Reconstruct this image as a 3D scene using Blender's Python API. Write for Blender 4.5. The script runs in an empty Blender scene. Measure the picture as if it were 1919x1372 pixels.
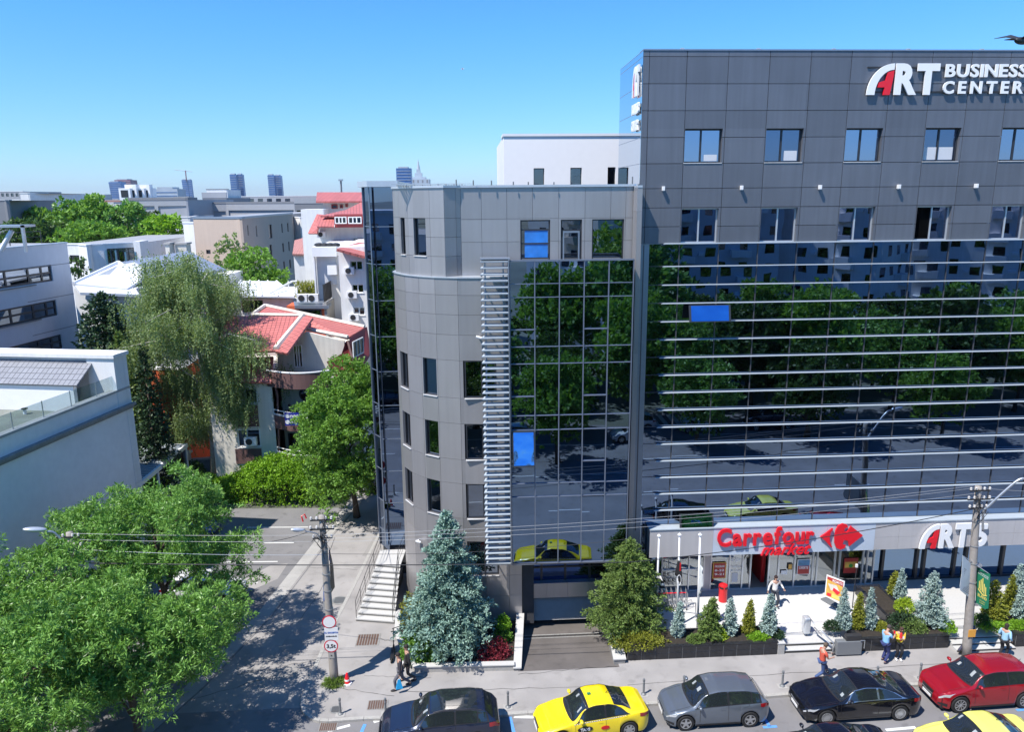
import bpy, bmesh, math, random
import numpy as np
from mathutils import Vector, Matrix
R = math.radians
S = bpy.context.scene
C = S.collection
# ------------------------------------------------------------------ camera
H = 20.5
FPX, PITCH, ROLL, YAW = 1408.34, 0.221539, 0.00852, 0.055964
_cp, _sp, _cy, _sy = math.cos(PITCH), math.sin(PITCH), math.cos(YAW), math.sin(YAW)
_f = Vector((_sy*_cp, _cy*_cp, -_sp)); _r = Vector((_cy, -_sy, 0)); _d = -_r.cross(_f)
_c, _s = math.cos(ROLL), math.sin(ROLL)
CR = _c*_r + _s*_d; CD = -_s*_r + _c*_d; CF = _f
cam_d = bpy.data.cameras.new('camera'); cam = bpy.data.objects.new('camera', cam_d); C.objects.link(cam)
M = Matrix((CR, -CD, -CF)).transposed().to_4x4(); M.translation = (0, 0, H)
cam.matrix_world = M
cam_d.sensor_width = 36; cam_d.lens = FPX/1919*36; cam_d.clip_end = 12000; cam_d.clip_start = .3
S.camera = cam
# ------------------------------------------------------------------ sky and sun
SUNV = Vector((-0.50, -0.37, 1.0)).normalized()      # towards the sun
elev = math.asin(SUNV.z); azim = math.atan2(SUNV.x, SUNV.y)
w = bpy.data.worlds.new('World'); S.world = w; w.use_nodes = True
nt = w.node_tree; bg = nt.nodes['Background']
sky = nt.nodes.new('ShaderNodeTexSky'); sky.sky_type = 'NISHITA'; sky.sun_disc = False
sky.sun_elevation = elev; sky.sun_rotation = azim; sky.altitude = 50; sky.air_density = 1.0; sky.dust_density = .1; sky.ozone_density = 2.0
tcw = nt.nodes.new('ShaderNodeTexCoord'); sxz = nt.nodes.new('ShaderNodeSeparateXYZ'); nt.links.new(tcw.outputs['Generated'], sxz.inputs[0])
rmp = nt.nodes.new('ShaderNodeValToRGB'); nt.links.new(sxz.outputs[2], rmp.inputs[0]); cr_ = rmp.color_ramp
for i_, (p_, c_) in enumerate(((0, (.42,.58,.88,1)), (.05, (.40,.62,.94,1)), (.2, (.30,.68,1.02,1)), (.5, (.24,.66,1.05,1)))):
    e_ = cr_.elements[i_] if i_ < 2 else cr_.elements.new(p_); e_.position = p_; e_.color = c_
vm_ = nt.nodes.new('ShaderNodeVectorMath'); vm_.operation = 'MULTIPLY'; nt.links.new(sky.outputs[0], vm_.inputs[0]); nt.links.new(rmp.outputs[0], vm_.inputs[1])
nt.links.new(vm_.outputs[0], bg.inputs[0]); bg.inputs[1].default_value = 0.145
sd = bpy.data.lights.new('sun', 'SUN'); sd.energy = 5.0; sd.angle = R(.53); sd.color = (1, .95, .88)
so = bpy.data.objects.new('sun', sd); C.objects.link(so); so.rotation_euler = SUNV.to_track_quat('Z', 'Y').to_euler(); so.location = (0, 0, 60)
S.view_settings.view_transform = 'Standard'; S.view_settings.look = 'None'; S.view_settings.exposure = 0.5; S.view_settings.gamma = 1
S.render.engine = 'CYCLES'
S.cycles.max_bounces = 7; S.cycles.glossy_bounces = 4; S.cycles.transparent_max_bounces = 8; S.cycles.diffuse_bounces = 3
S.cycles.caustics_reflective = False; S.cycles.caustics_refractive = False

# ------------------------------------------------------------------ helpers
def ray(x, y): return CF + CR*((x-959.5)/FPX) + CD*((y-686)/FPX)
def P(x, y, Y):                       # point of the photograph's pixel on the upright plane at depth Y
    d = ray(x, y); t = Y/d.y; return Vector((d.x*t, Y, H+d.z*t))
def G(x, y, z=0.0):                   # ... on the level plane at height z
    d = ray(x, y); t = (z-H)/d.z; return Vector((d.x*t, d.y*t, z))

def tag(o, label=None, cat=None, group=None, kind=None):
    if label: o['label'] = label
    if cat: o['category'] = cat
    if group: o['group'] = group
    if kind: o['kind'] = kind
    return o
def thing(name, label, cat, loc=(0, 0, 0), rz=0, group=None):
    o = bpy.data.objects.new(name, None); C.objects.link(o); o.location = loc; o.rotation_euler = (0, 0, rz)
    o.empty_display_size = .3
    return tag(o, label, cat, group)
def copytree(o, parent=None):
    c = o.copy(); C.objects.link(c); c.parent = parent
    for ch in o.children: copytree(ch, c)
    return c

class MB:
    def __init__(s): s.v = []; s.f = []
    def q(s, *pts):
        n = len(s.v); s.v += [tuple(p) for p in pts]; s.f.append(tuple(range(n, n+len(pts)))); return s
    def box(s, a, b):
        x0, x1 = sorted((a[0], b[0])); y0, y1 = sorted((a[1], b[1])); z0, z1 = sorted((a[2], b[2]))
        n = len(s.v)
        s.v += [(x0,y0,z0),(x1,y0,z0),(x1,y1,z0),(x0,y1,z0),(x0,y0,z1),(x1,y0,z1),(x1,y1,z1),(x0,y1,z1)]
        s.f += [(n,n+3,n+2,n+1),(n+4,n+5,n+6,n+7),(n,n+1,n+5,n+4),(n+1,n+2,n+6,n+5),(n+2,n+3,n+7,n+6),(n+3,n,n+4,n+7)]
        return s
    def hexa(s, p):                                    # 8 points bottom ring, top ring
        n = len(s.v); s.v += [tuple(a) for a in p]
        s.f += [(n,n+3,n+2,n+1),(n+4,n+5,n+6,n+7),(n,n+1,n+5,n+4),(n+1,n+2,n+6,n+5),(n+2,n+3,n+7,n+6),(n+3,n,n+4,n+7)]
        return s
    def prism(s, poly, vec):                           # polygon (3-D points) swept by vec
        n = len(s.v); k = len(poly); vec = Vector(vec)
        poly = [Vector(p) for p in poly]
        s.v += [tuple(p) for p in poly] + [tuple(p+vec) for p in poly]
        s.f.append(tuple(range(n, n+k))); s.f.append(tuple(range(n+2*k-1, n+k-1, -1)))
        for i in range(k):
            j = (i+1) % k; s.f.append((n+i, n+k+i, n+k+j, n+j))
        return s
    def tube(s, pts, r, seg=8, cap=True):
        pts = [Vector(p) for p in pts]; k = len(pts)
        rr = r if isinstance(r, (list, tuple)) else [r]*k
        n = len(s.v); up = None
        for i, p in enumerate(pts):
            t = (pts[min(i+1, k-1)] - pts[max(i-1, 0)])
            if t.length < 1e-9: t = Vector((0, 0, 1))
            t.normalize()
            if up is None: up = Vector((0, 0, 1)) if abs(t.z) < .9 else Vector((1, 0, 0))
            a = t.cross(up)
            if a.length < 1e-4: a = t.cross(Vector((0, 1, 0)))
            a.normalize(); b = a.cross(t); up = b
            for j in range(seg):
                an = 2*math.pi*j/seg; q = p + (a*math.cos(an) + b*math.sin(an))*rr[i]; s.v.append(tuple(q))
        for i in range(k-1):
            for j in range(seg):
                j2 = (j+1) % seg; s.f.append((n+i*seg+j, n+i*seg+j2, n+(i+1)*seg+j2, n+(i+1)*seg+j))
        if cap:
            s.f.append(tuple(n+j for j in range(seg))[::-1]); s.f.append(tuple(n+(k-1)*seg+j for j in range(seg)))
        return s
    def cyl(s, c, r, h, seg=16, r2=None):
        c = Vector(c); return s.tube([c, c+Vector((0, 0, h))], [r, r if r2 is None else r2], seg)
    def lathe(s, c, prof, seg=16):
        c = Vector(c); n = len(s.v); k = len(prof)
        for r, z in prof:
            for j in range(seg):
                a = 2*math.pi*j/seg; s.v.append((c.x+r*math.cos(a), c.y+r*math.sin(a), c.z+z))
        for i in range(k-1):
            for j in range(seg):
                j2 = (j+1) % seg; s.f.append((n+i*seg+j, n+i*seg+j2, n+(i+1)*seg+j2, n+(i+1)*seg+j))
        s.f.append(tuple(n+j for j in range(seg))[::-1]); s.f.append(tuple(n+(k-1)*seg+j for j in range(seg)))
        return s
    def ell(s, c, r, seg=14, rings=8):
        c = Vector(c); prof = []
        n = len(s.v)
        for i in range(rings+1):
            th = math.pi*i/rings
            for j in range(seg):
                a = 2*math.pi*j/seg
                s.v.append((c.x+r[0]*math.sin(th)*math.cos(a), c.y+r[1]*math.sin(th)*math.sin(a), c.z-r[2]*math.cos(th)))
        for i in range(rings):
            for j in range(seg):
                j2 = (j+1) % seg; s.f.append((n+i*seg+j, n+i*seg+j2, n+(i+1)*seg+j2, n+(i+1)*seg+j))
        return s
    def add(s, o):
        n = len(s.v); s.v += o.v; s.f += [tuple(i+n for i in f) for f in o.f]; return s
    def build(s, name, mat, parent=None, smooth=False, bevel=0, auto=None):
        me = bpy.data.meshes.new(name); me.from_pydata(s.v, [], s.f); me.validate(); me.update()
        o = bpy.data.objects.new(name, me); C.objects.link(o)
        if mat: me.materials.append(mat)
        if smooth: me.polygons.foreach_set('use_smooth', [True]*len(me.polygons))
        if parent:
            o.parent = parent
        if bevel:
            b = o.modifiers.new('bevel', 'BEVEL'); b.width = bevel; b.segments = 2; b.limit_method = 'ANGLE'; b.angle_limit = R(40)
        return o

class Fr:                                              # upright plane: origin o, horizontal direction u, outward n
    def __init__(s, o, u):
        s.o = Vector((o[0], o[1], 0)); s.u = Vector((u[0], u[1], 0)).normalized(); s.n = Vector((s.u.y, -s.u.x, 0))
    def p(s, u, z, d=0): return s.o + s.u*u + s.n*d + Vector((0, 0, z))
    def px(s, x, y, d=0):                              # pixel -> (u,z) on the plane moved out by d
        r = ray(x, y); o = s.o + s.n*d; t = o.dot(s.n)/r.dot(s.n)
        q = r*t; return ((q-o).dot(s.u), H+q.z)
    def rect(s, x0, y0, x1, y1, d=0):
        a = s.px(x0, y0, d); b = s.px(x1, y1, d); return (min(a[0], b[0]), max(a[0], b[0]), min(a[1], b[1]), max(a[1], b[1]))
    def box(s, mb, u0, u1, z0, z1, d0, d1):
        if d0 > d1: d0, d1 = d1, d0
        mb.hexa([s.p(u0,z0,d1), s.p(u1,z0,d1), s.p(u1,z0,d0), s.p(u0,z0,d0), s.p(u0,z1,d1), s.p(u1,z1,d1), s.p(u1,z1,d0), s.p(u0,z1,d0)])
    def panels(s, mb, us, zs, ops=(), gap=.012, d0=-.18, d1=0):
        for i in range(len(us)-1):
            for j in range(len(zs)-1):
                a, b, c, d = us[i]+gap/2, us[i+1]-gap/2, zs[j]+gap/2, zs[j+1]-gap/2
                if b <= a or d <= c: continue
                U = sorted({a, b} | {min(max(k, a), b) for o in ops for k in o[:2]})
                Z = sorted({c, d} | {min(max(k, c), d) for o in ops for k in o[2:4]})
                for p_ in range(len(U)-1):
                    for q_ in range(len(Z)-1):
                        if U[p_+1]-U[p_] < .004 or Z[q_+1]-Z[q_] < .004: continue
                        mu, mz = (U[p_]+U[p_+1])/2, (Z[q_]+Z[q_+1])/2
                        if any(o[0] < mu < o[1] and o[2] < mz < o[3] for o in ops): continue
                        s.box(mb, U[p_], U[p_+1], Z[q_], Z[q_+1], d0, d1)
    def window(s, parent, r, frame, glass, depth=.15, fw=.05, vs=(), hs=(), sill=None, sw=.05, label=None, fd=.05):
        u0, u1, z0, z1 = r; m = MB()
        if u1-u0 < .12 or z1-z0 < .12: return None
        s.box(m, u0, u0+fw, z0, z1, -depth-.02, -depth+fd); s.box(m, u1-fw, u1, z0, z1, -depth-.02, -depth+fd)
        s.box(m, u0+fw, u1-fw, z1-fw, z1, -depth-.02, -depth+fd); s.box(m, u0+fw, u1-fw, z0, z0+fw, -depth-.02, -depth+fd)
        iu0, iu1, iz0, iz1 = u0+fw, u1-fw, z0+fw, z1-fw
        for v in vs:
            c = iu0+(iu1-iu0)*v; s.box(m, c-fw*.6, c+fw*.6, iz0, iz1, -depth-.02, -depth+fd-.003)
        for h in hs:
            c = iz0+(iz1-iz0)*h; s.box(m, iu0, iu1, c-fw*.5, c+fw*.5, -depth-.02, -depth+fd-.006)
        o = m.build('window', frame, parent)
        if label: o['label'] = label
        g = MB(); s.box(g, iu0, iu1, iz0, iz1, -depth-.012, -depth); g.build('pane', glass, o)
        if sill:
            k = MB(); s.box(k, u0-.02, u1+.02, z0-.035, z0-.003, -depth-.02, sw); k.build('sill', sill, o)
        return o

# ------------------------------------------------------------------ materials
def new_mat(name):
    m = bpy.data.materials.new(name); m.use_nodes = True; return m, m.node_tree, m.node_tree.nodes['Principled BSDF']
def mat(name, col, rough=.6, metal=0, var=.12, scale=3., bump=0, bscale=40., spec=.5, coat=0, streak=0, trans=0, var2=0, scale2=.25, islands=0, spots=0):
    m, t, b = new_mat(name)
    b.inputs['Roughness'].default_value = rough; b.inputs['Metallic'].default_value = metal
    b.inputs['Specular IOR Level'].default_value = spec; b.inputs['Coat Weight'].default_value = coat; b.inputs['Coat Roughness'].default_value = .03
    tc = t.nodes.new('ShaderNodeTexCoord'); L = t.links.new
    cur = None
    base = t.nodes.new('ShaderNodeRGB'); base.outputs[0].default_value = (*col, 1); cur = base.outputs[0]
    def mul(fac_socket, lo, hi):
        nonlocal cur
        mr = t.nodes.new('ShaderNodeMapRange'); L(fac_socket, mr.inputs[0]); mr.inputs[1].default_value = .25; mr.inputs[2].default_value = .75
        mr.inputs[3].default_value = lo; mr.inputs[4].default_value = hi
        vm = t.nodes.new('ShaderNodeVectorMath'); vm.operation = 'SCALE'; L(cur, vm.inputs[0]); L(mr.outputs[0], vm.inputs[3]); cur = vm.outputs[0]
    def noise(sc, det=4, vec=None):
        n = t.nodes.new('ShaderNodeTexNoise'); n.inputs['Scale'].default_value = sc; n.inputs['Detail'].default_value = det
        L(vec or tc.outputs['Object'], n.inputs['Vector']); return n.outputs['Fac']
    if var: mul(noise(scale), 1-var, 1+var)
    if var2: mul(noise(scale2, 3), 1-var2, 1+var2)
    if streak:
        mp = t.nodes.new('ShaderNodeMapping'); mp.inputs['Scale'].default_value = (5, 5, .25); L(tc.outputs['Object'], mp.inputs[0])
        mul(noise(1.0, 5, mp.outputs[0]), 1-streak, 1+streak*.4)
    if islands:
        g = t.nodes.new('ShaderNodeNewGeometry'); mul(g.outputs['Random Per Island'], 1-islands, 1+islands)
    if spots:
        mr = t.nodes.new('ShaderNodeMapRange'); L(noise(1.7, 6), mr.inputs[0]); mr.inputs[1].default_value = .56; mr.inputs[2].default_value = .70; mr.inputs[3].default_value = 1; mr.inputs[4].default_value = 1-spots
        vm = t.nodes.new('ShaderNodeVectorMath'); vm.operation = 'SCALE'; L(cur, vm.inputs[0]); L(mr.outputs[0], vm.inputs[3]); cur = vm.outputs[0]
    L(cur, b.inputs['Base Color'])
    if bump:
        bp = t.nodes.new('ShaderNodeBump'); bp.inputs['Strength'].default_value = bump; bp.inputs['Distance'].default_value = .02
        L(noise(bscale, 6), bp.inputs['Height']); L(bp.outputs[0], b.inputs['Normal'])
    return m
def glass(name, col, rough=.01, wob=.0, wscale=.8, metal=1.0, trans=0):
    """coated facade glass: tinted mirror with slightly uneven panes"""
    m, t, b = new_mat(name); L = t.links.new
    b.inputs['Base Color'].default_value = (*col, 1); b.inputs['Metallic'].default_value = metal; b.inputs['Roughness'].default_value = rough
    tc = t.nodes.new('ShaderNodeTexCoord')
    if wob:
        n = t.nodes.new('ShaderNodeTexNoise'); n.inputs['Scale'].default_value = wscale; n.inputs['Detail'].default_value = 1.5
        L(tc.outputs['Object'], n.inputs['Vector'])
        bp = t.nodes.new('ShaderNodeBump'); bp.inputs['Strength'].default_value = 1; bp.inputs['Distance'].default_value = wob
        L(n.outputs['Fac'], bp.inputs['Height']); L(bp.outputs[0], b.inputs['Normal'])
    if trans:
        tr = t.nodes.new('ShaderNodeBsdfTransparent'); tr.inputs[0].default_value = (.75, .82, .85, 1)
        mx = t.nodes.new('ShaderNodeMixShader'); mx.inputs[0].default_value = trans
        L(b.outputs[0], mx.inputs[1]); L(tr.outputs[0], mx.inputs[2]); L(mx.outputs[0], t.nodes['Material Output'].inputs[0])
    return m
def leaf_mat(name, col, tcol=None, var=.35, trans=.35, rough=.5):
    m, t, b = new_mat(name); L = t.links.new
    g = t.nodes.new('ShaderNodeNewGeometry'); tc = t.nodes.new('ShaderNodeTexCoord')
    n = t.nodes.new('ShaderNodeTexNoise'); n.inputs['Scale'].default_value = .9; n.inputs['Detail'].default_value = 2; L(tc.outputs['Object'], n.inputs['Vector'])
    mx = t.nodes.new('ShaderNodeMix'); mx.data_type = 'RGBA'
    hi = tcol or (col[0]*1.7, col[1]*1.35, col[2]*.9)
    mx.inputs[6].default_value = (*[c*(1-var) for c in col], 1); mx.inputs[7].default_value = (*hi, 1)
    ad = t.nodes.new('ShaderNodeMath'); ad.operation = 'MULTIPLY_ADD'; L(g.outputs['Random Per Island'], ad.inputs[0]); ad.inputs[1].default_value = .6
    m2 = t.nodes.new('ShaderNodeMath'); m2.operation = 'MULTIPLY'; L(n.outputs['Fac'], m2.inputs[0]); m2.inputs[1].default_value = .45; L(m2.outputs[0], ad.inputs[2])
    L(ad.outputs[0], mx.inputs[0]); L(mx.outputs[2], b.inputs['Base Color']); b.inputs['Roughness'].default_value = rough
    b.inputs['Specular IOR Level'].default_value = .35
    tr = t.nodes.new('ShaderNodeBsdfTranslucent'); sc = t.nodes.new('ShaderNodeVectorMath'); sc.operation = 'MULTIPLY'; L(mx.outputs[2], sc.inputs[0]); sc.inputs[1].default_value = (1.3, 1.25, .6)
    L(sc.outputs[0], tr.inputs[0])
    ms = t.nodes.new('ShaderNodeMixShader'); ms.inputs[0].default_value = trans; L(b.outputs[0], ms.inputs[1]); L(tr.outputs[0], ms.inputs[2]); L(ms.outputs[0], t.nodes['Material Output'].inputs[0])
    return m
def paint(name, col, metal=0, rough=.25):
    return mat(name, col, rough=rough, metal=metal, var=.03, scale=2, coat=1, spec=.5)

M_ = {}
M_['clad'] = mat('wing cladding', (.40,.385,.385), rough=.35, metal=.5, var=.05, scale=.6, streak=.07, islands=.05)
M_['clad_d'] = mat('tower cladding', (.17,.18,.205), rough=.42, metal=.4, var=.06, scale=.7, streak=.13, islands=.06)
M_['clad_l'] = mat('band cladding', (.52,.50,.50), rough=.5, metal=.15, var=.05, scale=.7, streak=.06)
M_['clad_b'] = mat('pale band cladding', (.54,.61,.70), rough=.5, metal=.1, var=.04, scale=.7)
M_['core'] = mat('dark core', (.045,.047,.055), rough=.8)
M_['alu'] = mat('aluminium', (.62,.65,.68), rough=.35, metal=.5, var=.05)
M_['alu_w'] = mat('pale aluminium', (.43,.49,.54), rough=.4, metal=.1, var=.05)
M_['mull'] = mat('mullion', (.30,.34,.40), rough=.35, metal=.6, var=.05)
M_['frame_d'] = mat('dark frame', (.03,.032,.038), rough=.4)
M_['frame_w'] = mat('white frame', (.78,.78,.76), rough=.5)
M_['sill'] = mat('stone sill', (.55,.55,.55), rough=.6)
M_['curtain'] = glass('curtain glass', (.175,.25,.38), wob=.003, wscale=.6)
M_['curtain2'] = glass('dark curtain glass', (.16,.24,.37), wob=.002, wscale=.6)
M_['strip'] = glass('corner glass', (.16,.22,.33), wob=.004, wscale=.5)
M_['winglass'] = glass('window glass', (.22,.26,.32), wob=.003, wscale=.6)
M_['darkglass'] = glass('dim window glass', (.15,.17,.2), wob=.004, wscale=.8)
M_['blueglass'] = glass('sky tinted glass', (.10,.22,.50), rough=.03)
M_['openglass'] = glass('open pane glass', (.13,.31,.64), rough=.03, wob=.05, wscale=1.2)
M_['navy'] = glass('navy glass', (.022,.045,.13), rough=.05)
M_['shopglass'] = glass('shop glass', (.36,.39,.42), wob=.004, trans=.34)
M_['railglass'] = glass('balustrade glass', (.4,.5,.5), trans=.9, rough=.02)
M_['asphalt'] = mat('asphalt', (.195,.19,.195), rough=.9, var=.14, scale=90, var2=.17, scale2=.45, bump=.3, bscale=120, spots=.2)
M_['asphalt2'] = mat('darker asphalt', (.19,.186,.19), rough=.9, var=.15, scale=90, var2=.14, scale2=.5, bump=.3, bscale=120, spots=.25)
M_['pave'] = mat('pavement', (.31,.295,.285), rough=.9, var=.10, scale=70, var2=.16, scale2=.6, bump=.25, bscale=90, spots=.16)
M_['conc'] = mat('concrete', (.36,.35,.335), rough=.85, var=.10, scale=25, var2=.12, scale2=1.2, bump=.2)
M_['conc_d'] = mat('weathered concrete', (.25,.245,.235), rough=.9, var=.16, scale=12, var2=.15, scale2=1.5, bump=.3)
M_['kerb'] = mat('kerb stone', (.36,.35,.33), rough=.85, var=.14, scale=12)
M_['white_stone'] = mat('white terrace stone', (.60,.595,.585), rough=.6, var=.04, scale=6, var2=.05, scale2=.8)
M_['step'] = mat('light granite', (.50,.495,.48), rough=.65, var=.06, scale=20)
M_['granite'] = mat('black granite tile', (.022,.023,.027), rough=.22, var=.3, scale=8)
M_['soil'] = mat('planting soil', (.03,.024,.018), rough=1, var=.4, scale=12, bump=.6, bscale=30)
M_['paintw'] = mat('road paint', (.66,.66,.64), rough=.7, var=.10, scale=14)
M_['paintb'] = mat('blue road paint', (.10,.30,.72), rough=.7, var=.15, scale=10)
M_['stucco_w'] = mat('white stucco', (.76,.755,.74), rough=.85, var=.04, scale=1.5, streak=.10, var2=.05, scale2=.3, bump=.1)
M_['stucco_s'] = mat('pale grey stucco', (.60,.61,.64), rough=.85, var=.03, scale=2, streak=.03, bump=.25, bscale=25)
M_['near_wall'] = mat('warm white render', (.80,.785,.775), rough=.9, var=.04, scale=3, var2=.05, scale2=.4, bump=.4, bscale=30)  # one even warm white for the whole wall
M_['stucco_c'] = mat('cream stucco', (.70,.66,.58), rough=.85, var=.05, scale=1.5, streak=.14, var2=.06)
M_['stucco_t'] = mat('tan stucco', (.52,.41,.33), rough=.85, var=.03, scale=.8, streak=.05)
M_['stucco_o'] = mat('orange stucco', (.62,.13,.05), rough=.85, var=.06, scale=1.5, streak=.1)
M_['brown'] = mat('brown panel', (.14,.075,.07), rough=.7, var=.08, scale=2)
M_['grey_w'] = mat('grey render', (.22,.225,.24), rough=.85, var=.04, scale=1)
M_['mgrey_w'] = mat('mid grey render', (.36,.37,.39), rough=.85, var=.04, scale=1)
M_['roofgrey'] = mat('roof membrane', (.30,.31,.33), rough=.8, var=.1, scale=1)
M_['zinc'] = mat('zinc roof', (.24,.28,.36), rough=.5, metal=.2, var=.08, scale=.7, streak=.1)
M_['lead'] = mat('pale sheet roof', (.66,.68,.72), rough=.55, var=.05, scale=1)
M_['iron'] = mat('dark iron', (.03,.03,.032), rough=.5)
M_['grey_p'] = mat('grey painted metal', (.17,.18,.19), rough=.45, var=.05)
M_['steel'] = mat('galvanised steel', (.48,.50,.52), rough=.35, metal=.7, var=.08)
M_['white_p'] = mat('white paint', (.80,.80,.80), rough=.4, var=.03)
M_['black_p'] = mat('black plastic', (.018,.018,.02), rough=.45)
M_['red_p'] = mat('red paint', (.62,.015,.02), rough=.35, var=.04)
M_['green_p'] = mat('green fabric', (.01,.19,.10), rough=.7, var=.05)
M_['yellow_t'] = mat('pale yellow print', (.80,.66,.16), rough=.6)
M_['orange_p'] = mat('orange paint', (.75,.36,.06), rough=.6)
M_['polec'] = mat('pole concrete', (.33,.30,.27), rough=.9, var=.14, scale=6, streak=.12, bump=.3)
M_['letters'] = mat('white acrylic', (.86,.86,.86), rough=.35, var=.0)
M_['redlet'] = mat('red acrylic', (.78,.015,.03), rough=.3, var=.0)
M_['bark'] = mat('bark', (.10,.075,.055), rough=.95, var=.35, scale=14, bump=.8, bscale=25)
M_['birchbark'] = mat('birch bark', (.50,.47,.43), rough=.85, var=.35, scale=7, bump=.4)
M_['rubber'] = mat('tyre rubber', (.015,.015,.016), rough=.8)
M_['rim'] = mat('alloy', (.48,.49,.50), rough=.3, metal=.7)
M_['carglass'] = mat('car glass', (.016,.021,.024), rough=.04, spec=1.0, var=0, coat=.6)
M_['lamp'] = mat('lamp lens', (.62,.64,.66), rough=.12, metal=.4, coat=1)
M_['tail'] = mat('tail lens', (.28,.01,.015), rough=.15, coat=1)
M_['skin'] = mat('skin', (.48,.28,.20), rough=.55, var=.04)
M_['hair_d'] = mat('dark hair', (.02,.015,.012), rough=.7)
M_['wood'] = mat('timber board', (.34,.18,.09), rough=.7, var=.2, scale=9)
def tile_mat(name, col, sx=3., sz=3.):
    m, t, b = new_mat(name); L = t.links.new
    tc = t.nodes.new('ShaderNodeTexCoord'); mp = t.nodes.new('ShaderNodeMapping'); L(tc.outputs['UV'], mp.inputs[0])
    br = t.nodes.new('ShaderNodeTexBrick'); L(tc.outputs['UV'], br.inputs['Vector']); br.offset = 0
    br.inputs['Color1'].default_value = (*col, 1); br.inputs['Color2'].default_value = (*[c*.86 for c in col], 1); br.inputs['Mortar'].default_value = (*[c*.45 for c in col], 1)
    br.inputs['Scale'].default_value = 1; br.inputs['Brick Width'].default_value = 1/sx; br.inputs['Row Height'].default_value = 1/sz; br.inputs['Mortar Size'].default_value = .022; br.inputs['Mortar Smooth'].default_value = .6
    L(br.outputs[0], b.inputs['Base Color']); b.inputs['Roughness'].default_value = .55
    bp = t.nodes.new('ShaderNodeBump'); bp.inputs['Strength'].default_value = .7; bp.inputs['Distance'].default_value = .05; bp.invert = True
    L(br.outputs['Fac'], bp.inputs['Height']); L(bp.outputs[0], b.inputs['Normal'])
    return m
M_['rtile'] = tile_mat('red roof tile', (.56,.17,.15), 3.4, 2.6)
M_['gtile'] = tile_mat('grey roof tile', (.24,.25,.28), 3.4, 2.4)
M_['rpanel'] = mat('dark red render', (.30,.045,.045), rough=.7, var=.05)
M_['rsheet'] = tile_mat('red sheet roof', (.52,.15,.13), 2.0, .3)
M_['ptile'] = tile_mat('pink roof tile', (.52,.24,.20), 3.4, 2.6)

def slab(name, pts, th, material, parent=None, uv=True):
    """thick sloping slab whose top polygon is pts (3-D); uv in metres: u level, v up the slope"""
    pts = [Vector(p) for p in pts]; n = (pts[1]-pts[0]).cross(pts[2]-pts[0]).normalized()
    if n.z < 0: n = -n; pts = pts[::-1]
    mb = MB(); mb.prism(pts, -n*th); o = mb.build(name, material, parent)
    if uv:
        h = Vector((0, 0, 1)).cross(n)
        if h.length < 1e-3: h = Vector((1, 0, 0))
        h.normalize(); v = n.cross(h); me = o.data; l = me.uv_layers.new(name='uv')
        for lp in me.loops:
            q = me.vertices[lp.vertex_index].co; l.data[lp.index].uv = (q.dot(h), q.dot(v))
    return o
def text_mesh(txt, size, depth, off=0.0, shear=0, spacing=1.0, extrude_seg=0, wscale=1.0, align='LEFT'):
    """builtin font -> mesh verts/faces in a local x-right, y-up, z-out frame"""
    c = bpy.data.curves.new('t', 'FONT'); c.body = txt; c.size = size; c.extrude = depth/2; c.offset = off; c.shear = shear
    c.space_character = spacing; c.align_x = align; c.resolution_u = 4
    o = bpy.data.objects.new('t', c); C.objects.link(o)
    dg = bpy.context.evaluated_depsgraph_get(); dg.update()
    me = bpy.data.meshes.new_from_object(o.evaluated_get(dg))
    v = [(p.co.x*wscale, p.co.y, p.co.z+depth/2) for p in me.vertices]; f = [tuple(p.vertices) for p in me.polygons]
    bpy.data.objects.remove(o); bpy.data.curves.remove(c); bpy.data.meshes.remove(me)
    return v, f
def place2d(v, f, fr, u, z, d):
    """put a flat shape made by text_mesh/poly2d on a wall frame"""
    mb = MB(); mb.v = [tuple(fr.p(u+x, z+y, d+w_)) for x, y, w_ in v]; mb.f = list(f); return mb
def poly2d(pts, depth):
    k = len(pts); v = [(x, y, 0) for x, y in pts]+[(x, y, depth) for x, y in pts]
    f = [tuple(range(k))[::-1], tuple(range(k, 2*k))]+[(i, (i+1) % k, k+(i+1) % k, k+i) for i in range(k)]
    return v, f
def tri(o):                                            # triangulate concave faces properly
    bm = bmesh.new(); bm.from_mesh(o.data); bmesh.ops.triangulate(bm, faces=bm.faces[:], ngon_method='EAR_CLIP'); bmesh.ops.recalc_face_normals(bm, faces=bm.faces[:]); bm.to_mesh(o.data); bm.free(); return o

def panes(name, fr, us, zs, d, m, parent, tilt=.0035, seed=1, gap=.004):
    """one sheet per pane, each set a fraction of a degree out of true as real glazing is"""
    rn = random.Random(seed); k = MB()
    for a, b in zip(us, us[1:]):
        for c, e in zip(zs, zs[1:]):
            tx, tz = rn.gauss(0, tilt)*(b-a)/2, rn.gauss(0, tilt)*(e-c)/2; a_, b_, c_, e_ = a+gap, b-gap, c+gap, e-gap
            f = [fr.p(a_,c_,d-tx-tz), fr.p(b_,c_,d+tx-tz), fr.p(b_,e_,d+tx+tz), fr.p(a_,e_,d-tx+tz)]; r_ = [p-fr.n*.02 for p in f]
            k.hexa([f[0],f[1],r_[1],r_[0],f[3],f[2],r_[2],r_[3]])
    return k.build(name, m, parent)
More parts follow.
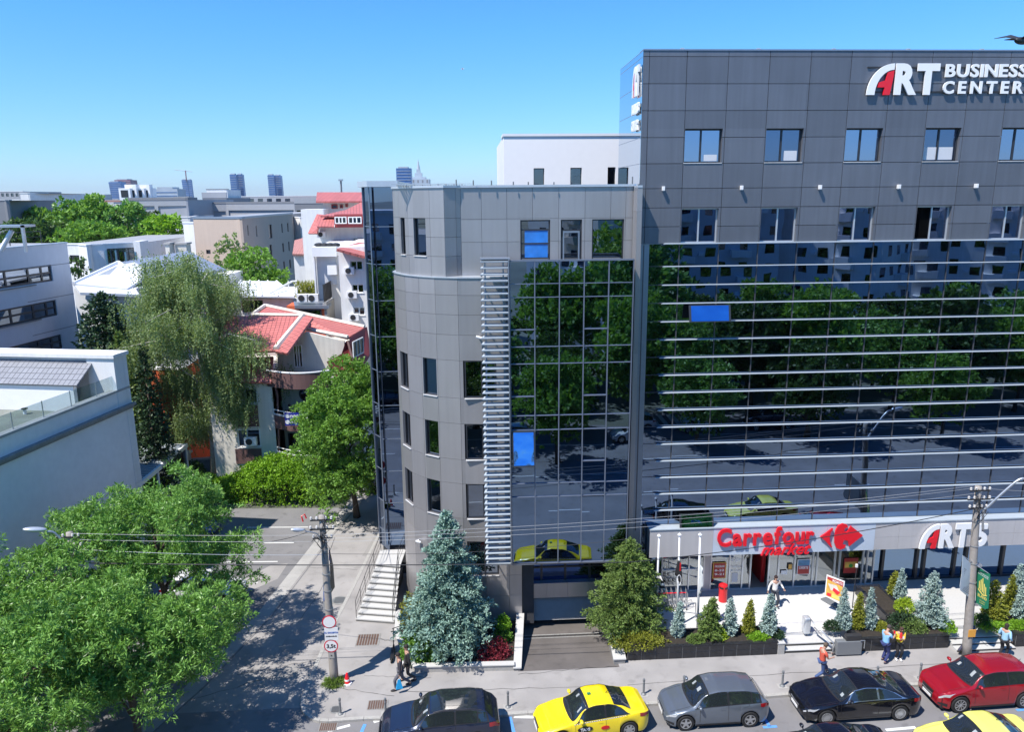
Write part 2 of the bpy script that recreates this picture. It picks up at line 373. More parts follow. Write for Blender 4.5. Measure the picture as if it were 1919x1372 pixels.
# ------------------------------------------------------------------ ground, streets, pavements
def sheet(name, pts, z, m, kind='structure', label=None, cat=None):
    mb = MB(); mb.q(*[(p[0], p[1], z) for p in pts]); o = mb.build(name, m); tri(o)
    return tag(o, label, cat, None, kind)
KY = 27.45                                            # the kerb line of the boulevard
g = MB(); HX0, HX1, HY0, HY1 = 1.85, 6.35, 29.25, 36.0
for x0_, x1_, y0_, y1_ in ((-4000, 4000, -3000, HY0), (-4000, 4000, HY1, 9000), (-4000, HX0, HY0, HY1), (HX1, 4000, HY0, HY1)): g.q((x0_, y0_, -.02), (x1_, y0_, -.02), (x1_, y1_, -.02), (x0_, y1_, -.02))
M_['city'] = mat('city ground', (.12,.13,.10), rough=1, var=.4, scale=.02, var2=.3, scale2=.004)
tag(g.build('ground', M_['city']), kind='structure')
sheet('boulevard_road', [(-90,-1.5),(110,-1.5),(110,27.6),(-90,27.6)], .0, M_['asphalt'])
sheet('side_street_road', [(-13.4,27.6),(-6.9,27.6),(-6.9,33),(-6.3,40),(-5.4,48),(-4.6,56),(4,72),(-3,76),(-9.5,60),(-8.2,52),(-9.7,43.6),(-11.1,34.8)], .0, M_['pave'])
# pavement in front of the buildings, with its rounded street corner
def kerb_raise(name, pts, z0, z1, m):
    mb = MB(); mb.prism([(p[0], p[1], z0) for p in pts], (0, 0, z1-z0)); o = mb.build(name, m); tri(o); return tag(o, kind='structure')
corner = [(-6.0+1.25*math.cos(a), 28.7+1.3*math.sin(a)) for a in [R(270-x) for x in range(0, 91, 15)]]
front = [(8., 26.9), (1., 26.6)]
pave = [(100, 27.55), (18.3, 27.3), (12, 27.0)] + front + [(-4.6, 26.75)] + [(-6.0+1.2*math.cos(R(270-x)), 28.1+1.4*math.sin(R(270-x))) for x in range(0, 91, 15)] + \
       [(-7.1, 30.7), (-6.9, 33.5), (-6.4, 38), (-5.6, 46), (-4.9, 55), (-3.5, 62), (100, 62)]
kerb_raise('pavement', [(100, 29.25)]+pave[:-6]+[(-7.12, 29.25)], -.05, .10, M_['pave'])
kerb_raise('pavement', [(-7.12, 29.25), (-7.1, 30.7), (-6.9, 33.5), (-6.4, 38), (-5.6, 46), (-4.9, 55), (-3.5, 62), (1.8, 62), (1.8, 29.25)], -.05, .10, M_['pave'])
kerb_raise('pavement', [(6.3, 29.25), (6.3, 34), (100, 34), (100, 29.25)], -.05, .10, M_['pave'])
# kerb stones: a strip 15 cm wide following the edge
def strip(name, line, w_, z0, z1, m, side=1, seg=None, kind='structure'):
    mb = MB(); ln = [Vector((a[0], a[1], 0)) for a in line]
    off = []
    for i in range(len(ln)):
        t = (ln[min(i+1, len(ln)-1)]-ln[max(i-1, 0)]).normalized(); off.append(Vector((t.y, -t.x, 0))*side*w_)
    for i in range(len(ln)-1):
        L_ = (ln[i+1]-ln[i]).length; k = max(1, int(L_/(seg or 1e9)+.5))
        for j in range(k):
            a, b = j/k, (j+1)/k-(.012/L_*1.0 if seg else 0)
            p, q_ = ln[i].lerp(ln[i+1], a), ln[i].lerp(ln[i+1], b); po, qo = off[i].lerp(off[i+1], a), off[i].lerp(off[i+1], b)
            mb.hexa([p+Vector((0,0,z0)), q_+Vector((0,0,z0)), q_+qo+Vector((0,0,z0)), p+po+Vector((0,0,z0)), p+Vector((0,0,z1)), q_+Vector((0,0,z1)), q_+qo+Vector((0,0,z1)), p+po+Vector((0,0,z1))])
    o = mb.build(name, m)
    bm = bmesh.new(); bm.from_mesh(o.data); bmesh.ops.recalc_face_normals(bm, faces=bm.faces[:]); bm.to_mesh(o.data); bm.free()
    return tag(o, kind=kind)
strip('kerb', pave[:-3], .17, -.04, .112, M_['kerb'], side=-1, seg=1.0)
# gutter of concrete slabs between the side street and the parking bays
gl = [(-13.6, 26.6), (-12.6, 29.2), (-11.1, 34.8), (-9.7, 43.6), (-8.0, 52), (-6.6, 58)]
strip('gutter', gl, .72, -.03, .012, M_['conc'], side=1, seg=1.6)
strip('gutter_joint', [(x+.80, y) for x, y in gl], .07, -.03, .008, M_['asphalt2'], side=1)
sheet('parking_road', [(-13.6,26.6),(-12.6,29.2),(-11.1,34.8),(-9.7,43.6),(-8.8,48.2),(-19.5,48.8),(-19,44),(-21,33),(-22.6,26.6)], .002, M_['asphalt2'])
sheet('parking_patch', [(-12.6,36.8),(-10.9,38.6),(-10.75,40.4),(-11.7,40.2),(-13.2,38)], .006, M_['pave'])
bays = MB()
for a, b in (((-14.5,45.45),(-10.6,45.2)),((-14.3,43.2),(-11.0,43.0)),((-14.4,40.75),(-11.4,40.6)),((-15.0,38.4),(-11.9,38.2))):
    bays.q((a[0],a[1],.009),(b[0],b[1],.009),(b[0],b[1]+.11,.009),(a[0],a[1]+.11,.009))
tag(bays.build('bay_marking', M_['paintw']), kind='structure')
# white and blue marks on the boulevard
wm = MB(); mz = .005
def bar(mb, a, b, w_, z=mz):
    a, b = Vector((a[0], a[1], z)), Vector((b[0], b[1], z)); t = (b-a).normalized(); n = Vector((-t.y, t.x, 0))*w_/2
    mb.q(a-n, b-n, b+n, a+n)
def pxbar(mb, a, b, w_, z=mz): p, q_ = G(*a, z), G(*b, z); bar(mb, p, q_, w_, z)
pxbar(wm, (1530,1364), (1556,1372), .16); pxbar(wm, (1660,1369), (1716,1364), .14); pxbar(wm, (963,1344), (1008,1345), .16)
pxbar(wm, (604,1342), (622,1372), .14); pxbar(wm, (614,1371), (656,1360), .14); pxbar(wm, (700,1354), (716,1349), .16)
for x in range(-30, 60, 7): bar(wm, (x, 17.8), (x+2.6, 17.8), .12)
bar(wm, (-60, 11.2), (80, 11.2), .12)
for i in range(7): bar(wm, (13+i*.9, -1), (13+i*.9, 2.6), .45)
bar(wm, (-60, 4.2), (12, 4.2), .14); bar(wm, (20, 4.2), (80, 4.2), .14)
tag(wm.build('road_marking', M_['paintw']), kind='structure')
bm_ = MB()
for a, b in (((955,1342),(963,1374)),((1427,1338),(1442,1362)),((1430,1364),(1456,1362)),((684,1358),(676,1376)),((1176,1364),(1186,1368)),((1905,1332),(1925,1330))): pxbar(bm_, a, b, .13, .0065)
tag(bm_.build('blue_parking_marking', M_['paintb']), kind='structure')
# asphalt repair patches and cracks on pavement / street
rp = MB()
for q_ in ([(-5.2,40.5),(-4.9,43.5),(-6.1,44.2),(-6.6,41)], [(-9.2,31.6),(-8.2,31.6),(-8.1,32.5),(-9.1,32.7)], [(-8.8,29.5),(-7.9,29.7),(-8,30.6),(-8.9,30.3)]):
    rp.q(*[(x, y, .012 if x > -6.8 and y > 36 else .008) for x, y in q_])
M_['patch'] = mat('repaired paving', (.27,.26,.25), rough=.9, var=.1, scale=60)
tag(rp.build('road_patch', M_['patch']), kind='structure')
M_['crack'] = mat('crack', (.06,.058,.055), rough=1)
cr = MB(); rnd = random.Random(5)
for line in ([(-10.6,30),(-6.95,31)], [(-5.6,32.7),(-3.9,31.9)], [(-8.8,34),(-8.0,39),(-7.6,45)], [(-9.9,39.9),(-6.6,39.3)], [(-5,29.4),(-2,29.1)], [(1.8,29.05),(6.2,29.35)], [(6.4,28.0),(21,28.55)], [(-12,28.4),(-7.4,30.5)], [(-6.9,29),(-3.5,27.9)], [(-3,28.2),(5,28.0)]):
    a, b = Vector((*line[0], 0)), Vector((*line[1], 0)); n = 14
    z = .106 if min(line[0][0], line[1][0]) > -7 and line[0][1] < 34 else .0045
    pts = [a.lerp(b, i/n)+Vector((rnd.uniform(-.05,.05), rnd.uniform(-.06,.06), z)) for i in range(n+1)]
    if len(line) > 2: pass
    for p, q_ in zip(pts, pts[1:]): bar(cr, p, q_, rnd.uniform(.012,.03), z)
tag(cr.build('crack', M_['crack']), kind='structure')
# drain covers
M_['brick'] = tile_mat('brick cover', (.26,.15,.11), 9, 9)
def cover(p, rx, ry, z, label, square=True):
    t = thing('drain_cover', label, 'drain cover', (p.x, p.y, z))
    mb = MB(); 
    if square:
        mb.box((-rx,-ry,0),(rx,ry,.012)); mb.build('frame', M_['conc_d'], t)
        k = MB(); n = 8
        for i in range(n): k.box((-rx*.9+i*rx*1.8/n, -ry*.88, .0125), (-rx*.9+(i+.7)*rx*1.8/n, ry*.88, .02))
        k.build('grate', M_['brick'], t)
    else:
        mb.cyl((0,0,0), rx, .014, 24); mb.build('frame', M_['conc_d'], t)
        k = MB(); k.cyl((0,0,.0145), rx*.82, .004, 24); k.build('lid', M_['grey_p'], t)
        k = MB()
        for i in range(-3, 4): k.box((-rx*.6, i*rx*.2-.012, .019), (rx*.6, i*rx*.2+.012, .024))
        k.build('ribs', M_['iron'], t)
cover(G(708,1322,.1), .42, .30, .102, 'square brick red drain cover in the pavement beside a bollard')
cover(G(690,1200,.1), .55, .5, .102, 'worn reddish square cover at the foot of the white stairs')
cover(G(629,1331,.1), .26, .26, .102, 'small round iron cover beside the pavement corner bollard', False)
cover(G(636,1126,0), .42, .42, .006, 'round iron manhole cover in the side street beside the signpost', False)
cover(Vector((-5.95,26.35,0)), .36, .26, .004, 'slotted storm drain grate in the white hatched road triangle')

# ------------------------------------------------------------------ terrace in front of the shop
TZ = .5
def blk(name, pts, z0, z1, m, label=None, cat=None, kind=None, bevel=0):
    mb = MB(); mb.prism([(p[0], p[1], z0) for p in pts], (0, 0, z1-z0)); o = mb.build(name, m, bevel=bevel)
    bm = bmesh.new(); bm.from_mesh(o.data); bmesh.ops.recalc_face_normals(bm, faces=bm.faces[:]); bm.to_mesh(o.data); bm.free()
    return tag(o, label, cat, None, kind)
blk('terrace', [(6.35,30.7),(50,30.7),(50,36),(8.2,36),(8.2,33.2),(6.35,33.2)], .05, TZ, M_['white_stone'], kind='structure')
def steps(name, x0, x1, y0, n, z, label, tread=.34, m='step'):
    t = thing(name, label, 'steps', (0, 0, 0)); r_ = z/n
    for i in range(n-1):
        mb = MB(); mb.box((x0, y0+i*tread, .08), (x1, y0+(i+1)*tread+(0 if i < n-2 else .3), .1+r_*(i+1)-.1*(i+1)/n)); mb.build('step', M_[m], t, bevel=.008)
        k = MB(); k.box((x0+.005, y0+i*tread-.004, .1+r_*i*.8), (x1-.005, y0+i*tread-.001, .1+r_*(i+1)*.72-.02)); k.build('riser', M_['granite'], t)
steps('entrance_steps', 13.98, 17.0, 29.75, 3, TZ, 'short flight of pale steps up to the shop terrace beside the lift')
steps('entrance_steps', 21.8, 24.6, 29.3, 4, TZ, 'short flight of pale steps behind the lamp post with the green banner')
blk('upper_terrace', [(18.6,30.7),(50,30.7),(50,35.9),(18.6,35.9)], TZ+.001, TZ+.016, M_['step'], kind='structure')

def tiled_planter(label, x0, x1, y0, y1, z=.72):
    t = thing('planter_box', label, 'planter', (0, 0, 0))
    mb = MB(); mb.box((x0, y0, .06), (x1, y1, z)); mb.build('wall', M_['conc_d'], t)
    k = MB(); n = max(1, round((x1-x0)/.62)); w_ = (x1-x0)/n
    for i in range(n):
        for a, b in ((.1,.40),(.41,z)): k.box((x0+i*w_+.012, y0-.012, a+.004), (x0+(i+1)*w_-.012, y0, b-.004))
    m2 = max(1, round((y1-y0)/.62)); w2 = (y1-y0)/m2
    for i in range(m2):
        for a, b in ((.1,.40),(.41,z)):
            k.box((x0-.02, y0+i*w2+.006, a+.003), (x0, y0+(i+1)*w2-.006, b-.003)); k.box((x1, y0+i*w2+.006, a+.003), (x1+.02, y0+(i+1)*w2-.006, b-.003))
    k.build('tile_facing', M_['granite'], t)
    c = MB(); e = .14
    c.box((x0-.03,y0-.03,z),(x1+.03,y0+e,z+.03)); c.box((x0-.03,y1-e,z),(x1+.03,y1+.03,z+.03)); c.box((x0-.03,y0+e,z),(x0+e,y1-e,z+.03)); c.box((x1-e,y0+e,z),(x1+.03,y1-e,z+.03))
    c.build('coping', M_['granite'], t)
    s_ = MB(); s_.box((x0+e, y0+e, z), (x1-e, y1-e, z+.015)); s_.build('soil', M_['soil'], t)
    return t
tiled_planter('long black tiled planter between garage ramp and steps, full of small conifers', 6.75, 13.6, 29.7, 31.0)
tiled_planter('black tiled planter behind the man and woman standing with phones', 17.35, 21.6, 29.65, 31.0)
tiled_planter('dark planter running back across the terrace to the glass doors', 19.4, 20.6, 31.06, 33.9, .95)
tiled_planter('black tiled planter at the right edge beyond the striped steps', 24.7, 32, 29.5, 31.0)
t = thing('planter_pier', 'rough white stone pier at the end of the long black planter', 'pier', (0,0,0))
mb = MB(); mb.box((13.63, 29.68, .08), (13.95, 30.5, .62)); mb.build('block', M_['kerb'], t, bevel=.02); mb = MB(); mb.box((13.6, 29.66, .621), (13.97, 30.52, .66)); mb.build('cap', M_['step'], t)
# garage ramp walls and the spruce bed
t = thing('retaining_wall', 'white topped wall on the left side of the garage ramp', 'wall', (0,0,0))
mb = MB(); mb.hexa([(1.62,29.3,-.9),(1.9,29.3,-.9),(2.3,33.2,-.9),(2.0,33.2,-.9),(1.62,29.3,.22),(1.9,29.3,.22),(2.3,33,.62),(2.0,33,.62)]); mb.build('wall', M_['conc_d'], t)
mb = MB(); mb.hexa([(1.58,29.26,.222),(1.94,29.26,.222),(2.34,33,.622),(1.96,33,.622),(1.58,29.26,.28),(1.94,29.26,.28),(2.34,33,.68),(1.96,33,.68)]); mb.build('coping', M_['step'], t)
t = thing('retaining_wall', 'pale wall on the right side of the garage ramp beneath the wide conifer', 'wall', (0,0,0))
mb = MB(); mb.hexa([(6.1,29.5,-.9),(6.6,29.5,-.9),(6.7,33.2,-.9),(6.3,33.2,-.9),(6.1,29.5,.3),(6.6,29.5,.3),(6.7,33,.62),(6.3,33,.62)]); mb.build('wall', M_['conc_d'], t)
mb = MB(); mb.hexa([(6.06,29.46,.302),(6.64,29.46,.302),(6.74,33,.622),(6.26,33,.622),(6.06,29.46,.36),(6.64,29.46,.36),(6.74,33,.68),(6.26,33,.68)]); mb.build('coping', M_['step'], t)
rm = MB(); rm.q((1.7,29.22,.098),(6.3,29.22,.098),(6.4,31.2,-.16),(1.8,31.2,-.16)); rm.q((1.8,31.2,-.16),(6.4,31.2,-.16),(6.6,36,-.62),(1.9,36,-.62)); tag(rm.build('garage_ramp', mat('ramp asphalt', (.125,.112,.105), rough=.9, var=.12, scale=60, var2=.2, scale2=.8, spots=.2, bump=.3)), kind='structure')
t = thing('drain_channel', 'slotted drain channel across the garage ramp before the shutter', 'drain', (0,0,0))
mb = MB()
for i in range(60): mb.box((2.3+i*.065, 32.35, -.29), (2.3+i*.065+.035, 32.5, -.25))
mb.build('grate', M_['iron'], t); mb = MB(); mb.box((2.26,32.51,-.33),(6.2,32.6,-.26)); mb.box((2.26,32.27,-.3),(6.2,32.34,-.25)); mb.build('rim', M_['conc_d'], t)
t = thing('spruce_bed', 'raised planting bed with white stone edging around the blue spruce', 'planter', (0,0,0))
bed = [(-2.75,29.5),(1.6,29.35),(1.95,33.0),(-1.6,33.1),(-3.95,34.2),(-3.75,32.0)]
mb = MB(); mb.prism([(x, y, .05) for x, y in bed], (0,0,.25)); o = mb.build('soil', M_['soil'], t); tri(o)
mb = MB()
def edge(mb, a, b, w_, z0, z1):
    a, b = Vector((*a, 0)), Vector((*b, 0)); t_ = (b-a).normalized(); n = Vector((-t_.y, t_.x, 0))*w_
    mb.hexa([a+Vector((0,0,z0)), b+Vector((0,0,z0)), b+n+Vector((0,0,z0)), a+n+Vector((0,0,z0)), a+Vector((0,0,z1)), b+Vector((0,0,z1)), b+n+Vector((0,0,z1)), a+n+Vector((0,0,z1))])
edge(mb, (-2.75,29.48), (1.6,29.33), .12, .05, .36); edge(mb, (-3.8,32.0), (-2.75,29.5), .12, .05, .36); edge(mb, (-3.97,34.2), (-3.8,32), .12, .05, .36)
mb.build('kerb_wall', M_['kerb'], t)
mb = MB(); edge(mb, (-2.8,29.44), (1.64,29.29), .3, .362, .41); edge(mb, (-3.86,32), (-2.8,29.46), .26, .362, .408); edge(mb, (-4.03,34.2), (-3.86,32), .26, .362, .406)
mb.build('coping', M_['step'], t)
# ------------------------------------------------------------------ the rounded grey wing
FW = Fr((0, 33.0), (1, 0))
def U(px, py, fr=None): return (fr or FW).px(px, py)[0]
def Z(px, py, fr=None): return (fr or FW).px(px, py)[1]
wing = thing('office_wing', 'rounded grey clad office wing with louvred glass bay over the garage', 'building', (0,0,0))
X0 = U(903, 600); d_ = ray(740, 600); d_.z = 0; d_.normalize()
RC = (X0*d_.y-33*d_.x)/(1+d_.x); CX, CY = X0, 33+RC
def onarc(px, py=600):
    d = ray(px, py); d.z = 0; d.normalize(); b = d.x*CX+d.y*CY; c = CX*CX+CY*CY-RC*RC; disc = max(b*b-c, 0); t = b-math.sqrt(disc)
    return (d.x*t, d.y*t)
zs = [.05, Z(880,1150), Z(880,1081), Z(880,1017), Z(880,974), Z(880,909), Z(880,863.5), Z(880,796), Z(880,748), Z(880,677), Z(880,629), Z(880,591), Z(880,554), Z(880,521)]
ZL = zs[-1]                                            # ledge level
arc = [onarc(x) for x in (741.5, 746, 762, 787, 817, 859)] + [(X0, 33.0)]
arc = [(arc[0][0]+.12, arc[0][1]+1.6)] + arc
pan = MB(); winrows = [(zs[2], zs[3]), (zs[4], zs[5]), (zs[6], zs[7]), (zs[8], zs[9])]
for i in range(len(arc)-1):
    a, b = Vector((*arc[i], 0)), Vector((*arc[i+1], 0)); L_ = (b-a).length; fr = Fr(a, b-a); ops = []
    if i in (2, 4, 6):
        for k, (z0, z1) in enumerate(winrows):
            if k == 0 and i != 6: continue
            r_ = (.08 if i < 6 else .16, L_-(.06 if i < 6 else -.0), z0+.02, z1); ops.append(r_)
            if i != 6: fr.window(wing, r_, M_['frame_d'], M_['winglass'], depth=.16, fw=.04, sill=M_['sill'], vs=(.5,) if i == 2 else ())
    fr.panels(pan, [0, L_], zs, ops)
# flat part beside and behind the louvres
us = [X0, U(950, 600), U(978, 1053), U(1180, 600), U(1187, 600)]
ops = [(X0-.0, X0+.62, z0+.02, z1) for z0, z1 in winrows]
FW.panels(pan, us[:3], [.05, Z(940,1117)] + zs[2:], ops)
for z0, z1 in winrows:                                 # windows straddling the joint, half behind the louvres
    fr = Fr(arc[-2], Vector(arc[-1])-Vector(arc[-2])); L_ = (Vector(arc[-1])-Vector(arc[-2])).length
    wd = MB(); a = arc[-2]
    FW.window(wing, (X0-.82, X0+.6, z0+.02, z1), M_['frame_d'], M_['winglass'], depth=.14, fw=.06, vs=(.55,), sill=M_['sill'], sw=.04)
pan.build('lower_cladding', M_['clad'], wing)
# core of the wing
def inset(pts, d):
    r_ = []
    for i, p in enumerate(pts):
        a = Vector(pts[max(i-1, 0)]); b = Vector(pts[min(i+1, len(pts)-1)]); t = (b-a).normalized(); n = Vector((-t.y, t.x)); r_.append((p[0]+n.x*d, p[1]+n.y*d))
    return r_
core = inset(arc, .19)
mb = MB(); foot = core + [(U(1000,600), 33.19), (U(1000,600), 50), (core[0][0], 50)]
mb.prism([(x, y, .0) for x, y in foot], (0, 0, ZL-.25)); o = mb.build('wall', M_['core'], wing); tri(o)
mb = MB(); mb.prism([(x, y, 3.2) for x, y in [(U(1000,600)+.0, 33.19), (7.45, 33.19), (7.45, 50), (U(1000,600), 50)]], (0, 0, ZL-3.45)); mb.build('inner_wall', M_['core'], wing)
lc = inset(arc, .02); lo = inset(arc, -.05); lin = inset(arc, 1.2)
mb = MB()
for i in range(len(arc)-1): mb.hexa([(*lo[i],ZL-.02),(*lo[i+1],ZL-.02),(*lin[i+1],ZL-.02),(*lin[i],ZL-.02),(*lo[i],ZL+.03),(*lo[i+1],ZL+.03),(*lin[i+1],ZL+.03),(*lin[i],ZL+.03)])
mb.box((X0, 32.95, ZL-.02), (U(955,520), 34.2, ZL+.03)); mb.build('ledge', M_['alu'], wing)
# upper storey
ZT = P(900, 351, 33.3).z; zc = P(900, 346.5, 33.3).z
def pt(px, Y, py=430): p = P(px, py, Y); return (p.x, Y)
def ina(px, d): q_ = onarc(px, 430); return pt(px, q_[1]+d)
bay = [ina(738,.9), ina(739,.35), ina(749,.25), ina(765,.2), ina(806,.12), ina(833,.10)]; bay += [pt(855, bay[-1][1]+.26), pt(864, bay[-1][1]+.40)]
zu = [ZL+.03, Z(780,483), Z(900,445), Z(780,410), ZT]
pan = MB()
for i in range(len(bay)-1):
    a, b = Vector((*bay[i], 0)), Vector((*bay[i+1], 0)); L_ = (b-a).length; fr = Fr(a, b-a); ops = []
    if i == 2: ops = [(.1, L_*.62, zu[1], zu[3])]
    if i == 3: ops = [(L_*.25, L_*.80, zu[1], zu[3])]
    for r_ in ops: fr.window(wing, r_, M_['frame_d'], M_['winglass'], depth=.15, fw=.035, sill=M_['sill'])
    fr.panels(pan, [0, L_], zu, ops)
FU = Fr((0, bay[-1][1]+.003), (1, 0)); YU = bay[-1][1]
uu = [bay[-1][0]] + [U(x, 420, FU) for x in (902.5, 950, 998, 1047, 1096, 1144, 1172, 1187)]
zf = Z(1000, 489, FU)
ops = [(*FU.rect(975,412,1031,487)[:2], zf, Z(1000,412,FU)), (*FU.rect(1051,412,1090,487)[:2], zf, Z(1000,412,FU)), (*FU.rect(1110,412,1168,487)[:2], zf, Z(1000,412,FU))]
FU.panels(pan, uu, [ZL+.03, Z(950,453,FU), Z(950,410,FU), ZT], ops)
pan.build('upper_cladding', M_['clad'], wing)
M_['void'] = mat('painted unlit black', (.004,.004,.004), rough=1, spec=0, var=0)
M_['bluefilm'] = mat('blue protective film', (.03,.20,.62), rough=.25, var=.2, scale=2.5, coat=.5)
o = FU.window(wing, ops[0], M_['frame_d'], M_['winglass'], depth=.12, fw=.06, hs=(.78,.42), label='terrace window covered with blue film')
k = MB(); FU.box(k, ops[0][0]+.2, ops[0][1]-.1, ops[0][2]+.15, ops[0][3]-.42, -.11, -.105); k.build('film', M_['bluefilm'], o)
o = FU.window(wing, ops[1], M_['frame_d'], M_['darkglass'], depth=.12, fw=.06, hs=(.76,)); o.name = 'terrace_door'
k = MB(); a, b, c, d = ops[1]; w_ = .05
FU.box(k, a+.1, a+.16, c, d-.5, -.10, -.03); FU.box(k, b-.16, b-.1, c, d-.5, -.10, -.03); FU.box(k, a+.16, b-.16, d-.58, d-.5, -.10, -.03); k.build('door_frame', M_['mull'], o)
FU.window(wing, ops[2], M_['frame_d'], M_['winglass'], depth=.12, fw=.05)
mb = MB(); foot = inset(bay, .19) + [(7.45, YU+.19), (7.45, 50), (bay[0][0]+.25, 50)]
mb.prism([(x, y, ZL-.24) for x, y in foot], (0, 0, ZT-ZL+.22)); o = mb.build('upper_wall', M_['core'], wing); tri(o)
# roof edge
ob, ib = inset(bay, -.06), inset(bay, .5); mb = MB()
for i in range(len(bay)-1): mb.hexa([(*ob[i],ZT),(*ob[i+1],ZT),(*ib[i+1],ZT),(*ib[i],ZT),(*ob[i],zc),(*ob[i+1],zc),(*ib[i+1],zc),(*ib[i],zc)])
mb.box((bay[-1][0], YU-.07, ZT), (7.5, YU+.5, zc)); mb.build('coping', M_['alu'], wing)
mb = MB()
for x, h in ((855,7),(887,6),(921,5.5),(962,4),(990,3.5),(1038,3),(1185,9)):
    p = P(x, 345, 33.6); mb.tube([(p.x,33.6,zc),(p.x,33.6,zc+.035*h)], .03, 6)
mb.build('anchor_posts', M_['grey_p'], wing)
mb = MB()
for i in range(26): mb.box((bay[0][0]+.4+i*.12, 34.4, zc+.0), (bay[0][0]+.46+i*.12, 35.4, zc+.035+.05*((i*7) % 3 == 0)))
mb.box((bay[0][0]+.2, 34.3, zc+.06), (bay[0][0]+3.8, 34.36, zc+.09)); mb.build('roof_grid', M_['alu_w'], wing)
# right hand pier
pier = MB(); FP = Fr((0, 32.9), (1, 0)); a, b = U(1188,600,FP), U(1204.8,345,FP)
FP.panels(pier, [a, b], [.05, 3.0, 6.5, 10, 13.5, Z(1195,396,FP), Z(1195,351,FP)], gap=.006, d0=-.75); pier.build('pier', M_['clad'], wing)
mb = MB(); FP.box(mb, a+.01, b-.01, Z(1195,351,FP), Z(1195,347,FP), -.8, .02); mb.build('pier_cap', M_['alu'], wing)
# glass bay
FG = Fr((0, 32.2), (1, 0))
gu = [U(x, 600, FG) for x in (954.5,)] ; g0, g1 = U(955, 487, FG), U(1188, 487, FG); zb, zt = Z(1060, 1055, FG), Z(1060, 487, FG)
gus = [g0+(g1-g0)*k/5 for k in range(6)]
gl_ = panes('curtain_glass', FG, gus, [zb+.05] + sorted(Z(1050, y, FG) for y in (556.5, 617, 681, 742, 805, 865, 930, 990)) + [zt-.05], -.03, M_['curtain2'], wing, .0022, 3)
mb = MB(); FG.box(mb, g0+.03, g1-.03, zb+.05, Z(1050, 535, FG), -.12, -.08); mb.build('glass_backing', M_['core'], wing)
mb = MB(); mb.q((g1-.02,32.2,zb),(g1-.02,32.9,zb),(g1-.02,32.9,zt-.02),(g1-.02,32.2,zt-.02)); mb.build('side_glass', M_['curtain2'], wing)
mb = MB()
for u in gus: FG.box(mb, u-.02, u+.02, zb, zt, -.03, .05)
FG.box(mb, g0, g1, zt-.04, zt+.02, -.1, .06); FG.box(mb, g0, g1, zb-.02, zb+.04, -.7, .062)
for y in (531, 556.5, 649, 681, 778, 805, 905, 930): 
    z = Z(1050, y, FG); FG.box(mb, g0, g1, z-.012, z+.012, -.03, .034)
for c_, y in ((0,617),(3,617),(0,742),(3,742),(3,865),(0,869)):
    z = Z(1050, y, FG); FG.box(mb, gus[c_]+.03, gus[c_+1]-.03, z-.022, z+.022, -.03, .04)
mb.build('mullions', mat('slate mullion', (.19,.22,.28), rough=.4, metal=.4, var=.05), wing)
mb = MB(); mb.box((g0, 32.25, zf-.12), (g1, 33.2, zf-.02)); mb.build('balcony_floor', M_['conc'], wing)
mb = MB(); mb.box((g0-.02, 32.25, zb), (g1, 33.0, zb+.08)); mb.build('bay_soffit', M_['clad_d'], wing)
mb = MB(); mb.box((g0+.03, 32.4, zb+.08), (g1-.05, 32.95, zf-.14)); mb.build('bay_core', M_['core'], wing)
def tilted(parent, fr, r_, ang, mname, name='open_window'):
    u0, u1, z0, z1 = r_; t_ = math.tan(ang)*(z1-z0); m = MB()
    A = [fr.p(u0,z0,.12+t_), fr.p(u1,z0,.12+t_), fr.p(u1,z1,.12), fr.p(u0,z1,.12)]; n = (A[1]-A[0]).cross(A[3]-A[0]).normalized()
    if n.dot(fr.n) < 0: n = -n
    m.prism([p-n*.05 for p in A], n*.04); o = m.build(name, M_['frame_d'], parent); tri(o); g_ = MB(); g_.prism([A[0]+(A[2]-A[0])*.05, A[1]+(A[3]-A[1])*.05, A[2]+(A[0]-A[2])*.05, A[3]+(A[1]-A[3])*.05], -n*.008); g_.build('pane', M_[mname], o); tri(o); return o
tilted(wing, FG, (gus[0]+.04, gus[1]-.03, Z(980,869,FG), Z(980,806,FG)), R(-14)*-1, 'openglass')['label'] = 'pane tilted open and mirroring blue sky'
# louvre screen
FL = Fr((0, 32.12), (1, 0)); l0, l1 = U(904, 600, FL), U(952.5, 600, FL); lz0, lz1 = Z(930, 1056, FL), Z(930, 490, FL)
mb = MB(); n = 52
for i in range(n):
    z = lz0+(lz1-lz0)*i/(n-1)
    mb.hexa([FL.p(l0-.06,z-.03,.14), FL.p(l1,z-.03,.14), FL.p(l1,z+.02,-.12), FL.p(l0+.02,z+.02,-.12), FL.p(l0-.06,z+.02,.15), FL.p(l1,z+.02,.15), FL.p(l1,z+.065,-.12), FL.p(l0+.02,z+.065,-.12)])
mb.build('louvre_screen', M_['alu_w'], wing)
mb = MB()
for u in (l0+.12, l0+.9): FL.box(mb, u, u+.06, lz0-.05, lz1+.05, -.25, -.17)
FL.box(mb, l1+.005, l1+.045, lz0-.05, lz1+.1, -.85, .15)
for k in range(9):
    z = lz0+.3+k*1.55; FL.box(mb, l0+.1, l0+.16, z, z+.05, -.86, -.25); FL.box(mb, l0+.92, l0+.98, z, z+.05, -.86, -.25)
FL.box(mb, l0-.05, l1+.1, lz1+.09, lz1+.13, -.8, .12)
mb.build('louvre_posts', M_['mull'], wing)
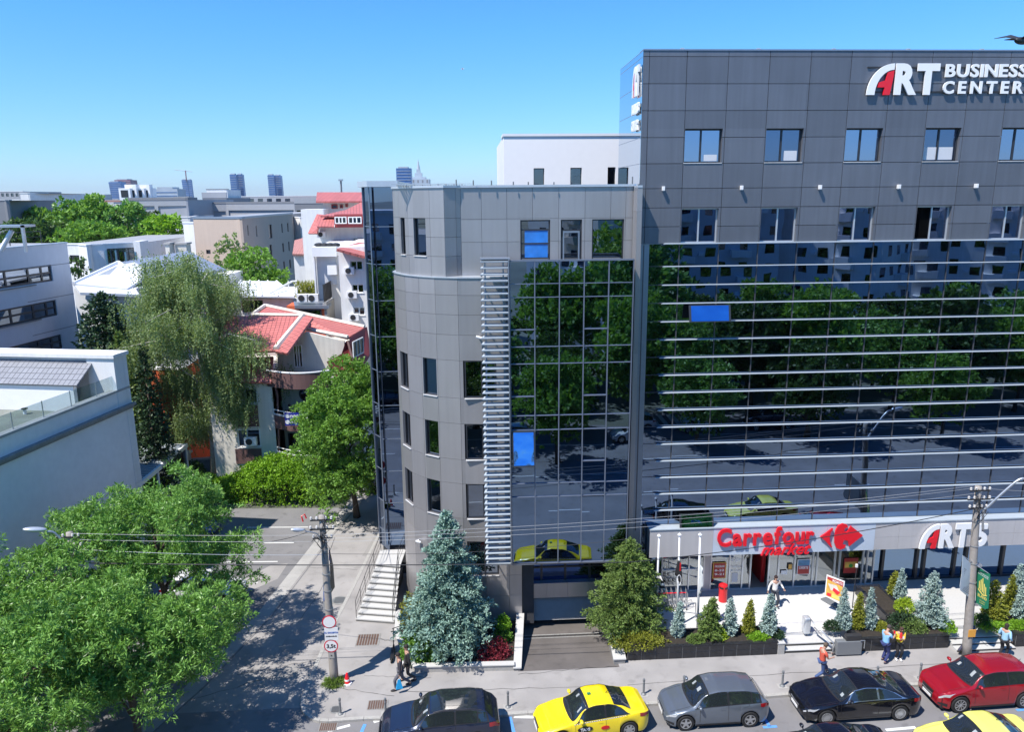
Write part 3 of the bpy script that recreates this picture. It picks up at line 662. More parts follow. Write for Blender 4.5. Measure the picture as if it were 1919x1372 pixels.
# garage front under the bay
FGA = Fr((0, 33.3), (1, 0))
r_ = FGA.rect(978, 1053, 1185, 1088); mb = MB(); FGA.box(mb, r_[0], 7.4, r_[2], r_[3]+.6, -.4, -.36); mb.build('transom_window', M_['navy'], wing)
mb = MB()
for x in (978, 1016, 1061, 1107, 1150): u = U(x, 1070, FGA); FGA.box(mb, u-.05, u+.05, r_[2], r_[3]+.6, -.38, -.30)
FGA.box(mb, r_[0], 7.4, (r_[2]+r_[3])/2+.05, (r_[2]+r_[3])/2+.12, -.38, -.31); mb.build('transom_frame', M_['frame_d'], wing)
gz = Z(1050, 1120, FGA)
pan = MB(); FGA.panels(pan, [U(955,1100,FGA), U(987,1100,FGA), U(1025,1100,FGA), U(1064,1100,FGA), U(1102,1100,FGA), U(1141,1100,FGA), 7.4], [gz, r_[2]], gap=.01, d0=-.34)
pan.build('garage_cladding', M_['clad'], wing)
sh = MB(); s0, s1 = U(979,1140,FGA)+.02, 6.5
for i in range(22):
    z = -.05+i*(gz+.15)/22; h = (gz+.15)/22; 
    sh.hexa([(s0,33.50,z),(s1,33.50,z),(s1,33.6,z),(s0,33.6,z),(s0,33.58,z+h*.93),(s1,33.58,z+h*.93),(s1,33.63,z+h*.93),(s0,33.63,z+h*.93)])
sh.build('garage_shutter', mat('shutter', (.40,.395,.39), rough=.5, metal=.2, var=.08), wing)
mb = MB(); mb.box((s0-.3, 35.6, -.9), (7.4, 35.7, 3)); mb.box((s0-.3, 33.7, -.9), (s0-.15, 35.6, 3)); mb.build('garage_interior', M_['core'], wing)
mb = MB(); FGA.box(mb, U(978,1110,FGA), U(987,1110,FGA), Z(982,1118,FGA), Z(982,1107,FGA), .005, .02); o = mb.build('notice', M_['white_p'], wing)
mb = MB(); u = (U(978,1110,FGA)+U(987,1110,FGA))/2; z = Z(982,1112,FGA); FGA.box(mb, u-.05, u+.05, z-.06, z+.05, .021, .024); mb.build('pictogram', M_['paintb'], o)
# corner glass strip
FC = Fr((0, 38.2), (1, 0)); c0, c1, c2 = U(690, 500, FC), U(707, 500, FC), U(752, 500, FC); cz0, cz1 = Z(735, 1026, FC), P(700, 350, 38.2).z
mb = MB(); FC.box(mb, U(688.5,345,FC)+.02, c2, cz0, cz1, -.3, -.27); mb.build('corner_glass', M_['strip'], wing)
a = FC.p(U(688.5,345,FC), 0); b = Vector((U(678,345,FC)-.35, 39.2, 0)); FD = Fr(b, a-b); L_ = (a-b).length
mb = MB(); FD.box(mb, 0, L_-.02, cz0-.3, cz1, -.3, -.27); mb.build('return_glass', M_['strip'], wing)
mb = MB(); k = MB()
for y in (345.5, 425, 496, 565, 633, 699, 763, 826, 887, 947, 1004):
    z = Z(715, y, FC); FC.box(mb, U(688.5,345,FC)+.04, c2, z-.018, z+.018, -.27, -.25); FD.box(mb, .02, L_-.06, z-.018, z+.018, -.27, -.25)
FC.box(mb, U(688.5,345,FC)-.02, U(688.5,345,FC)+.03, cz0, cz1, -.28, -.20); FD.box(mb, 0, .05, cz0-.3, cz1, -.28, -.2)
mb.build('strip_mullions', M_['mull'], wing)
mb = MB(); mb.prism([(b.x-.02,b.y,cz1),(a.x,37.95,cz1),(c2,37.95,cz1),(c2,50,cz1),(b.x-.02,50,cz1)], (0,0,.28)); mb.build('strip_coping', M_['alu'], wing)
mb = MB(); mb.prism([(b.x+.35,b.y+.3,0),(a.x+.1,38.55,0),(c2,38.55,0),(c2,50,0),(b.x+.35,50,0)], (0,0,cz1)); mb.build('strip_core', M_['core'], wing)
# security camera on the curved wall
# ------------------------------------------------------------------ the tall block with the shop
tower = thing('office_block', 'tall dark grey office block with silver banded mirror glass above a supermarket', 'building', (0,0,0))
FT = Fr((0, 33.6), (1, 0)); XR = 31.0
us = [U(x, 92, FT) for x in (1206.3, 1218, 1288.7, 1366.8, 1444.6, 1521.8, 1598, 1673.6, 1750, 1823.5, 1897)]; st = us[-1]-us[-2]
while us[-1] < XR: us.append(us[-1]+st)
XR = us[-1]
zr = [Z(1218, y, FT) for y in (457, 425, 389.5, 353.3, 306.5, 257.5, 207, 156.4, 105.3, 94)]
ZG1 = zr[0]; zhead = Z(1218, 241, FT)
ops = []; wu = []; wl = []
for i in range(2, len(us)-1, 2):
    a = (us[i]+.03, us[i+1]-.10, zr[4]+.03, zhead); b = (us[i]+.03, us[i+1]-.10, zr[0]+.02, zr[2]-.04); wu.append(a); wl.append(b); ops += [a, b]
pan = MB(); FT.panels(pan, us, zr, ops, gap=.022, d0=-.30); pan.build('cladding', M_['clad_d'], tower)
dk = glass('sky blue window glass', (.30,.36,.50), wob=.002)
dk2 = glass('deeper window glass', (.16,.20,.30), wob=.002); blind = mat('white blind', (.62,.63,.66), rough=.4, var=.02)
for i_, r_ in enumerate(wu):
    o = FT.window(tower, r_, M_['frame_d'], dk if i_ % 2 == 0 else dk2, depth=.24, fw=.06, vs=(.46,), sill=M_['sill'], sw=.03)
    if i_ in (0, 1, 3): k = MB(); u0, u1, z0, z1 = r_; FT.box(k, u0+(.95 if i_ < 2 else .12), u1-.14, z0+.08, z0+(.35, .5, .62)[(0, 1, 0, 2)[i_]], -.238, -.230); k.build('blind', blind, o)
for i, r_ in enumerate(wl):
    o = FT.window(tower, r_, M_['alu'], dk2, depth=.24, fw=.05, vs=(.5,))
    if i == 3:
        k = MB(); u0, u1, z0, z1 = r_; FT.box(k, u0+.05, (u0+u1)/2-.05, z0+.05, z1-.05, -.235, -.225); k.build('opening', M_['void'], o); o['label'] = 'window with its left sash standing open'  # black sheet over the left pane paints the dark behind the open sash
mb = MB(); mb.box((us[0]+.05, 33.9, 3.6), (XR, 38.4, zr[-1]-.15)); mb.box((us[0]+.05, 38.39, 3.6), (XR, 50, 20.9)); mb.box((us[0]+.05, 41.5, 0), (XR, 50, 3.6)); mb.build('wall', M_['core'], tower)
mb = MB(); FT.box(mb, us[0]-.01, XR, zr[-1], zr[-1]+.06, -.7, .03); mb.build('coping', M_['mull'], tower)
mb = MB()
for i in range(0, 9): u = us[0]+1.6+i*3.3; FT.box(mb, u, u+.14, zr[-1]+.061, zr[-1]+.10, -.2, .02)
mb.build('coping_clips', M_['alu_w'], tower)
# mirror glass return wall seen edge-on above the wing
M_['sideglass'] = glass('side wall glass', (.62,.70,.78), rough=.0)
mb = MB(); mb.box((us[0]-.012, 33.64, 15), (us[0]+.0, 38.5, zr[-1])); mb.build('side_glass', M_['sideglass'], tower)
mb = MB(); 
for z in zr[4:]: mb.box((us[0]-.018, 33.62, z-.012), (us[0]-.013, 38.5, z+.012))
mb.build('side_joints', M_['mull'], tower)
# curtain wall
zb0 = Z(1230, 987, FT); zls = [Z(1232, y, FT) for y in (457,499.5,533,568.6,604,638.4,670,704,736.8,769.8,800.9,832.7,864.5,896.4,925.8,957.6,986)]
zls = [zls[0]] + [zls[1]+(zls[-1]-zls[1])*k/15 for k in range(16)]
gu0 = U(1206.3, 457, FT)+.28
panes('curtain_glass', FT, [gu0]+us[1:], [zb0-1.6]+sorted(zls[1:])[0:]+[ZG1-.02], -.065, M_['curtain'], tower, .0030, 5)
mb = MB(); FT.box(mb, gu0, XR, zb0-1.6, ZG1-.02, -.2, -.12); mb.build('glass_backing', M_['core'], tower)
mb = MB(); FT.box(mb, us[0]-.0, gu0-.01, zb0-1.8, ZG1-.02, -.25, -.04); FT.box(mb, us[0], XR, ZG1-.018, ZG1-.0, -.28, -.02); mb.build('curtain_edge', M_['mull'], tower)
mb = MB()
for u in us[1:]: FT.box(mb, u-.022, u+.022, zb0-.2, ZG1-.05, -.06, -.03)
for z in zls[1:]: FT.box(mb, gu0, XR, z-.012, z+.012, -.0601, -.045)
mb.build('curtain_mullions', mat('bronze mullion', (.09,.09,.10), rough=.4, metal=.3), tower)
bl0 = U(1233, 700, FT)
for i, z in enumerate(zls):
    mb = MB(); d1 = .13 if i else .15
    mb.hexa([FT.p(bl0+.0,z-.015,d1), FT.p(XR,z-.015,d1), FT.p(XR,z-.02,.02), FT.p(bl0+.1,z-.02,.02), FT.p(bl0+.0,z+(.012 if i else .025),d1), FT.p(XR,z+(.012 if i else .025),d1), FT.p(XR,z+.02+.015*(i==0),.02), FT.p(bl0+.1,z+.02+.015*(i==0),.02)])
    mb.build('sun_blade', M_['alu_w'], tower)
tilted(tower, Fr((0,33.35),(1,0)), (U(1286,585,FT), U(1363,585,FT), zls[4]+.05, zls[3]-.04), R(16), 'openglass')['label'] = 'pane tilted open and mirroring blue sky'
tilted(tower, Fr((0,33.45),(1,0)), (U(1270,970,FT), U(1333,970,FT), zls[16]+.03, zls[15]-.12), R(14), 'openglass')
# sign band
FB = Fr((0, 33.12), (1, 0)); bz0, bz1 = Z(1300, 1043, FB), Z(1300, 992, FB); b0 = U(1218, 1000, FB)
bj = [b0] + [U(x, 1000, FB) for x in (1272, 1337)]; pj = [U(x, 1000, FB) for x in (1337, 1405, 1478, 1550, 1640)]
oj = [U(x, 1000, FB) for x in (1640, 1685, 1815, 1900)] + [XR]
mid = bz0+(bz1-bz0)*.46
pan = MB(); FB.panels(pan, bj, [bz0, bz1], gap=.008, d0=-1.2); pan.build('sign_band', M_['clad_l'], tower); pan = MB(); FB.panels(pan, oj, [bz0, mid, bz1], gap=.008, d0=-1.2); pan.build('sign_band', M_['clad_l'], tower)
pan = MB(); FB.panels(pan, pj, [bz0, bz1], gap=.008, d0=-1.2, d1=.004); pan.build('pale_sign_band', M_['clad_b'], tower)
mb = MB(); FB.box(mb, b0-.02, XR, bz1, bz1+.05, -.52, .04); mb.build('band_flashing', M_['alu_w'], tower)
# shop front
FS = Fr((0, 34.75), (1, 0)); sz0, sz1 = TZ+.02, bz0+.02
xs = [U(x, 1080, FS) for x in (1240, 1290, 1318, 1331, 1366, 1390, 1405, 1439, 1457, 1487, 1521, 1529, 1562, 1571, 1614, 1622, 1634)]
mb = MB()
for i, u in enumerate(xs): FS.box(mb, u-.035, u+.035, sz0, sz1, -.06, .05)
FS.box(mb, xs[0], xs[6]-.035, sz0, sz0+.07, -.055, .045); FS.box(mb, xs[8]+.03, xs[-1], sz0, sz0+.07, -.055, .045); FS.box(mb, xs[0], xs[2], Z(1300,1067,FS)-.03, Z(1300,1067,FS)+.03, -.05, .044)
mb.build('shop_frame', M_['alu'], tower)
mb = MB(); FS.box(mb, xs[0], xs[2], sz0, sz1, -.03, -.01); FS.box(mb, xs[3], xs[6]-.035, sz0, sz1, -.03, -.01); FS.box(mb, xs[7]+.03, xs[-1], sz0, sz1, -.03, -.01); mb.build('shop_glass', M_['shopglass'], tower)
mb = MB(); FS.box(mb, xs[2]+.03, xs[3]-.03, sz0, sz1, -.2, .02); FS.box(mb, xs[0]-.5, xs[0]-.04, sz0-.5, sz1, -.2, .02); mb.build('shop_pier', M_['clad_l'], tower)
mb = MB(); mb.box((xs[0], 34.9, TZ+.002), (xs[-1]+.2, 41, TZ+.012)); mb.build('shop_floor', mat('shop floor', (.42,.36,.30), rough=.4), tower)
mb = MB(); mb.box((xs[0], 36.9, TZ+.02), (xs[5], 37, sz1)); mb.box((xs[9], 36.4, TZ+.02), (xs[-1], 36.5, sz1)); mb.build('shop_partition', M_['stucco_c'], tower)
mb = MB(); mb.box((xs[5]+.6, 38.2, TZ+.02), (xs[9], 38.3, sz1)); mb.box((xs[7]-.1, 35.4, TZ+.02), (xs[7]+.1, 36.8, TZ+2.1)); mb.build('shop_back_panel', M_['red_p'], tower)
mb = MB(); mb.box((xs[6]-.2, 35.6, TZ+.02), (xs[6]+.1, 36.6, TZ+1.9)); mb.build('shop_shelf', M_['wood'], tower)
# dark glazed office entrance
mb = MB(); FS.box(mb, xs[-1]+.05, XR, sz0, sz1, -.45, -.42); mb.build('entrance_glass', M_['curtain2'], tower)
mb = MB()
for x in (1655, 1719, 1733, 1790, 1811, 1880):
    u = U(x, 1080, FS)+.1; FS.box(mb, u-.07, u+.07, sz0, sz1, -.42, -.30)
FS.box(mb, xs[-1]+.05, XR, sz0, sz0+.12, -.42, -.31); mb.build('entrance_frame', M_['frame_d'], tower)
# low dark glass beside the wing pier
mb = MB(); FT.box(mb, us[0]+.06, U(1240,1040,FT), .5, zb0-1.62, -.05, -.02); mb.build('lower_glass', M_['curtain2'], tower)
# white roof block behind the wing
FX = Fr((0, 44), (1, 0)); wb = thing('roof_block', 'plain white stucco block with small dark windows rising behind the wing', 'building', (0,0,0))
x0, x1, z1 = U(944, 300, FX), 16, Z(1000, 255, FX)
ops = [FX.rect(1000,315,1020,352), FX.rect(1069,314,1090,352), FX.rect(1139,313,1153,352)]
pan = MB(); FX.panels(pan, [x0, x1], [12, z1], ops, gap=0, d0=-.3); pan.build('wall', mat('clean white render', (.88,.86,.84), rough=.8, var=.02), wb)
for r_ in ops: FX.window(wb, r_, M_['frame_d'], M_['darkglass'], depth=.2, fw=.04)
mb = MB(); mb.box((x0, 44.3, 0), (x1, 54, z1)); mb.build('rear_wall', M_['stucco_w'], wb)
mb = MB(); FX.box(mb, x0-.05, x1, z1, z1+.14, -2, .06); mb.build('coping', M_['white_p'], wb)
# ------------------------------------------------------------------ houses and blocks down the side street
def W2(px, Y, py=500): p = P(px, py, Y); return (p.x, Y)
def bldg(name, label, pts, z1, z0=0, back=12, wall='stucco_w', wins=(), frame='frame_d', glassm='darkglass', cop='white_p', roof='roofgrey', cat='building', copw=.06, coph=.15, bdir=(0, 1), depth=.15):
    """front walls follow pts from left to right; wins = (edge, (x0,y0,x1,y1), kwargs) given in pixels of the photograph"""
    t = thing(name, label, cat, (0, 0, 0)); m = MB(); frs = []
    for i in range(len(pts)-1):
        a, b = Vector((*pts[i], 0)), Vector((*pts[i+1], 0)); fr = Fr(a, b-a); L_ = (b-a).length; frs.append(fr); ops = []
        for w_ in wins:
            if w_[0] != i: continue
            r_ = list(fr.rect(*w_[1])) if len(w_[1]) == 4 else list(w_[1][0]); r_[0] = max(r_[0], .02); r_[1] = min(r_[1], L_-.02)
            if r_[1]-r_[0] < .15: continue
            kw = dict(w_[2]) if len(w_) > 2 else {}
            gm = M_[kw.pop('g', glassm)]; fm = M_[kw.pop('f', frame)]
            ops.append(r_); fr.window(t, r_, fm, gm, depth=kw.pop('depth', depth), fw=kw.pop('fw', .08), **kw)
        fr.panels(m, [0, L_], [z0, z1], ops, gap=0, d0=-.3)
    m.build('wall', M_[wall], t)
    ins = []
    for i, p in enumerate(pts):
        a = Vector(pts[max(i-1, 0)]); b = Vector(pts[min(i+1, len(pts)-1)]); tt = (b-a).normalized(); n = Vector((-tt.y, tt.x)); ins.append((p[0]+n.x*.31, p[1]+n.y*.31))
    bd = Vector(bdir).normalized()*back
    foot = ins + [(pts[-1][0]+bd.x, pts[-1][1]+bd.y), (pts[0][0]+bd.x, pts[0][1]+bd.y)]
    k = MB(); k.prism([(x, y, z0) for x, y in foot], (0, 0, z1-z0-.02)); o = k.build('rear_wall', M_[wall], t); tri(o)
    k = MB()
    for i in range(len(pts)-1):
        fr = frs[i]; L_ = (Vector(pts[i+1])-Vector(pts[i])).length; fr.box(k, -copw, L_+copw, z1+.002*i, z1+coph+.002*i, -.4, copw)
    k.build('coping', M_[cop], t)
    k = MB(); k.prism([(x, y, z1-.01) for x, y in foot], (0, 0, .03)); o = k.build('roof', M_[roof], t); tri(o)
    return t, frs
def ac_unit(p, n, label, s=1.0, group='outdoor cooling units'):
    t = thing('air_conditioner', label, 'cooling unit', p, math.atan2(n[0], -n[1]), group)
    m = MB(); m.box((-.42*s,-.15*s,0), (.42*s,.17*s,.6*s)); m.build('case', M_['white_p'], t, bevel=.02)
    f = MB(); f.tube([(-.08*s,-.152*s,.3*s), (-.08*s,-.175*s,.3*s)], .23*s, 16); f.build('fan_grille', M_['iron'], t); return t
# --- white corner building with roof terrace, nearest on the left
fw_o = Vector((-19.1, 42, 0)); fu = Vector((.19, .98, 0)).normalized(); FA = Fr(fw_o-fu*30, fu); LA = 30.0
near = thing('corner_building', 'large pale rendered building with a roof terrace and glass balustrade at the left edge', 'building', (0,0,0))
zl = 9.4
m = MB(); FA.box(m, 0, LA, 0, zl-.15, -.5, 0); m.build('wall', M_['near_wall'], near)
m = MB(); FA.box(m, -.01, LA+.06, zl-.15, zl, -.5, .22); FA.box(m, -.01, LA+.03, zl-.30, zl-.15, -.5, .09); m.build('cornice', M_['conc_d'], near)
m = MB(); FA.box(m, 0, LA-.05, zl, zl+.85, -.35, -.04); m.build('parapet', M_['near_wall'], near)
m = MB(); FA.box(m, 0, LA-.05, zl+.85, zl+.97, -.42, .02); m.build('parapet_coping', M_['conc'], near)
m = MB(); FA.box(m, 0, LA-.05, zl+.97, zl+1.75, -.22, -.2); m.build('balustrade', M_['railglass'], near)
m = MB()
for k in range(16): FA.box(m, LA-.6-k*1.9, LA-.57-k*1.9, zl+.97, zl+1.78, -.23, -.19)
m.build('balustrade_posts', M_['steel'], near)
m = MB(); FA.box(m, 0, LA-.3, zl-.2, zl+.06, -9.5, -.5); m.build('terrace_floor', mat('terrace screed', (.21,.225,.20), rough=.8, var=.12, scale=1.2, var2=.2, scale2=.5), near)
m = MB()
for k in range(24): FA.box(m, LA+.001, LA+.012, .2+k*.38, .2+k*.38+.35, -.5, .02) 
for k in range(24): FA.box(m, LA-.55, LA+.0, .2+k*.38, .2+k*.38+.35, .001, .02)
m.build('quoins', M_['stucco_w'], near)
# end pillar and back roof
p0 = FA.px(236, 665)[0]
m = MB(); FA.box(m, LA-1.1, LA+.0, zl+.0, zl+2.75, -1.6, -.0); m.build('end_pillar', M_['stucco_w'], near)
m = MB(); FA.box(m, LA-1.2, LA+.1, zl+2.75, zl+2.95, -11, .1); m.build('pillar_coping', M_['stucco_w'], near)
m = MB(); FA.box(m, LA-.9, LA-.1, zl+.0, zl+2.74, -11, -1.61); m.build('back_parapet', M_['stucco_w'], near)
ff = lambda u, z, d: FA.p(u, z, d)
slab('tiled_roof', [ff(LA-2.5, zl+1.55, -1.3), ff(LA-2.5, zl+1.55, -11), ff(LA-.95, zl+2.55, -11), ff(LA-.95, zl+2.55, -1.3)], .08, M_['gtile'], near)
m = MB(); FA.box(m, LA-2.35, LA-2.1, zl+.06, zl+1.58, -11, -1.62); m.build('terrace_wall', M_['white_p'], near)
m = MB(); FA.box(m, 0, LA-2.1, 0, zl-.21, -11, -.5); m.build('core_wall', M_['stucco_s'], near)
t = thing('roof_vent', 'small white vent pipe on the left terrace floor', 'vent', G(47, 775, zl+.1)); m = MB(); m.cyl((0,0,-.04), .09, .28, 10); m.build('pipe', M_['white_p'], t); m = MB(); m.cyl((0,0,.241), .16, .05, 10); m.build('cap', M_['iron'], t)
# annex with slatted canopy beside it
t = thing('slatted_canopy', 'small white annex with slatted canopy roof beside the corner building', 'annex', (0,0,0))
a0, a1, a2 = P(262, 880, 44), P(342, 845, 50), P(355, 900, 50)
zA = P(345, 845, 48.5).z; A = Vector((P(262,885,43).x, 43, 0)); B = Vector((P(352,850,50).x, 50, 0)); u_ = (B-A).normalized(); FAn = Fr(A, u_); LN = (B-A).length
m = MB(); FAn.box(m, 0, LN, .0, zA-1.7, -.2, 0); m.build('wall', M_['stucco_w'], t)
m = MB(); FAn.box(m, 0, LN, zA-.25, zA+.02, -.12, .05); 
for k in (0, .33, .66, .98): FAn.box(m, LN*k, LN*k+.14, zA-1.7, zA-.25, -.14, -.01)
FAn.box(m, -.02, .12, zA-.2, zA, -3.5, -.12); FAn.box(m, LN-.1, LN, zA-.2, zA, -3.5, -.12); m.build('frame', M_['white_p'], t)
m = MB()
for k in range(18): FAn.box(m, .2+k*LN/18.5, .2+k*LN/18.5+.16, zA-.02, zA+.05, -3.4, -.12)
m.build('slats', M_['alu_w'], t)
m = MB(); FAn.box(m, .14, LN-.1, zA-1.68, zA-.27, -.1, -.08); m.build('glazing', M_['darkglass'], t)
# --- office with ribbon windows
c2 = Vector((P(125,455,62).x, 62, 0)); u2 = Vector((.17,.985,0)).normalized(); s2 = c2-u2*34
Z2 = P(125, 456, 62).z; f2 = Fr(s2, u2); L2 = 34
def rib(x1, y0, y1): r_ = f2.rect(x1-3, y0, x1, y1); return (r_[2], r_[3])
t, frs = bldg('office_building', 'white office building with long ribbon windows at the left edge', [(s2.x, s2.y), (c2.x, c2.y)], Z2, back=18, bdir=(-1, .2), wall='stucco_s', cop='alu_w', coph=.1,
   wins=[(0, [[.5, f2.px(x, (y0+y1)/2)[0], f2.px(x, y1)[1], f2.px(x, y0)[1]]], dict(vs=[k/14 for k in range(1, 14)]+[.972], hs=(.52,), fw=.14, g=g_)) for x, y0, y1, g_ in ((98,495.4,526.5,'winglass'), (107,561,591,'winglass'), (117,625.5,653,'darkglass'))])
m = MB()
for y in (493.5, 552.5, 613): z = f2.px(130, y)[1]; f2.box(m, L2-5, L2+.01, z, z+.05, -.01, .006)
m.build('joints', M_['grey_w'], t)
m = MB()
for y in (527.5, 592, 654): z = f2.px(100, y)[1]; f2.box(m, .3, L2-4.0, z-.08, z, 0, .12)
m.build('sills', M_['conc_d'], t)
m = MB()
for k in range(14): f2.box(m, L2-1.5-k*1.6, L2-1.45-k*1.6, Z2+.1, Z2+1.05, -1.0, -.95)
f2.box(m, 2, L2-1.4, Z2+1.0, Z2+1.05, -1.0, -.95); f2.box(m, 2, L2-1.4, Z2+.6, Z2+.63, -.99, -.96); m.build('roof_railing', M_['iron'], t)
t = thing('roof_plant', 'white roof frame with a slanting pipe on the ribbon windowed office', 'roof plant', (0,0,0)); b_ = P(8, 440, 52)
m = MB()
for dx in (-2, 1.1): m.box((b_.x+dx, 52, Z2), (b_.x+dx+.15, 52.2, Z2+1.75))
m.box((b_.x-2, 52, Z2+1.6), (b_.x+1.25, 53.5, Z2+1.75)); m.build('frame', M_['steel'], t); m = MB(); m.tube([(b_.x-.6, 52.4, Z2+.1), (b_.x+.3, 52.4, Z2+1.4)], .16, 10); m.build('pipe', M_['white_p'], t)
# --- low white building with rounded corner
z3 = P(170, 458, 85).z
pts = [W2(128,85), W2(152,84.5), W2(154,83.6)] + [W2(157+k*5, 83.2-1.2*math.sin(math.pi*(k+.5)/5)) for k in range(0, 4)] + [W2(176,83), W2(198,83.5), W2(270,86)]
t, frs = bldg('terrace_building', 'low white building with rounded stair bay and glazed roof porch', pts, z3, back=22, wall='stucco_w', cop='white_p', wins=[(0, (130,478,150,492)), (len(pts)-2, (200,466,255,490), dict(vs=(.2,.4,.6,.8), g='darkglass', f='frame_d'))])
slab('porch_roof', [P(199,468,82.5), P(256,473,82.5), P(240,463,85.5), P(205,464,85.5)], .12, M_['railglass'], t)
m = MB()
for x in (200, 218, 236, 255): p = P(x, 480, 82.6); m.box((p.x-.08, 82.5, 8), (p.x+.08, 82.66, P(x,469 if x < 220 else 472,82.6).z))
m.build('porch_posts', mat('teal metal', (.08,.18,.25), rough=.4), t)
m = MB(); p, q_ = P(252, 456, 84.5), P(268, 490, 84.5); m.box((p.x, 84.2, q_.z), (q_.x, 86.4, P(260,452,84.5).z)); m.build('chimney_block', M_['stucco_w'], t)
for k, x in enumerate((236, 246, 228)):
    pass
# --- house with zinc roof
t = thing('zinc_roof_house', 'white gabled house with wide standing seam zinc roof behind the birch', 'house', (0,0,0))
A, B, Cc, D = P(222, 492, 66), P(352, 470, 72), P(424, 505, 66), P(268, 522, 60)
slab('zinc_roof', [A, B, Cc, D], .2, M_['zinc'], t)
m = MB()
for k in range(1, 13):
    f_ = k/13; p, q_ = Vector(A).lerp(B, f_), Vector(D).lerp(Cc, f_); m.tube([p+Vector((0,0,.02)), q_+Vector((0,0,.02))], .035, 4)
m.build('seams', M_['steel'], t)
g1 = P(140, 527, 60)
slab('sheet_roof', [A, D, P(238, 541, 58), P(136, 531, 58)], .15, M_['lead'], t)
m = MB(); m.prism([P(165,524,60.5), P(222,497,61.5), P(268,524,60.5), P(262,560,60.5), P(165,560,60.5)], (0,3,0)); m.build('gable_wall', M_['stucco_w'], t)
m = MB(); a = P(138, 540, 59); b = P(420, 520, 66.5); m.prism([(a.x,59,0),(P(262,540,59).x,58.4,0),(b.x,66.6,0),(b.x,72,0),(a.x,72,0)], (0,0,a.z)); o = m.build('wall', M_['stucco_w'], t); tri(o)
slab('lower_roof', [P(138,531,58.5), P(245,530,60), P(262,552,57), P(150,548,56.5)], .2, M_['lead'], t)
m = MB()
for a_, b_ in ((P(222,491,66), P(268,521,60)), (P(222,491,65.9), P(138,531,58))): m.tube([a_, b_], .14, 6)
m.build('ridge_caps', M_['white_p'], t)
for x0_, x1_, yt, yb, Y_ in ((309,319,458,478,73), (328,351,458,482,74)):
    m = MB(); p, q_ = P(x0_, yt, Y_), P(x1_, yb, Y_); m.box((p.x, Y_, q_.z-1), (q_.x, Y_+1.2, p.z)); c = m.build('chimney', M_['stucco_c'], t)
    k = MB(); k.box((p.x-.1, Y_-.1, p.z), (q_.x+.1, Y_+1.3, p.z+.15)); k.build('chimney_cap', M_['conc'], c)
f_ = Fr((0, 58.39), (1, 0))
m = MB()
# --- tan block
z5 = P(365, 409, 98).z
tw = [(1, (463+k*16, 422+(k%2)*1, 466.5+k*16, 441+(k%2)*2)) for k in (0,1)] + [(1, (503,421,511,446)), (1,(527,419,530.5,436)), (1,(538,418,541.5,434)), (1,(482,463,486,478)), (1,(505,459,511,482)), (1,(529,456,533,472)), (1,(540,453,543.5,470)), (1,(531,490,535,508)), (1,(542,487,546,502))]
bldg('apartment_block', 'plain tan rendered block with narrow slit windows on its shaded side', [W2(366,96,450), W2(457,93,450), W2(552,118,450)], z5, back=30, wall='stucco_t', cop='mull', wins=[(1, w_[1], dict(fw=.05)) for w_ in tw] + [(0, (386,468,395,476), dict(fw=.1))], coph=.25)
bldg('rear_annex', 'narrow white annex at the left end of the tan block', [W2(346,97,450), W2(365.5,96.5,450)], P(350,418,97).z, back=10, wall='stucco_w')
# --- grey modern block with big windows
z6 = P(300, 375, 150).z
bldg('modern_block', 'grey modern block with deep square windows behind the round trees', [W2(240,150,400), W2(354,150,400), W2(372,165,400)], z6, back=25, wall='mgrey_w', cop='grey_w', coph=.5, depth=1.2,
   wins=[(0, (247,386,263,402), dict(fw=.2)), (0, (268,386,291,402), dict(fw=.2)), (0, (296,386,351,405), dict(fw=.25)), (1, (361.5,383,363.5,403), dict(fw=.05)), (1,(366.5,384,368.5,402), dict(fw=.05))])
bldg('modern_block', 'white lower storey block standing below the grey deep windowed block', [W2(300,140,410), W2(356,140,410), W2(372,152,410)], P(330,408,140).z, back=9, wall='stucco_w')
bldg('stepped_block', 'grey stepped office block with ribbon of glass behind the tan block', [W2(375,175,400), W2(425,175,400), W2(553,170,400)], P(400,382,175).z, back=30, wall='mgrey_w', cop='grey_w', coph=.4, depth=.8,
   wins=[(0, (377,396,424,408), dict(vs=(.2,.4,.6,.8), fw=.15)), (1, (428,394,551,404), dict(vs=[k/12 for k in range(1,12)], fw=.15))])
bldg('stepped_block', 'recessed upper storey with balcony on the grey stepped block', [W2(381,185,390), W2(426,185,390)], P(400,371,185).z, back=20, wall='grey_w', cop='mgrey_w', coph=1.3, wins=[(0,(402,380,413,392),dict(fw=.2))], depth=.6)
bldg('roof_box', 'plain white plant room on the grey stepped block roof', [W2(388,190,370), W2(427,190,370), W2(430,196,370)], P(400,355,190).z, z0=15, back=10, wall='stucco_w', cop='grey_w')
bldg('flat_block', 'long low grey and white block far behind the tan block', [W2(430,260,370), W2(600,260,370)], P(500,368,260).z, back=30, wall='mgrey_w', wins=[(0,(432+k*17,372,442+k*17,378)) for k in range(9)])
bldg('flat_block', 'dark grey block with planted balcony beside the red roofed flats', [W2(553,150,395), W2(612,150,395)], P(580,381,150).z, back=25, wall='grey_w', cop='mgrey_w', coph=1.0, wins=[(0,(556,394,606,404),dict(vs=(.25,.5,.75)))])
bldg('flat_block', 'white block with dark square windows between tan block and red roofed flats', [W2(548,120,430), W2(567,118,430), W2(590,125,430)], P(560,408,118).z, back=20, wall='stucco_w', wins=[(1,(567,411,577,428)), (1,(567,434,577,446)), (1,(580,411,588,425))])
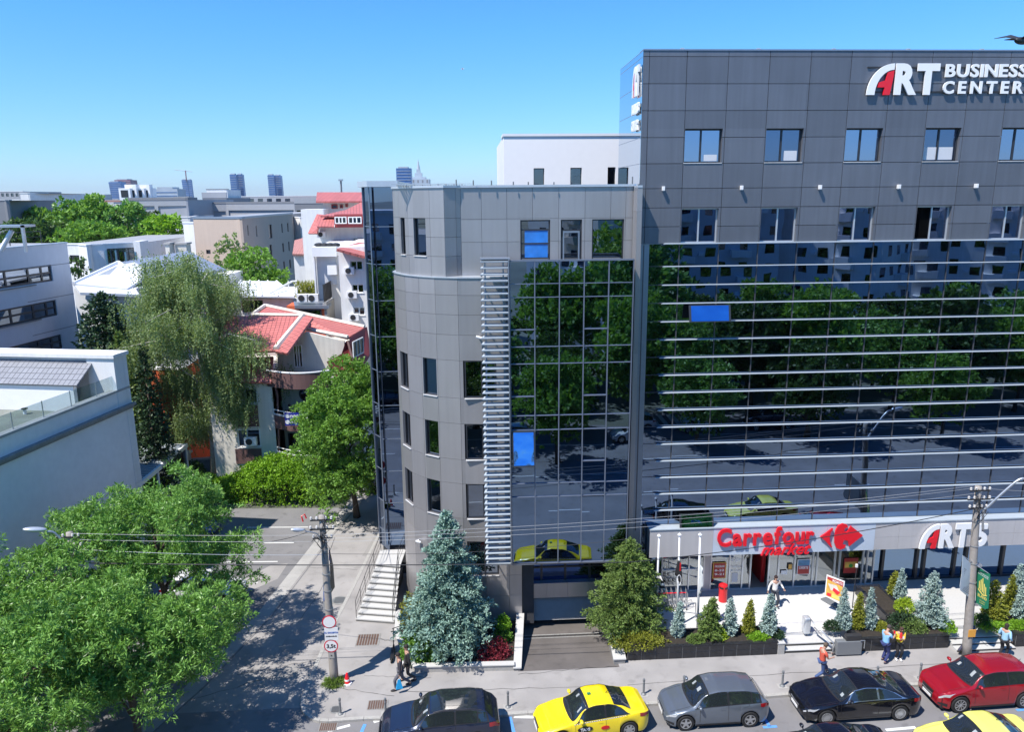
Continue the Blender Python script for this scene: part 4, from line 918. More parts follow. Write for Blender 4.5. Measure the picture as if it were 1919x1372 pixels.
# far left white blocks
bldg('flat_block', 'white roof top storey at the far left above the trees', [W2(-30,150,380), W2(42,150,380), W2(68,160,380)], P(20,375,150).z, back=20, wall='stucco_w', wins=[(0,(36,380,41,386))])
bldg('flat_block', 'white stepped block with rooftop plant at the far left', [W2(40,140,380), W2(58,140,380), W2(93,150,380)], P(50,362,140).z, back=14, wall='stucco_w', wins=[(1,(60,376,84,381))])
bldg('flat_block', 'grey topped flats at the far left edge', [W2(-20,220,370), W2(45,220,370)], P(20,359,220).z, back=20, wall='mgrey_w', wins=[(0,(2+k*9,362,8+k*9,368)) for k in range(5)])
bldg('flat_block', 'grey panelled wall block at the extreme left edge', [W2(-20,110,390), W2(18,110,390), W2(24,118,390)], P(5,376,110).z, back=12, wall='grey_w', cop='mgrey_w', wins=[(0,(6,388,8,403),dict(fw=.03)),(0,(12,388,14,402),dict(fw=.03))])
# roof plant on the modern block
rnd = random.Random(3)
for k, (x, lab) in enumerate(((238,'leftmost boxy unit beside the tree top'), (250,'second boxy unit from the left'), (264,'large louvred unit in the middle'), (275,'louvred unit right of the middle'), (281,'rightmost small dark fronted unit'))):
    p = P(x, 372, 158+k); t = thing('roof_unit', 'rooftop ventilation unit on the grey modern block, '+lab, 'roof plant', (p.x, p.y, z6), 0, 'ventilation units on the grey block')
    m = MB(); m.box((-1.1,-.8,0), (1.1,.8,2.4+.7*(k % 2))); m.build('case', M_['white_p'], t); m = MB(); m.box((-.7,-.83,.6), (.7,-.805,2.0)); m.build('grille', M_['iron'], t)
# --- red roofed flats
zr1 = P(620, 372, 92).z
t = thing('red_roof_flats', 'white stepped apartment building with bright red roofs beside the dark glass corner', 'building', (0,0,0))
def wallbox(px0, px1, ytop, Y_, back, m, parent, z0=0, name='wall', wins=(), frame='frame_w', g_='darkglass', **kw):
    a, b = W2(px0, Y_, ytop), W2(px1, Y_, ytop); zt_ = P((px0+px1)/2, ytop, Y_).z; fr = Fr((a[0], Y_), (1, 0)); L_ = b[0]-a[0]; ops = []; k = MB()
    for w_ in wins:
        r_ = fr.rect(*w_); ops.append(r_); fr.window(parent, r_, M_[frame], M_[g_], depth=kw.get('depth', .18), fw=.07, vs=kw.get('vs', (.5,)), sill=M_['white_p'])
    fr.panels(k, [0, L_], [z0, zt_], ops, gap=0, d0=-.3); k.build(name, M_[m], parent)
    k = MB(); k.box((a[0], Y_+.3, z0), (b[0], Y_+back, zt_-.01)); k.build(name+'_core', M_[m], parent); return zt_
wallbox(633, 760, 462, 61, 14, 'stucco_w', t, wins=[(656,489,680,506), (659,533,682,549), (662,576,684,591)])
wallbox(585, 634, 462, 64, 12, 'stucco_w', t)
k = MB(); fr = Fr((0, 63.9), (1, 0)); fr.box(k, *fr.rect(593,479,632,533), -.1, .02); k.build('loggia_shade', M_['stucco_s'], t)
k = MB(); fr.box(k, *fr.rect(591,478,594,560), 0, .5); fr.box(k, *fr.rect(588,462,634,479), 0, .9); fr.box(k, *fr.rect(616,496,634,513), 0, .8); k.build('loggia_frame', M_['white_p'], t)
wallbox(598, 760, 425, 74, 12, 'stucco_w', t, wins=[(661,446,671,455), (671.5,446,681,455)])
slab('red_roof', [P(577,437,72.5), P(594,401,75), P(596,424,71.8), P(594,437,71.8)], .15, M_['rtile'], t)
slab('red_roof', [P(594,424,71.5), P(626,424,71.5), P(626,404,74), P(594,401,75)], .15, M_['rtile'], t)
k = MB(); fr = Fr((0, 72.2), (1, 0)); a, b, c, d = fr.rect(626,402,760,425); k.box((a,72.2,c),(b,78,d)); k.build('dormer_wall', M_['rpanel'], t)
for w_ in ((627,406,650,419), (652,406,678,419)): fr.window(t, fr.rect(*w_, .1), M_['frame_w'], M_['darkglass'], depth=-.12, fw=.09, vs=(.33,.66))
slab('red_roof', [P(600,404,73), P(760,405,73), P(760,383,82), P(676,379,82), P(648,393,78)], .15, M_['rtile'], t)
k = MB(); a, b = P(606,398,84), P(760,378,84); k.box((a.x,84,10),(b.x,92,P(640,379,84).z)); k.build('upper_storey', M_['stucco_w'], t)
k = MB(); fr = Fr((0, 83.9), (1, 0)); 
for w_ in ((621,383,633,391), (637,383,643,390), (647,382,652,388)): fr.window(t, fr.rect(*w_), M_['rpanel'], M_['darkglass'], depth=-.02, fw=.1)
slab('red_roof', [P(592,377,82), P(760,376,82), P(760,360,90), P(594,360,90)], .18, M_['rsheet'], t)
slab('red_roof', [P(631,466,59.8), P(760,500,59.8), P(760,462,66), P(672,454,66)], .2, M_['rtile'], t)
k = MB(); p = P(588,400,80); k.box((p.x-1.3,80,10),(p.x+1.0,83,P(588,392,80).z)); k.build('chimney', M_['stucco_w'], t)
k = MB(); p = P(618, 380, 83); 
for i, x in enumerate((597, 607, 618, 628)): q_ = P(x, 459, 64); k.ell((q_.x, 64.2, q_.z), (.42, .4, .18), 10, 5)
k.build('roof_fans', M_['iron'], t)
for i, (x, y, lab) in enumerate(((655,511,'topmost of the four on the white wall'), (660,556,'second from the top on the white wall'), (664,598,'lowest on the white wall'), (603,442,'on the balcony below the red tiled roof'))):
    Yu = 60.8 if i < 3 else 73.6; p = P(x, y+3, Yu); ac_unit((p.x, Yu, p.z), (0,-1), 'white cooling unit of the red roofed flats, '+lab, .95)
t = thing('pink_roof_house', 'low white house with a faded pink tiled roof behind the tan block', 'house', (0,0,0))
slab('tiled_roof', [P(548,476,88), P(585,476,88), P(588,440,96), P(552,450,96)], .2, M_['ptile'], t)
wallbox(550, 590, 476, 88.5, 10, 'stucco_w', t, wins=[(578,511,585,526)])
# --- white glazed penthouse with planted terrace
t = thing('penthouse', 'white glass roofed penthouse with a planted terrace and orange walls', 'building', (0,0,0))
slab('glass_roof', [P(430,554,63), P(552,556,63), P(518,527,70), P(452,526,70)], .12, M_['lead'], t)
k = MB()
for f_ in (0, .25, .5, .75, 1): k.tube([P(430,553,63).lerp(P(552,555,63), f_), P(452,525,70).lerp(P(518,526,70), f_)], .07, 6)
k.build('roof_ribs', M_['white_p'], t)
wallbox(450, 556, 560, 64, 9, 'stucco_w', t, wins=[(452,563,494,585)], frame='frame_d')
k = MB(); 
for x, y in ((540,527),(552,532),(528,540),(540,545)): p = P(x, y, 66); k.box((p.x-.05,66,p.z-1.6),(p.x+.05,66.1,p.z))
k.tube([P(505,550,63.5), P(548,527,66.5), P(556,527,66.5)], .08, 6); k.tube([P(556,551,63.5), P(556,529,66.5)], .08, 6); k.build('pergola_frame', M_['white_p'], t)
p, q_ = P(556, 566, 62), P(640, 612, 62)
k = MB(); k.box((p.x-.6, 61, 0), (P(612,580,62).x, 64.5, P(560,573,61).z)); k.build('orange_wall', M_['stucco_o'], t)
slab('terrace_roof', [P(552,573,60.8), P(616,573,60.8), P(628,556,66), P(548,556,66)], .25, M_['mull'], t)
k = MB(); fr = Fr((0, 60.98), (1, 0)); fr.window(t, fr.rect(561,580,604,598), M_['frame_d'], M_['darkglass'], depth=-.03, fw=.12)
k = MB(); a = Vector((P(612,575,61).x, 61, 0)); b = Vector((P(640,560,67).x, 67, 0)); fr = Fr(a, b-a); fr.box(k, 0, (b-a).length, 0, P(625,562,63).z, -.3, 0); k.build('side_wall', M_['conc'], t)
k = MB()
for i in range(12): fr.box(k, i*.5, i*.5+.06, P(625,562,63).z, P(625,562,63).z+1.5, -.2, -.15)
fr.box(k, 0, 5.6, P(625,562,63).z+1.42, P(625,562,63).z+1.5, -.21, -.14); fr.box(k, 0, 5.6, P(625,562,63).z+.1, P(625,562,63).z+1.4, -.19, -.17); k.build('screen', M_['iron'], t)
for i, (x, y, lab) in enumerate(((568,566,'left of the pair on the terrace edge'), (587,566,'right of the pair on the terrace edge'))):
    p = P(x, y, 61.4); ac_unit((p.x, 61.4, p.z), (0,-1), 'white cooling unit of the planted penthouse, '+lab, 1.1)
# --- house with red roof, curved balcony and banner
hs = thing('balcony_house', 'cream house with steep red tiled roofs and curved brown balconies', 'house', (0,0,0))
Yh = 51.0; FH = Fr((0, Yh), (1, 0))
hz = lambda y, Y_=Yh: P(500, y, Y_).z
zt_, zg = hz(723), 0
xl, xm, xr = W2(395, Yh, 780)[0], W2(514, Yh, 780)[0], W2(640, Yh, 780)[0]
k = MB(); ops = [FH.rect(440,728,484,757), FH.rect(443,805,490,838)]
FH.panels(k, [xl, W2(485,Yh,780)[0], xm], [0, hz(716)], ops, gap=0, d0=-.3); k.build('wall', M_['stucco_c'], hs)
for r_ in ops: FH.window(hs, r_, M_['frame_w'], M_['darkglass'], depth=.12, fw=.1, vs=(.4,), sill=M_['white_p'])
for r4 in ((439,760,486,799), (441,842,492,868)): k = MB(); FH.box(k, *FH.rect(*r4), 0, .06); k.build('brown_panel', M_['brown'], hs)
k = MB(); k.box((xl, Yh+.3, 0), (xm, Yh+9, hz(716))); k.box((xm, Yh+2.4, 0), (xr, Yh+9, hz(716))); k.build('core_wall', M_['stucco_c'], hs)
k = MB(); k.box((xm-.3, Yh+.01, 0), (xm, Yh+2.39, hz(716))); k.build('loggia_wall', M_['stucco_c'], hs)
def arcband(mb, xa, xb, ya, bulge, z0, z1, th=.14, n=14):
    pts = []
    for i in range(n+1):
        f_ = i/n; pts.append((xa+(xb-xa)*f_, ya-bulge*math.sin(math.pi*(.08+.72*f_))+bulge*.25))
    for i in range(n):
        (x0_, y0_), (x1_, y1_) = pts[i], pts[i+1]
        mb.hexa([(x0_,y0_,z0),(x1_,y1_,z0),(x1_,y1_+th,z0),(x0_,y0_+th,z0),(x0_,y0_,z1),(x1_,y1_,z1),(x1_,y1_+th,z1),(x0_,y0_+th,z1)])
    return pts
bal = [(693,722,'upper'), (775,800,'mid'), (845,868,'low')]
for i, (ya_, yb_, _) in enumerate(bal):
    k = MB(); xb_ = W2(628 if i == 0 else 622, Yh, 780)[0]; xa_ = W2(508 if i == 0 else 516, Yh, 780)[0]
    pts = arcband(k, xa_, xb_, Yh-.3, 1.5, hz(yb_), hz(ya_)+(.0)); o = k.build('balcony_front', M_['brown'], hs)
    k = MB(); z = hz(yb_); k.prism([(x, y+.15, z) for x, y in pts]+[(xb_, Yh+2.4, z), (xa_, Yh+2.4, z)], (0, 0, .15)); o2 = k.build('balcony_floor', M_['conc'], hs); tri(o2)
    k = MB(); arcband(k, xa_, xb_, Yh-.33, 1.5, hz(ya_), hz(ya_)+.06, .2)
    if i: arcband(k, xa_, xb_, Yh-.26, 1.5, hz(ya_)+.32, hz(ya_)+.37, .05)
    for j in range(0, 15, 3):
        if i: k.box((pts[j][0]-.02, pts[j][1]+.02, hz(ya_)), (pts[j][0]+.02, pts[j][1]+.06, hz(ya_)+.33))
    k.build('balcony_rail', M_['white_p'], hs)
# round window, glazing of the loggias
k = MB(); FHb = Fr((0, Yh+2.39), (1, 0)); c_ = FHb.px(577, 738); k.tube([FHb.p(*c_, .0), FHb.p(*c_, .10)], .62, 20); o = k.build('round_window', M_['frame_d'], hs)
k = MB(); k.tube([FHb.p(*c_, .101), FHb.p(*c_, .12)], .5, 20); k.build('pane', M_['darkglass'], o)
for w_ in ((534,735,540,776), (540,812,560,850)): FHb.window(hs, FHb.rect(*w_), M_['frame_d'], M_['darkglass'], depth=-.04, fw=.08)
# attic recess behind the top balcony
FHa = Fr((0, 53.4), (1, 0)); k = MB(); zfl = hz(722); 
k.prism([FHa.p(FHa.px(519,665)[0], zfl), FHa.p(FHa.px(645,690)[0], zfl), FHa.p(FHa.px(645,640)[0], P(640,640,53.4).z), FHa.p(FHa.px(572,615)[0], P(572,622,53.4).z), FHa.p(FHa.px(519,660)[0], P(519,662,53.4).z)], (0,.3,0)); o = k.build('attic_wall', M_['stucco_c'], hs); tri(o)
FHa.window(hs, FHa.rect(549,646,569,688), M_['frame_w'], M_['darkglass'], depth=-.05, fw=.07, vs=(.33,.66))
k = MB(); a, b = P(616,677,51.2), P(640,640,54); k.prism([P(612,678,50.6), P(640,663,52.3), P(648,640,53.2), P(658,648,53.6), P(676,693,52.5), P(629,712,50.4)], (.12,.5,-.0)); o = k.build('red_parapet', M_['rpanel'], hs); tri(o)
# roofs
ap = P(570, 594, 55)
slab('roof', [P(428,592,55.5), P(566,593,55.5), P(515,657,50.4), P(400,663,50.4)], .16, M_['rtile'], hs)
slab('roof', [P(566,593,55.5), P(586,595,54.6), P(538,662,50.0), P(515,658,50.3)], .16, M_['rtile'], hs)
slab('roof', [P(498,574,60), P(683,614,57), P(652,633,53.4), P(565,612,56), P(572,597,56.6), P(474,590,57.5)], .16, M_['rtile'], hs)
slab('mansard_roof', [P(430,672,51.8), P(512,668,51.8), P(508,718,50.2), P(425,714,50.2)], .16, M_['rtile'], hs)
k = MB()
for a_, b_, r_ in ((P(474,591,57.4), P(568,592.5,55.7), .15), (P(568,592.5,55.7), P(516,656,50.5), .2), (P(474,590,57.5), P(497,574,60), .16), (P(497,574,60), P(683,614,57), .16), (P(574,618,54.8), P(652,633,53.3), .14)): k.tube([a_+Vector((0,0,.06)), b_+Vector((0,0,.06))], r_, 6)
k.build('ridge_caps', M_['stucco_c'], hs)
k = MB(); k.prism([P(654,634,53.2), P(684,614,57), P(692,664,55), P(670,702,51.8), P(664,690,51.9)], (.1,.45,-.02)); o = k.build('gable_wall', M_['rpanel'], hs); tri(o)
frg = Fr(P(658,640,53.0), (P(688,640,56.0)-P(658,640,53.0)).to_2d()); frg.window(hs, frg.rect(659,641,680,661,.25), M_['frame_w'], M_['darkglass'], depth=-.3, fw=.08, vs=(.33,.66))
k = MB(); k.tube([P(513,716,50.7), P(520,740,50.8), P(524,870,50.8)], .07, 8); k.build('downpipe', M_['brown'], hs); k = MB(); k.tube([P(652,640,53), P(668,700,51.9), P(676,712,52)], .09, 8); k.build('downpipe', M_['brown'], hs)
k = MB(); k.box((W2(560,55)[0], 55, 0), (W2(672,57)[0], 62, P(640,640,55).z-.8)); k.build('rear_wall', M_['stucco_c'], hs)
# blue banner with white emblems
t = thing('banner', 'blue hanging banner with white lettering on the middle balcony', 'banner', (0,0,0))
fb_ = Fr((0, 49.1), (1, 0)); r_ = fb_.rect(533,774,567,797); k = MB(); fb_.box(k, *r_, 0, .02); k.build('cloth', mat('banner blue', (.01,.02,.26), rough=.6), t)
for yy in (780, 791):
    c_ = fb_.px(539, yy); k = MB(); k.tube([fb_.p(*c_, .021), fb_.p(*c_, .03)], .15, 14); k.build('emblem', M_['white_p'], t)
    v, f = text_mesh('nord', .36, .01, .008); place2d(v, f, fb_, fb_.px(544, yy)[0], fb_.px(544, yy+2.5)[1], .022).build('lettering', M_['white_p'], t)
a = P(478, 792, 50.7); ac_unit(FH.p(*FH.px(473, 832), .35), (0,-1), 'grey cooling unit low on the wall of the balcony house', 1.0)
k = MB()
# --- orange house behind the birch
t, _ = bldg('orange_house', 'orange rendered house with white window frames behind the birch', [W2(258,56,780), W2(345,55,780)], P(300,690,56).z, back=8, wall='stucco_o', frame='frame_w', wins=[(0,(263,755,276,762)),(0,(262,826,282,834)),(0,(264,838,283,842))])
# --- garden walls
t = thing('garden_wall', 'grey weathered stone garden wall behind the ivy hedge', 'wall', (0,0,0))
a, b = G(375, 912), G(452, 905); f_ = Fr(a, b-a); k = MB(); f_.box(k, -2, (b-a).length+9, 0, 2.0, -.3, 0); k.build('wall', M_['conc_d'], t); k = MB(); f_.box(k, -2.05, (b-a).length+9.05, 2.0, 2.1, -.38, .08); k.build('coping', M_['conc'], t)
t = thing('gate_pier', 'white gate pier at the end of the slatted annex', 'pier', G(352, 915)); k = MB(); k.box((-.35,-.35,0),(.35,.35,2.6)); k.build('shaft', M_['stucco_w'], t); k = MB(); k.box((-.45,-.45,2.601),(.45,.45,2.75)); k.build('cap', M_['stucco_w'], t)
# ------------------------------------------------------------------ skyline
M_['far_glass'] = mat('far glass', (.07,.16,.36), rough=.35, metal=.3, var=.25, scale=.08)
M_['far_pale'] = mat('far pale', (.40,.45,.50), rough=.7, var=.12, scale=.05)
M_['far_red'] = mat('far red cladding', (.22,.09,.12), rough=.5, var=.15, scale=.1)
def tower_(label, x0_, x1_, ytop, Y_, m, dx=0, name='high_rise', fl=16, strip_m='far_pale'):
    t = thing(name, label, 'tower', (0,0,0)); a, b = P(x0_, ytop, Y_), P(x1_, ytop, Y_); w_ = b.x-a.x; zt_ = a.z; sh = dx*Y_/FPX
    k = MB(); k.hexa([(a.x+sh,Y_,-5),(b.x+sh,Y_,-5),(b.x+sh,Y_+w_,-5),(a.x+sh,Y_+w_,-5),(a.x,Y_,zt_),(b.x,Y_,zt_),(b.x,Y_+w_,zt_),(a.x,Y_+w_,zt_)]); k.build('facade', M_[m], t)
    k = MB(); h = zt_/fl
    for i in range(1, fl):
        f_ = 1-i/fl; k.box((a.x+sh*f_+w_*.03, Y_-.5, i*h), (b.x+sh*f_-w_*.03, Y_-.05, i*h+h*.16))
    k.build('floor_bands', M_[strip_m], t); 
    k = MB(); k.box((a.x+w_*.15, Y_+.2, zt_), (b.x-w_*.2, Y_+w_*.8, zt_+h*.5)); k.build('roof_plant', M_['far_pale'], t); return t
tower_('wide slanted blue glass tower at the left of the skyline', 203, 226, 341, 1500, 'far_glass', 4)
tower_('reddish tower overlapping the slanted blue glass tower', 214, 244, 337, 1700, 'far_red', 4)
tower_('low broad pale glass block on the skyline beneath the crane', 288, 332, 354, 1500, 'far_pale', 0, fl=6, strip_m='far_glass')
tower_('slim blue tower core still under construction with crane above', 340, 350, 337, 1900, 'far_glass', 3)
tower_('thin side core of the tower under construction', 352.5, 358, 337, 1900, 'far_glass', 1)
tower_('left tower of the tall twin pair with a red roof edge', 430, 442, 327, 1400, 'far_glass', 1); tower_('slightly lower right half of the reddish topped twin tower', 443, 454, 327, 1420, 'far_glass', 1)
tower_('left half of the right twin tower on the skyline', 501, 513, 328, 1400, 'far_glass', 1); tower_('right half of the right twin tower on the skyline', 514, 526, 329, 1420, 'far_glass', 1)
tower_('blue tower directly above the wing roof', 742, 770, 315, 900, 'far_glass', 0)
t = thing('tower_crane', 'tower crane over the unfinished skyline tower', 'crane', (0,0,0)); a = P(349, 337, 1900); k = MB(); k.box((a.x-1, 1900, a.z-5), (a.x+1, 1902, a.z+22)); k.build('mast', M_['far_red'], t)
k = MB(); k.tube([(a.x-26, 1901, a.z+24), (a.x+16, 1901, a.z+19)], .7, 4); k.build('jib', M_['far_pale'], t)
t = thing('palace_tower', 'pale stepped palace tower with a thin spire above the wing roof', 'tower', (0,0,0)); a = P(785, 345, 1300)
k = MB(); 
for w_, y0, y1 in ((40, 352, 336), (26, 336, 332), (13, 332, 324), (7, 324, 317)):
    z0_, z1_ = P(785, y0, 1300).z, P(785, y1, 1300).z; ww = w_*1300/FPX/2; k.box((a.x-ww, 1300-ww, z0_ if y0 < 352 else 0), (a.x+ww, 1300+ww, z1_))
k.build('tiers', M_['far_pale'], t); k = MB(); k.tube([(a.x,1300,P(785,317,1300).z), (a.x,1300,P(785,306,1300).z), (a.x,1300,P(785,298,1300).z)], [3, 1.2, .3], 8); k.build('spire', M_['far_pale'], t)
k = MB(); 
for s_ in (-1, -.5, 0, .5, 1): k.box((a.x+s_*15-1.2, 1281.5, P(785,343,1300).z), (a.x+s_*15+1.2, 1282.4, P(785,337.5,1300).z))
k.build('openings', M_['grey_w'], t)
t = thing('roof_mast', 'thin aerial mast standing above the red sheet roof', 'mast', P(640, 361, 95)); k = MB(); k.tube([(0,0,-1),(0,0,1.4)], .12, 6); k.build('pole', M_['grey_w'], t); k = MB(); k.box((-.25,-.25,1.401),(.25,.25,1.6)); k.build('head', M_['steel'], t)
# mid-distance and far roofs that nobody could count
rnd = random.Random(11); k = MB(); k2 = MB(); k3 = MB()
for i in range(1500):
    d = 240*(14**rnd.random()); a = rnd.uniform(-.52, .10); X = d*math.tan(a); w_ = rnd.uniform(8, 26); dp = rnd.uniform(8, 22); h = rnd.uniform(7, 16) if d < 500 else rnd.uniform(9, 20)
    if d > 900 and rnd.random() < .25: h += rnd.uniform(4, 10)
    (k if i % 3 else k2 if i % 2 else k3).box((X, d, 0), (X+w_, d+dp, h))
M_['roofs1'] = mat('city walls', (.46,.46,.45), rough=.9, var=.35, scale=.03); M_['roofs2'] = mat('city grey walls', (.26,.28,.31), rough=.9, var=.3, scale=.03); M_['roofs3'] = mat('city tiled roofs', (.36,.18,.14), rough=.9, var=.3, scale=.03)
for kk, mm in ((k,'roofs1'), (k2,'roofs2'), (k3,'roofs3')):
    tag(kk.build('distant_rooftops', M_[mm]), {'roofs1':'mass of pale distant rooftops fading to the horizon','roofs2':'mass of grey distant rooftops fading to the horizon','roofs3':'mass of reddish distant rooftops near the horizon'}[mm], 'rooftops', None, 'stuff')
# ------------------------------------------------------------------ what stands across the boulevard (seen mirrored in the glass)
def far_block(label, cx_, cy_, w_, d_, z1_, a_, wall):
    t = thing('apartment_block', label, 'building', (cx_, cy_, 0), R(a_)); k = MB(); k.box((-w_/2, -d_/2, 0), (w_/2, d_/2, z1_)); k.box((-w_/2-.2, -d_/2-.2, z1_+.002), (w_/2+.2, d_/2+.2, z1_+.5)); k.build('wall', M_[wall], t)
    g_ = MB(); b_ = MB(); s_ = MB(); rn = random.Random(int(cx_))
    for fr, L_ in ((Fr((w_/2, d_/2), (-1, 0)), w_), (Fr((-w_/2, d_/2), (0, -1)), d_), (Fr((w_/2, -d_/2), (0, 1)), d_)):
        n = int(L_/2.9)
        for f_ in range(int(z1_/2.8)):
            for i in range(n):
                u = .7+i*2.9; z = 1.2+f_*2.8
                if i % 3 == 1: fr.box(b_, u-.3, u+2.2, z-.9, z+.1, 0, 1.0)
                fr.box(g_, u, u+rn.choice((1.0, 1.3)), z, z+1.25, .001, .03)
                if rn.random() < .25: fr.box(s_, u+1.5, u+2.1, z+.2, z+.65, .0, .3)
    g_.build('windows', M_['darkglass'], t); b_.build('balconies', M_['stucco_w'], t); s_.build('cooling_units', M_['white_p'], t)
far_block('white flats with balconies across the boulevard mirrored in the banded glass', 17, -36, 13, 12, 22, 52, 'stucco_w'); far_block('grey flats across the boulevard mirrored between white ones', 35, -40, 16, 14, 21, 8, 'stucco_s'); far_block('white angled flats mirrored right of the grey ones', 52, -34, 13, 12, 23, 50, 'stucco_w'); far_block('pale flats mirrored at the right end of the banded glass', 72, -38, 18, 12, 22, 42, 'stucco_w')
far_block('dim flats mirrored above the trees in the wing glass', -14, -50, 26, 12, 18, 6, 'stucco_s'); far_block('narrow flats mirrored left of the wing louvres', -44, -44, 20, 12, 19, -5, 'stucco_s')
# ------------------------------------------------------------------ cars
def lerp_tab(tab, x):
    if x <= tab[0][0]: return tab[0][1]
    for (a, va), (b, vb) in zip(tab, tab[1:]):
        if x <= b: t_ = (x-a)/(b-a); t_ = t_*t_*(3-2*t_)*.5+t_*.5; return va+(vb-va)*t_
    return tab[-1][1]
def car(label, kind, Lc, Wc, Hc, body, wheel_px=None, pos=None, rz=0, trim=None, spokes=5, extra=None, name='parked_car', group=None, detail=True, lower=None):
    """x=0 at the nose, body length along +x, near side is -y; built in local space centred on (L/2, 0)"""
    g_ = {'sedan':  dict(top=[(0,.50),(.03,.64),(.10,.76),(.24,.86),(.30,.93),(.42,1.36),(.50,1.44),(.62,1.43),(.74,1.28),(.85,1.06),(.95,1.02),(1,.92)], belt=[(0,.50),(.05,.66),(.25,.84),(.45,.90),(.75,.95),(.9,.97),(1,.90)], cowl=.275, ra=.44, rb=.66, rear=.845, sx=(.33,.80)),
          'liftback': dict(top=[(0,.50),(.03,.66),(.10,.78),(.26,.88),(.31,.94),(.43,1.36),(.52,1.44),(.63,1.41),(.76,1.22),(.87,1.03),(.96,1.0),(1,.90)], belt=[(0,.50),(.05,.67),(.25,.86),(.45,.92),(.75,.96),(.9,.97),(1,.90)], cowl=.285, ra=.45, rb=.68, rear=.86, sx=(.345,.84)),
          'hatch':  dict(top=[(0,.52),(.03,.68),(.10,.82),(.20,.92),(.25,.99),(.40,1.47),(.52,1.56),(.75,1.54),(.88,1.45),(.955,1.12),(.99,.98),(1,.9)], belt=[(0,.52),(.05,.70),(.22,.90),(.45,.97),(.75,1.02),(.95,1.04),(1,.9)], cowl=.235, ra=.41, rb=.885, rear=.965, sx=(.28,.90)),
          'suv':    dict(top=[(0,.60),(.03,.80),(.10,.96),(.24,1.06),(.29,1.12),(.41,1.56),(.52,1.66),(.74,1.64),(.87,1.56),(.95,1.22),(.99,1.06),(1,.95)], belt=[(0,.60),(.05,.82),(.25,1.02),(.45,1.08),(.75,1.12),(.95,1.14),(1,.95)], cowl=.27, ra=.42, rb=.87, rear=.955, sx=(.315,.90))}[kind]
    hs_ = Hc/max(v for _, v in g_['top']); fw_, rw_ = Lc*.185, Lc*.805; wr_ = .335 if kind != 'suv' else .37; ar = wr_+.055
    def top(x): return lerp_tab(g_['top'], x/Lc)*hs_
    def belt(x): return min(lerp_tab(g_['belt'], x/Lc)*hs_, top(x)-.004)
    def half(x):
        f_ = x/Lc; w_ = 1-.30*max(0, 1-f_/.11)**2.4-.05*max(0, 1-f_/.3)**2-.20*max(0, 1-(1-f_)/.09)**2.4-.04*max(0, 1-(1-f_)/.25)**2; return Wc/2*w_
    def low(x):
        z = .20+.10*max(0, 1-x/(.07*Lc))+.14*max(0, 1-(Lc-x)/(.06*Lc)); 
        for c_ in (fw_, rw_):
            d = abs(x-c_)
            if d < ar: z = max(z, wr_*.98+math.sqrt(ar*ar-d*d)*1.0)
        return z
    def section(x):
        W_ = half(x); zl = low(x); zb = max(belt(x), zl+.03); zt_ = top(x); gh = min(max((zt_-zb)/.38, 0), 1); gh = gh*gh*(3-2*gh); dz = zb-zl
        wr = W_*(.84-.14*gh); sh = W_*.955
        return [(W_*.955, zl), (W_*.99, zl+.22*dz), (W_*1.0, zl+.52*dz), (W_*.985, zl+.82*dz), (sh, zb), (sh-.02*gh+(wr-sh)*.30, zb+(zt_-zb)*.36), (wr+(sh-wr)*.22, zb+(zt_-zb)*.72), (wr, zt_-(.05*gh+.012)), (wr*.62, zt_-.008-.012*gh), (0, zt_+.004)]
    def S_(x, v):
        p_ = section(x); v = min(max(v, 0), 8.9999); i = int(v); t_ = v-i
        a, b, c, d = p_[max(i-1, 0)], p_[i], p_[i+1], p_[min(i+2, 9)]
        if i >= 8: d = (-p_[8][0], p_[8][1])
        if i in (3, 4): pass
        f = lambda k: .5*((2*b[k])+(-a[k]+c[k])*t_+(2*a[k]-5*b[k]+4*c[k]-d[k])*t_*t_+(-a[k]+3*b[k]-3*c[k]+d[k])*t_**3)
        y, z = f(0), f(1)
        return Vector((x-Lc/2, -y, z))
    def nrm(x, v):
        e = .01; a = S_(x+e, v)-S_(x-e, v); b = S_(x, min(v+.05, 8.99))-S_(x, v-.05); n = a.cross(b)
        if n.length < 1e-9: return Vector((0, -1, 0))
        n.normalize(); c = Vector((x-Lc/2, 0, .6)); 
        return n if n.dot(S_(x, v)-c) > 0 else -n
    root = thing(name, label, 'car', (0, 0, 0), 0, group)
    xs_ = sorted({0, .012, .03, .06, .1, .16, .24, Lc-.012, Lc-.03, Lc-.06, Lc-.1, Lc-.16, Lc-.24} | {i*Lc/56 for i in range(1, 56)} | {c_+ar*math.sin(R(a_)) for c_ in (fw_, rw_) for a_ in range(-90, 91, 10)} | {fw_-ar-.004, fw_+ar+.004, rw_-ar-.004, rw_+ar+.004})
    vs_ = [i*.25 for i in range(36)]+[9]; mb = MB(); nv = len(vs_)
    for x in xs_:
        for v in vs_: mb.v.append(tuple(S_(x, v)))
        for v in vs_[::-1][1:]: p_ = S_(x, v); mb.v.append((p_.x, -p_.y, p_.z))
    m_ = 2*nv-1
    for i in range(len(xs_)-1):
        for j in range(m_-1): mb.f.append((i*m_+j, i*m_+j+1, (i+1)*m_+j+1, (i+1)*m_+j))
    mb.f.append(tuple(range(m_))); mb.f.append(tuple(range((len(xs_)-1)*m_, len(xs_)*m_))[::-1])
    o = mb.build('body', body, root, smooth=True)
    bm = bmesh.new(); bm.from_mesh(o.data); bmesh.ops.recalc_face_normals(bm, faces=bm.faces[:]); bm.to_mesh(o.data); bm.free()
    k = MB(); k.box((-Lc/2+.12, -Wc/2+.16, .17), (Lc/2-.12, Wc/2-.16, .62)); k.build('underbody', M_['black_p'], root)
